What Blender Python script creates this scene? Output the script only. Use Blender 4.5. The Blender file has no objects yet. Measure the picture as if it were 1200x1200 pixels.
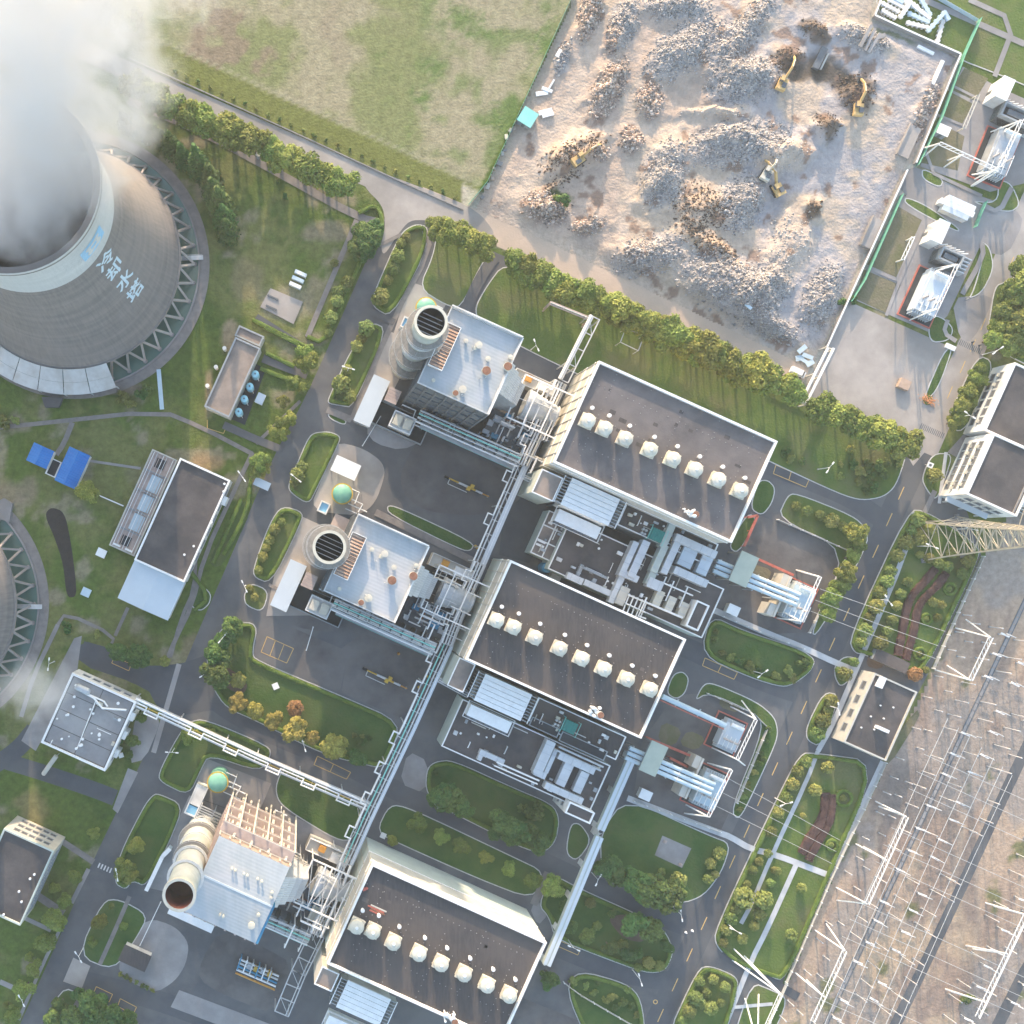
import bpy, bmesh, math, random
import numpy as np
from mathutils import Vector, Matrix, noise as mnoise
R = math.radians
random.seed(7); np.random.seed(7)
S = bpy.context.scene
COL = S.collection

# ---------------------------------------------------------------- camera, sky, sun, exposure
H = 300.0            # camera height above the ground, metres
K = 0.25             # metres per photo pixel on the ground
NX, NY = 355.0, 640.0  # the point straight below the camera (photo pixels)
cam = bpy.data.cameras.new('camera'); camo = bpy.data.objects.new('camera', cam); COL.objects.link(camo)
camo.location = (0, 0, H); camo.rotation_euler = (0, 0, 0)
cam.sensor_width = 36; cam.sensor_height = 36; cam.lens = 36.0 * (H / K) / 1200
cam.shift_x = (600 - NX) / 1200; cam.shift_y = (NY - 600) / 1200
cam.clip_start = 1; cam.clip_end = 6000
S.camera = camo
SUN_EL = R(14.0); SUN_AZ = (-0.075, 1.0)   # towards the sun: top of the picture
w = bpy.data.worlds.new('World'); S.world = w; w.use_nodes = True
nt = w.node_tree; bg = nt.nodes['Background']
sky = nt.nodes.new('ShaderNodeTexSky'); sky.sky_type = 'NISHITA'; sky.sun_disc = False
sky.sun_elevation = SUN_EL; sky.sun_rotation = math.atan2(SUN_AZ[0], SUN_AZ[1])
sky.altitude = 50; sky.air_density = 1.0; sky.dust_density = 1.3; sky.ozone_density = 0.9
nt.links.new(sky.outputs[0], bg.inputs[0]); bg.inputs[1].default_value = 0.15
sl = bpy.data.lights.new('sun', 'SUN'); so = bpy.data.objects.new('sun', sl); COL.objects.link(so)
sl.energy = 2.0; sl.angle = R(0.9); sl.color = (1.0, 0.76, 0.53)
hv = math.hypot(*SUN_AZ)
sd = Vector((SUN_AZ[0] / hv * math.cos(SUN_EL), SUN_AZ[1] / hv * math.cos(SUN_EL), math.sin(SUN_EL)))
so.rotation_euler = sd.to_track_quat('Z', 'Y').to_euler(); so.location = (0, 0, 200)
S.view_settings.view_transform = 'Standard'; S.view_settings.look = 'None'
S.view_settings.gamma = 1.0; S.view_settings.use_curve_mapping = False
S.view_settings.exposure = 2.05
S.cycles.max_bounces = 5; S.cycles.diffuse_bounces = 3; S.cycles.glossy_bounces = 2
S.cycles.transparent_max_bounces = 6; S.cycles.volume_bounces = 3; S.cycles.volume_step_rate = 2.0

# ---------------------------------------------------------------- helpers
OFF = [0.0, 0.0]     # offset in ground pixels for repeated plant units
def P(px, py, z=0.0):
    s = K * (1 - z / H)
    return Vector(((px - NX) * s + OFF[0] * K, -(py - NY) * s - OFF[1] * K, z))
AN = R(-24.3)        # the plant grid
CU, SU = math.cos(AN), math.sin(AN)
def uv(dx, dy):      # plant grid vector to world
    return Vector((dx * CU - dy * SU, dx * SU + dy * CU, 0))

def _col(c): return (c[0], c[1], c[2], 1)
MATS = {}
def mat(name, c, c2=None, scale=0.3, rough=0.85, metal=0.0, bump=0.0, bscale=None, detail=6, rnd=0.0, stain=None, sscale=0.06, contrast=(0.35, 0.65), island=0.0, stretch=None, spec=0.3):
    m = bpy.data.materials.new(name); m.use_nodes = True; MATS[name] = m
    t = m.node_tree; N = t.nodes; L = t.links; b = N['Principled BSDF']
    b.inputs['Roughness'].default_value = rough; b.inputs['Metallic'].default_value = metal
    b.inputs['Specular IOR Level'].default_value = spec
    b.inputs['Base Color'].default_value = _col(c)
    geo = N.new('ShaderNodeNewGeometry')
    pos = geo.outputs['Position']
    if stretch:
        mp = N.new('ShaderNodeMapping'); mp.inputs['Rotation'].default_value = (0, 0, -AN + stretch[1]); mp.inputs['Scale'].default_value = (stretch[0], 1, 1)
        L.new(pos, mp.inputs[0]); pos = mp.outputs[0]
    out = None
    if c2 is not None:
        n = N.new('ShaderNodeTexNoise'); n.inputs['Scale'].default_value = scale; n.inputs['Detail'].default_value = detail; n.inputs['Roughness'].default_value = 0.62
        L.new(pos, n.inputs['Vector'])
        r = N.new('ShaderNodeMapRange'); r.inputs[1].default_value = contrast[0]; r.inputs[2].default_value = contrast[1]
        L.new(n.outputs[0], r.inputs[0])
        x = N.new('ShaderNodeMix'); x.data_type = 'RGBA'; x.inputs[6].default_value = _col(c); x.inputs[7].default_value = _col(c2)
        L.new(r.outputs[0], x.inputs[0]); out = x.outputs[2]
    if stain is not None:
        n = N.new('ShaderNodeTexNoise'); n.inputs['Scale'].default_value = sscale; n.inputs['Detail'].default_value = 5; n.inputs['Roughness'].default_value = 0.6
        mp = N.new('ShaderNodeVectorMath'); mp.operation = 'ADD'; mp.inputs[1].default_value = (31, 17, 5); L.new(geo.outputs['Position'], mp.inputs[0]); L.new(mp.outputs[0], n.inputs['Vector'])
        r = N.new('ShaderNodeMapRange'); r.inputs[1].default_value = 0.46; r.inputs[2].default_value = 0.64; r.inputs[4].default_value = 0.95
        L.new(n.outputs[0], r.inputs[0])
        x = N.new('ShaderNodeMix'); x.data_type = 'RGBA'; x.inputs[6].default_value = _col(c); x.inputs[7].default_value = _col(stain)
        if out is not None: L.new(out, x.inputs[6])
        L.new(r.outputs[0], x.inputs[0]); out = x.outputs[2]
    if rnd or island:
        h = N.new('ShaderNodeHueSaturation')
        if out is not None: L.new(out, h.inputs['Color'])
        else: h.inputs['Color'].default_value = _col(c)
        def spread(src, sock, lo, hi):
            q = N.new('ShaderNodeMapRange'); q.inputs[3].default_value = lo; q.inputs[4].default_value = hi
            L.new(src, q.inputs[0]); L.new(q.outputs[0], h.inputs[sock])
        if rnd:
            oi = N.new('ShaderNodeObjectInfo')
            spread(oi.outputs['Random'], 'Value', 1 - rnd, 1 + rnd)
            q = N.new('ShaderNodeMath'); q.operation = 'MULTIPLY'; q.inputs[1].default_value = 7.31; L.new(oi.outputs['Random'], q.inputs[0])
            fr = N.new('ShaderNodeMath'); fr.operation = 'FRACT'; L.new(q.outputs[0], fr.inputs[0])
            spread(fr.outputs[0], 'Hue', 0.5 - 0.045 * rnd / 0.3, 0.5 + 0.02 * rnd / 0.3)
        out = h.outputs[0]
        if island:
            h2 = N.new('ShaderNodeHueSaturation'); L.new(out, h2.inputs['Color'])
            q = N.new('ShaderNodeMapRange'); q.inputs[3].default_value = 1 - island; q.inputs[4].default_value = 1 + island
            L.new(geo.outputs['Random Per Island'], q.inputs[0]); L.new(q.outputs[0], h2.inputs['Value']); out = h2.outputs[0]
    if out is not None: L.new(out, b.inputs['Base Color'])
    if bump:
        n = N.new('ShaderNodeTexNoise'); n.inputs['Scale'].default_value = bscale or scale * 4; n.inputs['Detail'].default_value = 5
        L.new(pos, n.inputs['Vector'])
        bp = N.new('ShaderNodeBump'); bp.inputs['Strength'].default_value = bump; bp.inputs['Distance'].default_value = 0.3
        L.new(n.outputs[0], bp.inputs['Height']); L.new(bp.outputs[0], b.inputs['Normal'])
    return m
def ribs(m, period, depth=0.5, rot=0.0, dark=0.12):
    """corrugated sheet: ribs across the plant grid (rot in radians from its u axis)"""
    t = m.node_tree; N = t.nodes; L = t.links; b = N['Principled BSDF']
    g = N.new('ShaderNodeNewGeometry'); mp = N.new('ShaderNodeMapping'); mp.vector_type = 'POINT'
    mp.inputs['Rotation'].default_value = (0, 0, -(AN + rot)); L.new(g.outputs['Position'], mp.inputs[0])
    wv = N.new('ShaderNodeTexWave'); wv.wave_type = 'BANDS'; wv.bands_direction = 'X'; wv.inputs['Scale'].default_value = 0.314 / period; wv.inputs['Distortion'].default_value = 0
    L.new(mp.outputs[0], wv.inputs['Vector'])
    bp = N.new('ShaderNodeBump'); bp.inputs['Strength'].default_value = depth; bp.inputs['Distance'].default_value = period * 0.25
    L.new(wv.outputs[1], bp.inputs['Height']); L.new(bp.outputs[0], b.inputs['Normal'])
    return m

mat('asphalt', (0.085, 0.088, 0.094), (0.122, 0.121, 0.123), 0.10, 0.85, bump=0.1, bscale=3, stain=(0.155, 0.15, 0.146), sscale=0.05)
mat('asphalt_new', (0.070, 0.075, 0.084), (0.094, 0.097, 0.105), 0.15, 0.8, bump=0.08, bscale=3, stain=(0.115, 0.115, 0.115), sscale=0.05)
mat('concrete', (0.34, 0.32, 0.305), (0.25, 0.235, 0.228), 0.12, 0.9, bump=0.1, bscale=2, stain=(0.21, 0.197, 0.188), sscale=0.05)
mat('concrete_pale', (0.42, 0.375, 0.335), (0.33, 0.295, 0.265), 0.12, 0.9, bump=0.1, bscale=2, stain=(0.26, 0.235, 0.21), sscale=0.04)
mat('concrete_dark', (0.125, 0.116, 0.112), (0.085, 0.081, 0.081), 0.14, 0.9, bump=0.1, bscale=2, stain=(0.16, 0.15, 0.143), sscale=0.06)
mat('dirt_road', (0.56, 0.43, 0.325), (0.48, 0.37, 0.285), 0.12, 0.95, bump=0.2, bscale=1.5, stain=(0.43, 0.345, 0.27), sscale=0.06)
mat('walk', (0.56, 0.56, 0.55), (0.46, 0.455, 0.445), 0.3, 0.9)
mat('paving', (0.25, 0.225, 0.205), (0.19, 0.17, 0.16), 0.5, 0.9, bump=0.1)
mat('kerb', (0.58, 0.565, 0.54), (0.45, 0.435, 0.41), 0.8, 0.9)
mat('lawn', (0.070, 0.122, 0.024), (0.112, 0.155, 0.036), 0.16, 0.95, bump=0.6, bscale=1.6, stain=(0.135, 0.14, 0.055), sscale=0.075)
mat('lawn_dark', (0.043, 0.094, 0.020), (0.072, 0.122, 0.030), 0.16, 0.95, bump=0.6, bscale=1.6, stain=(0.09, 0.118, 0.036), sscale=0.07)
mat('lawn_worn', (0.135, 0.13, 0.07), (0.19, 0.165, 0.11), 0.2, 0.95, bump=0.5, bscale=1.6, stain=(0.10, 0.12, 0.04), sscale=0.08)
mat('leaf', (0.125, 0.178, 0.030), (0.185, 0.222, 0.046), 0.4, 0.7, rnd=0.28, island=0.3)
mat('leaf_yellow', (0.21, 0.20, 0.035), (0.28, 0.25, 0.06), 0.5, 0.7, rnd=0.22, island=0.3)
mat('leaf_dark', (0.052, 0.112, 0.026), (0.085, 0.145, 0.034), 0.5, 0.7, rnd=0.25, island=0.3)
mat('leaf_bush', (0.135, 0.185, 0.042), (0.19, 0.225, 0.06), 0.8, 0.7, rnd=0.35, island=0.25)
mat('leaf_red', (0.066, 0.034, 0.030), (0.10, 0.055, 0.045), 0.6, 0.8, island=0.3)
mat('leaf_autumn', (0.26, 0.13, 0.05), (0.33, 0.19, 0.09), 0.6, 0.8, island=0.25)
mat('hedge', (0.085, 0.14, 0.022), (0.125, 0.175, 0.036), 0.7, 0.85, island=0.3)
mat('bark', (0.12, 0.09, 0.07), (0.17, 0.13, 0.10), 2, 0.95)
mat('roof_dark', (0.058, 0.053, 0.054), (0.082, 0.073, 0.071), 0.3, 0.8, bump=0.15, bscale=2, stain=(0.105, 0.088, 0.08), sscale=0.05, stretch=(6, 1.571))
mat('roof_hall', (0.13, 0.116, 0.112), (0.17, 0.15, 0.143), 0.2, 0.9, bump=0.12, bscale=2, stain=(0.10, 0.092, 0.092), sscale=0.09)
mat('roof_tar', (0.082, 0.073, 0.071), (0.115, 0.10, 0.096), 0.2, 0.9, bump=0.12, bscale=2, stain=(0.062, 0.058, 0.06), sscale=0.09)
mat('roof_brown', (0.24, 0.195, 0.165), (0.36, 0.29, 0.24), 0.16, 0.95, bump=0.15, bscale=2, stain=(0.16, 0.14, 0.13), sscale=0.06)
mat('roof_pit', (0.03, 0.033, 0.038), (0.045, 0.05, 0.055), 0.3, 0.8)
ribs(mat('sheet_grey', (0.40, 0.43, 0.44), (0.35, 0.38, 0.39), 0.12, 0.55, stain=(0.47, 0.47, 0.475), sscale=0.07, stretch=(5, 1.571)), 0.9, 0.07, 1.571)
ribs(mat('sheet_pale', (0.55, 0.60, 0.63), (0.50, 0.55, 0.58), 0.1, 0.5), 0.8, 0.06)
ribs(mat('sheet_blue', (0.022, 0.155, 0.46), (0.03, 0.19, 0.50), 0.3, 0.5), 0.7, 0.5, 1.571)
ribs(mat('sheet_rust', (0.40, 0.27, 0.20), (0.29, 0.18, 0.13), 0.5, 0.85, stain=(0.46, 0.36, 0.29), sscale=0.3), 0.8, 1.0, 1.571)
mat('sheet_pink', (0.50, 0.40, 0.35), (0.40, 0.31, 0.27), 0.5, 0.85)
mat('wall_white', (0.78, 0.77, 0.73), (0.70, 0.68, 0.64), 0.3, 0.85, stain=(0.52, 0.50, 0.46), sscale=0.12)
mat('wall_cream', (0.56, 0.53, 0.46), (0.47, 0.44, 0.38), 0.3, 0.85)
mat('wall_green', (0.50, 0.55, 0.49), (0.44, 0.48, 0.43), 0.3, 0.8)
mat('wall_grey', (0.33, 0.35, 0.36), (0.26, 0.28, 0.29), 0.3, 0.85)
mat('white_paint', (0.84, 0.83, 0.80), (0.76, 0.75, 0.72), 0.6, 0.6)
mat('vent_cream', (0.60, 0.565, 0.46), (0.50, 0.47, 0.38), 0.7, 0.7, rnd=0.08)
mat('steel', (0.50, 0.52, 0.53), (0.40, 0.42, 0.43), 0.5, 0.45, metal=0.35)
mat('steel_dark', (0.16, 0.175, 0.185), (0.11, 0.12, 0.13), 0.5, 0.6, metal=0.2)
mat('galv', (0.60, 0.60, 0.585), (0.50, 0.50, 0.49), 0.7, 0.55, metal=0.15)
mat('duct', (0.60, 0.61, 0.61), (0.52, 0.53, 0.53), 0.3, 0.5, metal=0.2)
mat('rust', (0.19, 0.088, 0.055), (0.28, 0.14, 0.09), 0.9, 0.9)
mat('yellow', (0.62, 0.40, 0.06), (0.50, 0.30, 0.05), 0.8, 0.6)
mat('orange', (0.60, 0.30, 0.06), (0.48, 0.22, 0.05), 0.8, 0.7)
mat('black', (0.015, 0.015, 0.017), None, 1, 0.7)
mat('green_tank', (0.14, 0.36, 0.26), (0.20, 0.42, 0.31), 0.5, 0.55)
mat('teal', (0.05, 0.30, 0.25), (0.04, 0.24, 0.21), 0.8, 0.6)
mat('blue_tank', (0.28, 0.56, 0.66), (0.34, 0.62, 0.70), 0.8, 0.5)
mat('blue_paint', (0.05, 0.22, 0.36), (0.07, 0.27, 0.42), 0.5, 0.6)
mat('pool', (0.23, 0.48, 0.66), (0.26, 0.52, 0.68), 0.5, 0.12, spec=0.5)
mat('turquoise', (0.22, 0.56, 0.49), (0.27, 0.60, 0.53), 0.5, 0.6)
mat('fence_green', (0.12, 0.36, 0.26), (0.16, 0.42, 0.31), 0.8, 0.7)
mat('red_paint', (0.42, 0.10, 0.075), (0.50, 0.17, 0.12), 0.7, 0.8)
mat('road_yellow', (0.72, 0.47, 0.16), (0.55, 0.36, 0.14), 1.0, 0.8)
mat('road_white', (0.70, 0.69, 0.66), (0.50, 0.49, 0.47), 1.0, 0.8)
mat('glass', (0.13, 0.13, 0.135), None, 1, 0.15, spec=0.6)
mat('soil', (0.16, 0.115, 0.085), (0.11, 0.08, 0.06), 0.4, 0.95, bump=0.5)
mat('soil_black', (0.03, 0.026, 0.025), (0.045, 0.038, 0.035), 0.5, 0.95, bump=0.6)
mat('water', (0.085, 0.155, 0.125), (0.105, 0.185, 0.15), 0.15, 0.08, spec=0.5, bump=0.05, bscale=1.2)
mat('shell_concrete', (0.235, 0.215, 0.20), (0.175, 0.165, 0.158), 0.08, 0.95, stain=(0.28, 0.25, 0.225), sscale=0.05)
mat('shell_white', (0.60, 0.60, 0.58), (0.50, 0.51, 0.50), 0.15, 0.9)
mat('letter_blue', (0.50, 0.63, 0.70), (0.60, 0.68, 0.73), 0.9, 0.85)
mat('logo_blue', (0.25, 0.50, 0.72), (0.32, 0.56, 0.75), 0.9, 0.85)
mat('lattice', (0.52, 0.44, 0.32), (0.43, 0.37, 0.28), 0.7, 0.6)
mat('porcelain', (0.55, 0.50, 0.47), (0.40, 0.36, 0.34), 1, 0.5)
mat('dig_yellow', (0.66, 0.45, 0.20), (0.55, 0.36, 0.15), 0.8, 0.7)
mat('beam_blue', (0.52, 0.62, 0.66), (0.45, 0.55, 0.6), 0.5, 0.8)

class MB:
    def __init__(s): s.v = []; s.f = []
    def add(s, vs, fs):
        o = len(s.v); s.v += [tuple(v) for v in vs]; s.f += [tuple(i + o for i in f) for f in fs]; return s
    def prism(s, pts, z0, z1, bottom=False):
        n = len(pts)
        a = sum(pts[i][0] * pts[(i + 1) % n][1] - pts[(i + 1) % n][0] * pts[i][1] for i in range(n))
        if a < 0: pts = pts[::-1]
        vs = [(p[0], p[1], z0) for p in pts] + [(p[0], p[1], z1) for p in pts]
        fs = [(i, (i + 1) % n, n + (i + 1) % n, n + i) for i in range(n)] + [tuple(range(n, 2 * n))]
        if bottom: fs.append(tuple(range(n - 1, -1, -1)))
        return s.add(vs, fs)
    def box(s, c, w, d, z0, z1, rot=None):
        rot = AN if rot is None else rot
        a, b = math.cos(rot), math.sin(rot)
        pts = [(c[0] + x * a - y * b, c[1] + x * b + y * a) for x, y in ((-w/2, -d/2), (w/2, -d/2), (w/2, d/2), (-w/2, d/2))]
        return s.prism(pts, z0, z1, True)
    def beam(s, p, q, w, h=None):
        p = Vector(p); q = Vector(q); h = h or w; d = q - p
        if d.length < 1e-6: return s
        d.normalize(); up = Vector((0, 0, 1)) if abs(d.z) < 0.95 else Vector((1, 0, 0))
        x = d.cross(up).normalized() * w / 2; y = x.cross(d).normalized() * h / 2
        vs = [p - x - y, p + x - y, p + x + y, p - x + y, q - x - y, q + x - y, q + x + y, q - x + y]
        return s.add(vs, [(0, 3, 2, 1), (4, 5, 6, 7), (0, 1, 5, 4), (1, 2, 6, 5), (2, 3, 7, 6), (3, 0, 4, 7)])
    def tube(s, pts, r, n=8):
        pts = [Vector(p) for p in pts]; k = len(pts); rr = r if isinstance(r, (list, tuple)) else [r] * k
        vs = []; fs = []
        for i, p in enumerate(pts):
            d = (pts[min(i + 1, k - 1)] - pts[max(i - 1, 0)]).normalized()
            if 0 < i < k - 1:
                d = ((pts[i + 1] - p).normalized() + (p - pts[i - 1]).normalized()).normalized()
            up = Vector((0, 0, 1)) if abs(d.z) < 0.95 else Vector((1, 0, 0))
            x = d.cross(up).normalized(); y = x.cross(d)
            for j in range(n):
                t = 2 * math.pi * j / n; vs.append(p + (x * math.cos(t) + y * math.sin(t)) * rr[i])
        for i in range(k - 1):
            for j in range(n):
                a = i * n + j; b = i * n + (j + 1) % n; fs.append((a, b, b + n, a + n))
        fs.append(tuple(range(n))); fs.append(tuple((k - 1) * n + j for j in range(n - 1, -1, -1)))
        return s.add(vs, fs)
    def lathe(s, c, prof, n=24, a0=0.0, a1=2 * math.pi):
        full = abs(a1 - a0 - 2 * math.pi) < 1e-6; m = n if full else n + 1
        vs = []; fs = []
        for r, z in prof:
            for j in range(m):
                t = a0 + (a1 - a0) * j / n; vs.append((c[0] + r * math.cos(t), c[1] + r * math.sin(t), z))
        for i in range(len(prof) - 1):
            for j in range(n):
                a = i * m + j; b = i * m + (j + 1) % m; fs.append((a, b, b + m, a + m))
        return s.add(vs, fs)
    def cyl(s, c, z0, z1, r, r1=None, n=20):
        r1 = r if r1 is None else r1
        return s.lathe(c, [(0.001, z0), (r, z0), (r1, z1), (0.001, z1)], n)
    def dome(s, c, z, r, h, n=20, k=5):
        return s.lathe(c, [(max(r * math.cos(i / k * math.pi / 2), 0.001), z + h * math.sin(i / k * math.pi / 2)) for i in range(k + 1)], n)
    def ring(s, pts, width, z0, z1):
        n = len(pts); inn = inset(pts, width)
        vs = [(p[0], p[1], z0) for p in pts] + [(p[0], p[1], z1) for p in pts] + [(p[0], p[1], z1) for p in inn] + [(p[0], p[1], z0) for p in inn]
        fs = []
        for i in range(n):
            j = (i + 1) % n
            fs += [(i, j, n + j, n + i), (n + i, n + j, 2 * n + j, 2 * n + i), (2 * n + i, 2 * n + j, 3 * n + j, 3 * n + i)]
        return s.add(vs, fs)
    def build(s, name, m, parent=None, loc=None, smooth=False):
        me = bpy.data.meshes.new(name)
        if parent is not None: o0 = Vector(ORG[parent.name])
        elif loc is not None: o0 = Vector(loc)
        else: o0 = Vector((0, 0, 0))
        me.from_pydata([(v[0] - o0.x, v[1] - o0.y, v[2] - o0.z) for v in s.v], [], s.f)
        me.materials.append(MATS[m] if isinstance(m, str) else m)
        if smooth: me.polygons.foreach_set('use_smooth', [True] * len(me.polygons))
        me.update()
        o = bpy.data.objects.new(name, me); COL.objects.link(o)
        if parent is not None: o.parent = parent
        else: o.location = o0
        ORG[o.name] = tuple(o0)
        return o
ORG = {}
def area2(pts):
    n = len(pts); return sum(pts[i][0] * pts[(i + 1) % n][1] - pts[(i + 1) % n][0] * pts[i][1] for i in range(n))
def inset(pts, d):
    n = len(pts); sgn = 1 if area2(pts) > 0 else -1; out = []
    for i in range(n):
        a, b, c = pts[i - 1], pts[i], pts[(i + 1) % n]
        e1 = Vector((b[0] - a[0], b[1] - a[1])); e2 = Vector((c[0] - b[0], c[1] - b[1]))
        if e1.length < 1e-6 or e2.length < 1e-6: out.append(tuple(b[:2])); continue
        e1.normalize(); e2.normalize()
        n1 = Vector((-e1.y, e1.x)) * sgn; n2 = Vector((-e2.y, e2.x)) * sgn
        m = n1 + n2
        if m.length < 1e-4: m = n1
        m.normalize(); q = max(m.dot(n1), 0.45)
        out.append((b[0] + m.x * d / q, b[1] + m.y * d / q))
    return out
def thing(name, label, cat, loc, group=None):
    o = bpy.data.objects.new(name, None); COL.objects.link(o); o.location = (loc[0], loc[1], loc[2] if len(loc) > 2 else 0)
    o.empty_display_size = 1
    ORG[o.name] = tuple(o.location); return tag(o, label, cat, group)
def tag(o, label, cat, group=None):
    o['label'] = label; o['category'] = cat
    if group: o['group'] = group
    return o
def struct(o): o['kind'] = 'structure'; return o
def stuff(o): o['kind'] = 'stuff'; return o
def copy_tree(root, loc=None, rotz=None, parent=None, scale=None):
    c = root.copy(); COL.objects.link(c)
    if parent is not None: c.parent = parent
    if loc is not None: c.location = loc
    if rotz is not None: c.rotation_euler = (0, 0, rotz)
    if scale is not None: c.scale = scale
    for ch in CH.get(root.name, list(root.children)): copy_tree(ch, parent=c)
    return c
CH = {}
def chaikin(pts, it=2, q=0.22):
    for _ in range(it):
        o = []
        for i in range(len(pts)):
            a, b = pts[i], pts[(i + 1) % len(pts)]
            o += [(a[0] * (1 - q) + b[0] * q, a[1] * (1 - q) + b[1] * q), (a[0] * q + b[0] * (1 - q), a[1] * q + b[1] * (1 - q))]
        pts = o
    return pts
def chaikin_open(pts, it=2, q=0.25):
    for _ in range(it):
        o = [pts[0]]
        for i in range(len(pts) - 1):
            a, b = pts[i], pts[i + 1]
            o += [(a[0] * (1 - q) + b[0] * q, a[1] * (1 - q) + b[1] * q), (a[0] * q + b[0] * (1 - q), a[1] * q + b[1] * (1 - q))]
        o.append(pts[-1]); pts = o
    return pts
def px2(pts, z=0): return [tuple(P(x, y, z)[:2]) for x, y in pts]
def rc(c4, z):
    """rectify four roof corners (TL, TR, BR, BL pixels) onto the plant grid: centre, width, depth"""
    q = [P(x, y, z) for x, y in c4]; c = sum(q, Vector()) / 4
    u = uv(1, 0); v = uv(0, 1)
    wd = ((q[1] - q[0]).dot(u) + (q[2] - q[3]).dot(u)) / 2; dp = ((q[0] - q[3]).dot(v) + (q[1] - q[2]).dot(v)) / 2
    return c, wd, dp
def c4(c, w, d): return [tuple((Vector(c) + uv(x, y))[:2]) for x, y in ((-w/2, -d/2), (w/2, -d/2), (w/2, d/2), (-w/2, d/2))]
def strip(pts, width):
    pts = [Vector((p[0], p[1])) for p in pts]; l = []; r = []
    for i, p in enumerate(pts):
        d = (pts[min(i + 1, len(pts) - 1)] - pts[max(i - 1, 0)]).normalized(); n = Vector((-d.y, d.x)) * width / 2
        l.append(tuple(p + n)); r.append(tuple(p - n))
    return l, r
def sheet_strip(mb, pts, width, z, z0=None):
    l, r = strip(pts, width); n = len(l)
    mb.add([(p[0], p[1], z) for p in l] + [(p[0], p[1], z) for p in r], [(i, n + i, n + i + 1, i + 1) for i in range(n - 1)])
# ================================================================ the ground sheet
def smooth01(x): x = np.clip(x, 0, 1); return x * x * (3 - 2 * x)
def vnoise(x, y, f, seed):
    """value noise on numpy arrays"""
    rs = np.random.RandomState(seed); T = rs.rand(256, 256)
    X = x * f; Y = y * f; i = np.floor(X).astype(int); j = np.floor(Y).astype(int); fx = smooth01(X - i); fy = smooth01(Y - j)
    g = lambda a, b: T[a % 256, b % 256]
    return (g(i, j) * (1 - fx) + g(i + 1, j) * fx) * (1 - fy) + (g(i, j + 1) * (1 - fx) + g(i + 1, j + 1) * fx) * fy
def fbm(x, y, f, seed, o=4): return sum(vnoise(x, y, f * 2 ** k, seed + k) * 0.5 ** k for k in range(o)) / sum(0.5 ** k for k in range(o))
def inside(px, py, poly):
    r = np.zeros(px.shape, bool); n = len(poly)
    for i in range(n):
        x0, y0 = poly[i]; x1, y1 = poly[(i + 1) % n]
        if y0 == y1: continue
        c = ((y0 > py) != (y1 > py)) & (px < (x1 - x0) * (py - y0) / (y1 - y0) + x0); r ^= c
    return r
def vcol_mat(name, rough=0.95, bump=0.5, bs=1.4, nscale=0.5, amp=0.35, fine=2.2):
    m = bpy.data.materials.new(name); m.use_nodes = True; MATS[name] = m
    t = m.node_tree; N = t.nodes; L = t.links; b = N['Principled BSDF']; b.inputs['Roughness'].default_value = rough; b.inputs['Specular IOR Level'].default_value = 0.15
    a = N.new('ShaderNodeAttribute'); a.attribute_name = 'tint'
    g = N.new('ShaderNodeNewGeometry')
    n1 = N.new('ShaderNodeTexNoise'); n1.inputs['Scale'].default_value = nscale; n1.inputs['Detail'].default_value = 8; n1.inputs['Roughness'].default_value = 0.72; L.new(g.outputs['Position'], n1.inputs['Vector'])
    q = N.new('ShaderNodeMapRange'); q.inputs[1].default_value = 0.28; q.inputs[2].default_value = 0.72; q.inputs[3].default_value = 1 - amp; q.inputs[4].default_value = 1 + amp; L.new(n1.outputs[0], q.inputs[0])
    h = N.new('ShaderNodeHueSaturation'); L.new(a.outputs['Color'], h.inputs['Color']); L.new(q.outputs[0], h.inputs['Value'])
    L.new(h.outputs[0], b.inputs['Base Color'])
    n2 = N.new('ShaderNodeTexNoise'); n2.inputs['Scale'].default_value = bs; n2.inputs['Detail'].default_value = 6; L.new(g.outputs['Position'], n2.inputs['Vector'])
    bp = N.new('ShaderNodeBump'); bp.inputs['Strength'].default_value = bump; bp.inputs['Distance'].default_value = 0.4; L.new(n2.outputs[0], bp.inputs['Height']); L.new(bp.outputs[0], b.inputs['Normal'])
    return m
vcol_mat('ground_mix'); vcol_mat('rubble_ground', 0.95, 0.8, 1.2, 0.35, 0.22)
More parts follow.
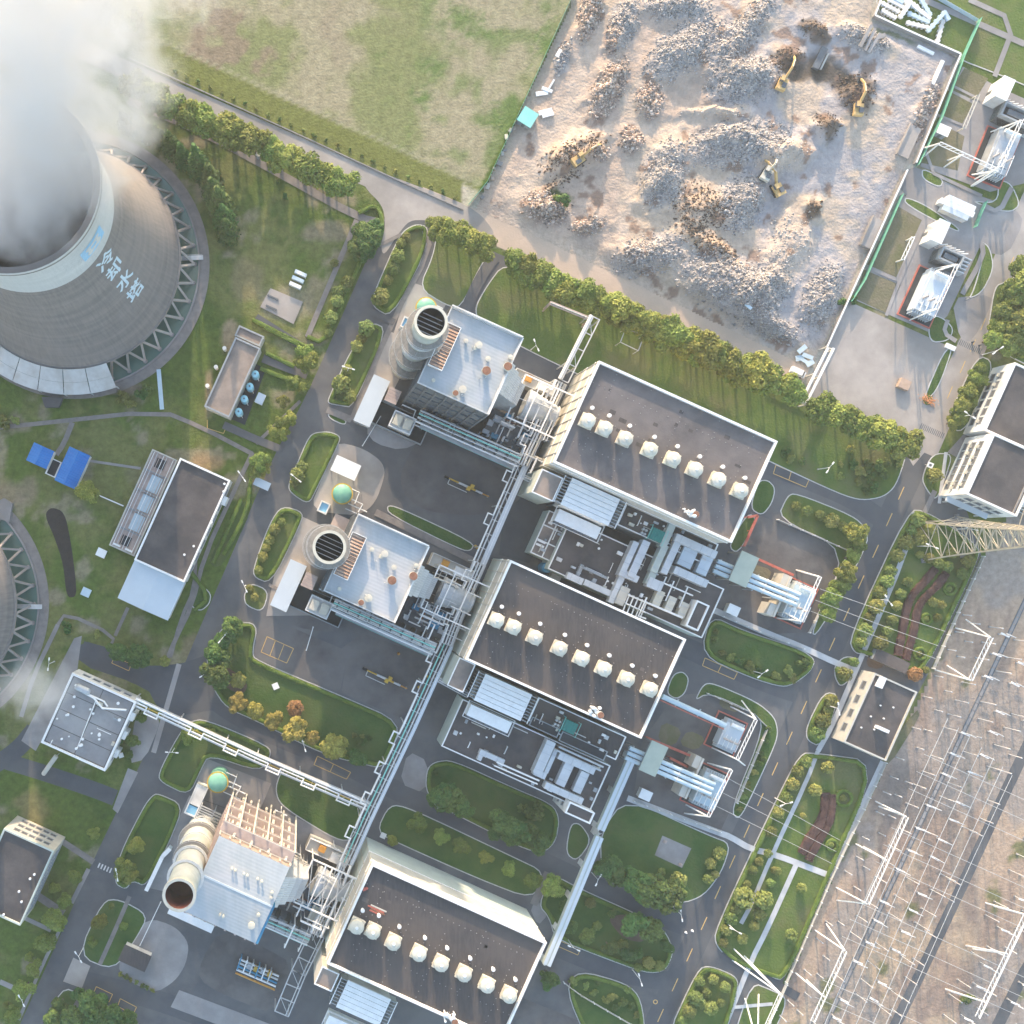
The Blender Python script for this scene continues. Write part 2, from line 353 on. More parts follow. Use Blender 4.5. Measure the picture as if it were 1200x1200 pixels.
def grid_mesh(name, xs, ys, zfun, tint, m, keep=None):
    X, Y = np.meshgrid(xs, ys); Z = zfun(X, Y); C = tint(X, Y)
    nx, ny = len(xs), len(ys)
    me = bpy.data.meshes.new(name)
    i = np.arange(nx * ny).reshape(ny, nx)
    F = np.stack([i[:-1, :-1], i[:-1, 1:], i[1:, 1:], i[1:, :-1]], -1).reshape(-1, 4)
    if keep is not None:
        K_ = keep(X, Y); kf = K_.reshape(-1)[F].all(1); F = F[kf]
    V = np.stack([X, Y, Z], -1).reshape(-1, 3)
    used = np.unique(F); remap = -np.ones(len(V), int); remap[used] = np.arange(len(used)); F = remap[F]; V = V[used]; CC = C.reshape(-1, 3)[used]
    me.vertices.add(len(V)); me.vertices.foreach_set('co', V.ravel())
    me.loops.add(F.size); me.loops.foreach_set('vertex_index', F.ravel())
    me.polygons.add(len(F)); me.polygons.foreach_set('loop_start', np.arange(0, F.size, 4)); me.polygons.foreach_set('loop_total', np.full(len(F), 4))
    at = me.color_attributes.new('tint', 'FLOAT_COLOR', 'POINT'); at.data.foreach_set('color', np.concatenate([CC, np.ones((len(CC), 1))], 1).ravel())
    me.update(calc_edges=True); me.validate(); me.polygons.foreach_set('use_smooth', [True] * len(me.polygons))
    me.materials.append(MATS[m]); o = bpy.data.objects.new(name, me); COL.objects.link(o); return o
def topx(X, Y): return X / K + NX, NY - Y / K
def blob(px, py, cx, cy, rx, ry, rot=0.0):
    a = R(rot); dx = px - cx; dy = py - cy
    u = (dx * math.cos(a) + dy * math.sin(a)) / rx; v = (-dx * math.sin(a) + dy * math.cos(a)) / ry
    return u * u + v * v
def lerp(A, B, t): return A * (1 - t[..., None]) + np.array(B) * t[..., None]
FIELD = [(150, 66), (20, -40), (-300, -300), (760, -300), (676, -6), (550, 243), (400, 183)]
SITE0 = [(672, -40), (562, 232), (556, 246), (948, 436), (1068, 192), (1120, 66), (1020, 24), (1030, -40)]
def ground_tint(X, Y):
    px, py = topx(X, Y); n1 = fbm(px, py, 0.013, 1); n2 = fbm(px, py, 0.05, 9); n3 = fbm(px, py, 0.005, 21)
    C = np.zeros(px.shape + (3,)) + np.array((0.095, 0.128, 0.028))
    C = lerp(C, (0.165, 0.16, 0.055), smooth01((n1 * 0.6 + n2 * 0.4 - 0.42) / 0.2))
    C = lerp(C, (0.055, 0.095, 0.018), smooth01((n3 * 0.5 + n2 * 0.5 - 0.52) / 0.14) * 0.8)
    # bare earth rubbed through
    C = lerp(C, (0.27, 0.215, 0.145), smooth01((fbm(px, py, 0.03, 33) - 0.62) / 0.1) * 0.8)
    f = inside(px, py, FIELD)
    F = np.zeros_like(C) + np.array((0.20, 0.195, 0.085))
    F = lerp(F, (0.315, 0.255, 0.165), smooth01((n1 * 0.7 + n2 * 0.3 - 0.40) / 0.16))
    F = lerp(F, (0.135, 0.165, 0.055), smooth01((fbm(px, py, 0.022, 40) * 0.5 + n2 * 0.5 - 0.5) / 0.2) * np.clip((px - 400) / 120, 0.1, .8))
    F = lerp(F, (0.24, 0.17, 0.12), smooth01((fbm(px, py, 0.03, 55) - 0.60) / 0.1) * np.clip((430 - px) / 120, 0.1, 0.9) * (py < 90))
    # green weed patches and the mown verge along the road
    for cx, cy, rx, ry, rt in ((505, 90, 18, 48, 20), (545, 25, 50, 28, 0), (490, 112, 16, 10, 0), (447, 66, 13, 8, 0), (460, 175, 12, 8, 0), (590, 140, 26, 40, 20), (640, 40, 16, 70, 24), (150, 20, 40, 26, 10), (480, 150, 8, 22, 10)):
        F = lerp(F, (0.10, 0.15, 0.038), smooth01((1.1 - blob(px, py, cx, cy, rx, ry, rt) + (n2 - 0.5) * 2.6 + (vnoise(px, py, .3, 77) - .5) * 1.4) * .6) * 0.75)
    d = (py - 66) - (px - 150) * 0.4535           # distance below the verge line
    F = lerp(F, (0.155, 0.155, 0.045), smooth01((d + 34) / 3) * (px > 120))
    F = lerp(F, (0.30, 0.26, 0.17), smooth01(1 - np.abs(d + 36) / 3) * (px > 120) * 0.8)
    C = np.where(f[..., None], F, C)
    hd = py - (249 + (px - 556) * 0.4545); C = lerp(C, (0.43, 0.35, 0.285), smooth01((30 - np.abs(hd)) / 6) * (px > 540) * (px < 950))
    hx, hy = 840 + (px - 840) / 1.04, 205 + (py - 205) / 1.04; C = np.where((inside(hx, hy, SITE0) & (px > 900))[..., None], np.array((0.43, 0.36, 0.30)), C)
    C *= np.array((0.92, 1.0, 0.98))
    for cx, cy, rx, ry, cc in ((20, 575, 26, 18, (0.24, 0.19, 0.13)), (268, 395, 10, 22, (0.33, 0.25, 0.17)), (245, 460, 5, 30, (0.30, 0.23, 0.15)), (330, 355, 34, 26, (0.27, 0.23, 0.15)), (240, 545, 22, 14, (0.30, 0.21, 0.12)), (232, 760, 20, 20, (0.20, 0.16, 0.10)), (150, 455, 26, 8, (0.22, 0.17, 0.13)), (28, 735, 8, 30, (0.20, 0.17, 0.12)), (40, 945, 22, 22, (0.21, 0.18, 0.08)), (290, 330, 20, 30, (0.20, 0.17, 0.09)), (385, 270, 30, 14, (0.26, 0.21, 0.14)), (370, 345, 10, 30, (0.22, 0.19, 0.11)), (170, 555, 30, 14, (0.19, 0.18, 0.09)), (10, 60, 60, 22, (0.30, 0.26, 0.21))):
        C = lerp(C, cc, smooth01(1.3 - blob(px, py, cx, cy, rx, ry) + (n2 - 0.5) * 2) * 0.75)
    return C
def axis(lo, hi, step, far):
    a = list(np.arange(lo, hi + step, step)); g = step; b = []; x = a[-1]
    while x < far: g *= 1.5; x += g; b.append(x)
    c = []; x = a[0]; g = step
    while x > -far: g *= 1.5; x -= g; c.append(x)
    return np.array(c[::-1] + a + b)
struct(grid_mesh('ground', axis(-92, 215, 1.0, 1500), axis(-143, 163, 1.0, 1500), lambda X, Y: X * 0.0, ground_tint, 'ground_mix'))

# ================================================================ roads and paved areas (sheets 8 mm and more apart)
def sheet(name, pts, z, m, smooth=0):
    pts = px2(pts)
    if smooth: pts = chaikin(pts, smooth)
    if area2(pts) < 0: pts = pts[::-1]
    mb = MB(); mb.add([(x, y, z) for x, y in pts], [tuple(range(len(pts)))])
    return struct(mb.build(name, m))
def road(name, pts, wpx, z, m, it=2):
    mb = MB(); p = px2(chaikin_open(pts, it)); sheet_strip(mb, p, wpx * K, z); return struct(mb.build(name, m))
sheet('plant_pavement', [(465, 240), (418, 365), (369, 475), (330, 545), (278, 667), (225, 785), (170, 905), (124, 1007), (75, 1122), (20, 1235), (905, 1235), (918, 1150), (970, 1030), (1035, 890), (1090, 785), (1150, 650), (1120, 560), (1085, 520), (1060, 515), (900, 440), (700, 345), (590, 300), (480, 250)], 0.012, 'asphalt')
road('main_road', [(478, 236), (462, 262), (444, 305), (418, 365), (369, 475), (330, 545), (279, 667), (262, 705), (228, 785), (190, 875), (124, 1007), (75, 1120), (20, 1240)], 27, 0.020, 'asphalt')
road('junction_road', [(95, 762), (130, 775), (175, 798), (230, 800), (262, 830), (320, 862), (400, 893), (470, 930), (540, 960), (600, 993), (675, 1028), (745, 1062), (815, 1090)], 23, 0.028, 'asphalt_new', 3)
sheet('road', [(95, 750), (130, 760), (152, 780), (205, 780), (250, 765), (260, 830), (205, 840), (185, 830), (172, 805), (88, 777)], 0.024, 'asphalt_new', 1)
road('main_road', [(1082, 520), (1065, 560), (1042, 609), (1009, 682), (959, 792), (910, 899), (858, 1010), (808, 1119), (750, 1240)], 29, 0.032, 'asphalt_new')
road('road', [(900, 545), (940, 560), (1000, 585), (1035, 610)], 22, 0.036, 'asphalt_new')
road('road', [(800, 757), (850, 780), (930, 812), (960, 815)], 24, 0.036, 'asphalt_new')
road('road', [(640, 1105), (700, 1130), (750, 1147), (800, 1150)], 22, 0.040, 'asphalt_new')
road('road', [(100, 1150), (180, 1170), (260, 1200), (330, 1240)], 24, 0.024, 'asphalt_new')
road('road', [(0, 890), (50, 905), (110, 925), (135, 935)], 19, 0.016, 'asphalt_new')
road('road', [(-20, 905), (20, 880), (40, 855)], 20, 0.02, 'asphalt_new')
# pale concrete haul road round the demolition site and the apron beside it
road('concrete_road', [(60, 40), (150, 84), (300, 149), (440, 212), (500, 238)], 22, 0.044, 'concrete_pale')
road('haul_road', [(490, 233), (540, 254), (600, 280), (700, 326), (800, 373), (900, 420), (945, 440)], 30, 0.047, 'dirt_road')
sheet('concrete_junction', [(430, 196), (500, 222), (560, 246), (585, 280), (540, 262), (500, 258), (480, 258), (466, 275), (450, 300), (446, 290), (452, 262), (448, 240), (425, 218)], 0.050, 'concrete_pale', 2)
sheet('concrete_apron', [(992, 352), (1110, 405), (1104, 430), (1085, 472), (1098, 480), (1092, 520), (1070, 546), (1055, 520), (1000, 492), (938, 466)], 0.050, 'concrete_pale', 0)
road('concrete_road', [(1235, 190), (1200, 262), (1170, 330), (1147, 390), (1107, 472), (1082, 530)], 33, 0.056, 'concrete_pale')
sheet('concrete_road', [(1060, 200), (1075, 195), (1110, 215), (1190, 245), (1200, 260), (1180, 300), (1150, 295), (1095, 250), (1055, 228)], 0.060, 'concrete', 1)
sheet('concrete_road', [(1115, 350), (1150, 345), (1165, 350), (1140, 400), (1125, 400)], 0.064, 'concrete', 1)
# grid crossings set in the concrete road
for k, (x, y) in enumerate(((1136, 406), (1092, 505))):
    mb = MB()
    c = P(x, y)
    for j in range(14): mb.box(c + uv((j - 6.5) * 0.55, 0), 0.22, 1.7, 0.07, 0.085)
    tag(mb.build('drain_grating', 'steel_dark', loc=c), ('slotted steel drain grating across the pale road by the office shrubs', 'slotted steel drain grating across the pale road by the corner lawn')[k], 'grating')
# concrete pads and courtyards
pads = [
 ('courtyard', [(495, 505), (520, 520), (600, 555), (620, 560), (606, 592), (560, 605), (500, 600), (475, 583), (468, 560), (478, 535)], 'concrete_dark', 2),
 ('courtyard', [(425, 742), (505, 770), (515, 800), (478, 845), (400, 812), (405, 780)], 'concrete_dark', 0),
 ('courtyard', [(300, 740), (330, 730), (400, 760), (425, 742), (405, 780), (398, 812), (296, 770)], 'concrete_dark', 0),
 ('concrete_pad', [(392, 517), (425, 525), (447, 540), (452, 555), (440, 590), (420, 605), (362, 598), (378, 560)], 'concrete_pale', 2),
 ('concrete_pad', [(480, 330), (510, 340), (525, 352), (490, 420), (460, 395)], 'concrete_pale', 0),
 ('concrete_pad', [(455, 388), (490, 400), (440, 500), (412, 486)], 'concrete_pale', 0),
 ('concrete_pad', [(440, 490), (500, 515), (470, 528), (440, 520), (428, 505)], 'concrete', 1),
 ('concrete_pad', [(336, 700), (405, 730), (392, 742), (345, 735), (318, 722)], 'concrete_dark', 1),
 ('concrete_pad', [(338, 598), (430, 640), (425, 720), (312, 722), (318, 690)], 'concrete_pale', 0),
 ('concrete_pad', [(240, 888), (318, 918), (300, 960), (225, 932)], 'concrete', 0),
 ('concrete_pad', [(222, 932), (300, 960), (330, 950), (420, 992), (410, 1020), (260, 1000), (195, 1045), (172, 1040)], 'concrete', 0),
 ('concrete_pad', [(173, 1075), (205, 1085), (222, 1105), (218, 1130), (205, 1150), (180, 1165), (135, 1140), (150, 1105)], 'concrete', 2),
 ('courtyard', [(258, 1090), (300, 1105), (345, 1130), (325, 1190), (260, 1165), (233, 1148), (236, 1125)], 'concrete_dark', 1),
 ('concrete_pad', [(210, 1160), (330, 1205), (320, 1225), (200, 1180)], 'concrete', 0),
 ('concrete_pad', [(86, 1122), (106, 1132), (96, 1158), (74, 1150)], 'concrete_pale', 0),
 ('courtyard', [(525, 790), (760, 880), (690, 965), (600, 930), (510, 890), (490, 910), (478, 895)], 'asphalt', 0),
 ('concrete_pad', [(478, 880), (502, 892), (498, 930), (468, 918)], 'concrete', 1),
 ('concrete_pad', [(590, 600), (640, 560), (660, 590), (620, 660), (585, 650)], 'asphalt_new', 0),
 ('courtyard', [(590, 1160), (700, 1205), (680, 1235), (560, 1235)], 'concrete_dark', 0),
 ('concrete_pad', [(620, 1062), (640, 1055), (642, 1072), (630, 1085)], 'concrete', 1),
 ('concrete_pad', [(96, 745), (87, 748), (25, 868), (42, 880), (90, 790)], 'concrete', 0),
 ('concrete_pad', [(160, 832), (185, 838), (187, 850), (170, 890), (150, 895)], 'concrete', 1),
 ('path', [(150, 900), (162, 905), (138, 953), (132, 948)], 'concrete', 0),
 ('gravel_yard', [(907, 611), (992, 645), (947, 741), (903, 743), (832, 713), (870, 640), (880, 600)], 'concrete_dark', 0),
 ('gravel_yard', [(826, 812), (880, 835), (898, 850), (860, 940), (845, 972), (742, 935), (752, 870), (790, 815)], 'concrete_dark', 0),
 ('gravel_yard', [(1128, 78), (1165, 100), (1210, 120), (1200, 215), (1160, 225), (1078, 195)], 'concrete', 0),
 ('gravel_yard', [(1056, 228), (1085, 240), (1150, 285), (1110, 370), (1090, 390), (998, 350)], 'concrete', 0),
 
 ('path', [(1135, 502), (1150, 508), (1128, 540), (1110, 530)], 'paving', 0),
]
for i, (n, pts, m, sm) in enumerate(pads): sheet(n, pts, 0.066 + 0.004 * (i % 10), m, sm)

# ---------------------------------------------------------------- footpaths
paths = [
 ([(-10, 502), (40, 497), (188, 481), (235, 500), (296, 532)], 5, 'paving'), ([(85, 495), (75, 520), (66, 533)], 6, 'paving'),
 ([(105, 540), (165, 549)], 3, 'concrete'), ([(296, 530), (272, 580), (240, 650), (225, 710), (205, 750), (195, 775)], 5, 'paving'),
 ([(150, 118), (240, 156), (330, 205), (420, 255), (450, 262)], 9, 'paving'), ([(418, 258), (360, 395)], 6, 'paving'),
 ([(497, 270), (505, 292), (460, 375), (412, 492)], 6, 'paving'), ([(352, 470), (300, 520)], 4, 'paving'),
 ([(68, 732), (77, 718), (135, 745), (128, 760)], 4, 'paving'), ([(135, 745), (150, 712)], 4, 'paving'), ([(68, 732), (40, 790), (25, 840)], 5, 'concrete'),
 ([(180, 882), (210, 778)], 6, 'concrete'), ([(230, 640), (228, 690), (212, 725), (200, 770)], 4, 'paving'),
 ([(117, 1130), (135, 1090), (152, 1050)], 5, 'paving'), ([(72, 985), (110, 1010)], 7, 'paving'), ([(45, 1050), (75, 1070)], 9, 'paving'), ([(28, 1075), (60, 1090)], 5, 'concrete'),
 ([(104, 1018), (84, 1058)], 5, 'concrete'), ([(70, 1090), (50, 1130), (22, 1195)], 4, 'concrete'), ([(0, 1150), (22, 1160)], 6, 'concrete'), ([(95, 1170), (78, 1200)], 8, 'paving'),
 ([(1072, 600), (1062, 645), (1010, 768), (975, 850), (958, 880)], 6, 'walk'), ([(958, 880), (945, 915), (905, 1000), (880, 1060), (868, 1082)], 5, 'walk'),
 ([(832, 713), (903, 744), (937, 757), (982, 778), (1003, 786)], 7, 'walk'), ([(735, 935), (843, 976), (855, 980), (880, 995), (905, 1000), (970, 1025)], 7, 'walk'),
 ([(1034, 892), (972, 1026)], 6, 'walk'), ([(933, 1012), (898, 1090), (880, 1125), (850, 1200)], 6, 'walk'), ([(860, 1180), (905, 1176)], 4, 'walk'),
 ([(642, 1022), (625, 1060)], 9, 'paving'), ([(560, 660), (500, 630), (440, 600)], 8, 'paving'),
 ([(1100, 95), (1075, 195), (1150, 230)], 4, 'concrete'), ([(1110, 98), (1150, 118)], 3, 'concrete'), ([(1098, 135), (1130, 148)], 3, 'concrete'), ([(1135, 0), (1190, 25), (1165, 90)], 6, 'concrete'), ([(1060, -10), (1100, 8), (1200, 52)], 7, 'concrete'),
 ([(1055, 330), (1012, 312)], 4, 'concrete'), ([(1038, 370), (1053, 330), (1080, 270)], 4, 'concrete'), ([(1127, 345), (1152, 300), (1150, 285)], 6, 'concrete'), ([(1110, 375), (1105, 390), (1120, 400)], 5, 'concrete'),
 ([(1150, 240), (1170, 250), (1185, 220)], 6, 'concrete'), ([(1100, 590), (1108, 530)], 4, 'walk'), ([(1080, 607), (1095, 575)], 6, 'concrete'),
 ([(440, 290), (470, 275)], 4, 'paving'), ([(315, 685), (335, 695)], 4, 'paving'), ([(545, 365), (560, 330), (580, 300)], 13, 'asphalt'), ([(432, 364), (462, 378)], 8, 'asphalt'),
 ([(383, 480), (412, 492)], 8, 'paving'), ([(300, 372), (352, 405)], 9, 'asphalt_new'), ([(308, 420), (360, 440)], 10, 'asphalt'), ([(262, 498), (300, 515), (330, 527)], 9, 'asphalt'),
 ([(186, 433), (190, 480)], 5, 'beam_blue'),
]
for i, (pts, wpx, m) in enumerate(paths): road('path', pts, wpx, 0.160 + 0.003 * i, m, 1)

# ---------------------------------------------------------------- road paint: dashes and parking bays
def paint(mb, a, b, wd, z=0.045): sheet_strip(mb, [P(*a)[:2], P(*b)[:2]], wd, z)
dash0 = None
for (x, y) in [(1042, 609), (1026, 646), (1009, 682), (992, 720), (975, 755), (959, 792), (942, 829), (925, 865), (908, 901), (891, 937), (875, 974), (858, 1010), (841, 1046), (825, 1082), (808, 1119), (791, 1154), (774, 1190), (1056, 578)]:
    mb = MB(); paint(mb, (x + 3.4, y - 7.5), (x - 3.4, y + 7.5), 0.26); o = mb.build('centre_line_dash', 'road_yellow', loc=P(x, y, 0)); o['kind'] = 'structure'
for x, y in [(1152, 380), (1140, 405), (1128, 430), (1113, 460), (1170, 340), (1185, 308)]:
    mb = MB(); paint(mb, (x + 3, y - 7), (x - 3, y + 7), 0.22, 0.062); o = mb.build('centre_line_dash', 'road_yellow', loc=P(x, y, 0)); o['kind'] = 'structure'
def bay(pts, closed=True, z=0.125):
    mb = MB(); n = len(pts)
    for i in range(n if closed else n - 1):
        paint(mb, pts[i], pts[(i + 1) % n], 0.2, z + 0.004 * (i % 2))
    o = mb.build('parking_bay_line', 'road_yellow', loc=P(*pts[0])); o['kind'] = 'structure'
for q in ([(909, 545), (948, 562), (944, 571), (906, 555)], [(826, 771), (864, 788), (860, 796), (823, 780)], [(313, 746), (344, 760), (336, 777), (306, 764)], [(372, 886), (411, 905), (406, 913), (368, 896)], [(113, 1156), (132, 1165), (128, 1174), (109, 1165)], [(141, 1170), (160, 1180), (156, 1189), (138, 1179)], [(134, 770), (131, 777), (151, 786), (154, 778)], [(655, 1102), (680, 1112), (677, 1119), (652, 1108)]): bay(q)
bay([(927, 553), (924, 563)], False); bay([(845, 780), (841, 788)], False); bay([(323, 750), (316, 769)], False); bay([(333, 755), (326, 773)], False); bay([(391, 895), (387, 904)], False); bay([(243, 492), (243, 502), (262, 508), (266, 498)], False)
mb = MB(); mb.lathe(P(768, 1174), [(0.45, 0.05), (0.7, 0.05)], 14); o = mb.build('road_mark', 'road_yellow', loc=P(768, 1174)); o['kind'] = 'structure'
mb = MB()
for k in range(5): mb.box(P(116 + k * 3.4, 1014 + k * 1.5, 0), 0.4, 1.5, 0.05, 0.055)
o = mb.build('crossing_stripes', 'road_white', loc=P(124, 1018)); o['kind'] = 'structure'

# ---------------------------------------------------------------- lawn islands with kerbs and hedges
def foliage_shell(mb, pts, n, size, seed):
    """leaf-sized faces scattered on given (point, normal) samples"""
    rs = random.Random(seed)
    for _ in range(n):
        p, nr = pts(rs); t = Vector((rs.uniform(-1, 1), rs.uniform(-1, 1), rs.uniform(-1, 1))); d = (nr + t * 0.8).normalized()
        a = d.cross(Vector((rs.uniform(-1, 1), rs.uniform(-1, 1), 0.3))).normalized() * size * rs.uniform(0.6, 1.3); b = d.cross(a).normalized() * size * rs.uniform(0.5, 1.0)
        mb.add([p - a, p + b, p + a, p - b], [(0, 1, 2, 3)])
def hedge(pts, wd, ht, label, m='hedge', group=None, z=0.1):
    """clipped hedge along a world polyline"""
    pl = [Vector((p[0], p[1], 0)) for p in pts]; mb = MB(); seed = int(abs(pl[0].x * 31 + pl[0].y * 17)) + 5
    q = [pl[0]]
    for a, b in zip(pl, pl[1:]):
        k = max(1, int((b - a).length / 1.2))
        for i in range(1, k + 1): q.append(a.lerp(b, i / k))
    rs = random.Random(seed); n = len(q); vs = []; fs = []
    prof = [(-0.5, 0), (-0.55, 0.5), (-0.42, 0.95), (0, 1.05), (0.42, 0.95), (0.55, 0.5), (0.5, 0)]
    for i, p in enumerate(q):
        d = (q[min(i + 1, n - 1)] - q[max(i - 1, 0)]); d = d.normalized() if d.length > 1e-6 else Vector((1, 0, 0)); nn = Vector((-d.y, d.x, 0)); k = rs.uniform(0.88, 1.12)
        for a, b in prof: vs.append(p + nn * a * wd * k * rs.uniform(0.9, 1.1) + Vector((0, 0, z + b * ht * k * rs.uniform(0.92, 1.06))))
    for i in range(n - 1):
        for j in range(6): a = i * 7 + j; fs.append((a, a + 1, a + 8, a + 7))
    mb.add(vs, fs)
    def samp(r):
        i = r.randrange(n - 1); p = q[i].lerp(q[i + 1], r.random()); d = (q[i + 1] - q[i]).normalized(); nn = Vector((-d.y, d.x, 0)); t = r.uniform(-0.5, 0.5)
        side = r.random() < 0.35
        if side: s = r.choice((-1, 1)); return p + nn * s * wd * 0.55 + Vector((0, 0, z + r.random() * ht)), nn * s
        return p + nn * t * wd + Vector((0, 0, z + ht * 1.02)), Vector((0, 0, 1))
    L_ = sum((b - a).length for a, b in zip(q, q[1:])); foliage_shell(mb, samp, int(min(L_ * 9 * (wd + 0.6), 2200)), 0.17, seed)
    o = mb.build('hedge', m, loc=(pl[0].x, pl[0].y, 0)); return tag(o, label, 'hedge', group)
def lawn(pts, m='lawn', sm=2, hedge_label=None, hseg=None, kerb=True, top=0.13):
    w_ = px2(pts)
    if sm: w_ = chaikin(w_, sm)
    if area2(w_) < 0: w_ = w_[::-1]
    inn = inset(w_, 0.3) if kerb else w_
    mb = MB(); mb.prism(inn, 0.0, top); o = struct(mb.build('lawn', m))
    if kerb: k = MB(); k.ring(w_, 0.28, 0.0, top + 0.02); k.build('kerb', 'kerb', o)
    if hedge_label:
        ih = inset(w_, 0.95); n = len(ih)
        if hseg: a, b = int(hseg[0] * n), int(hseg[1] * n); ih = [ih[i % n] for i in range(a, b)]
        else: ih = ih + [ih[0]]
        hedge(ih, 0.95, 0.8, hedge_label, group='clipped hedges edging the lawns', z=top)
    return o
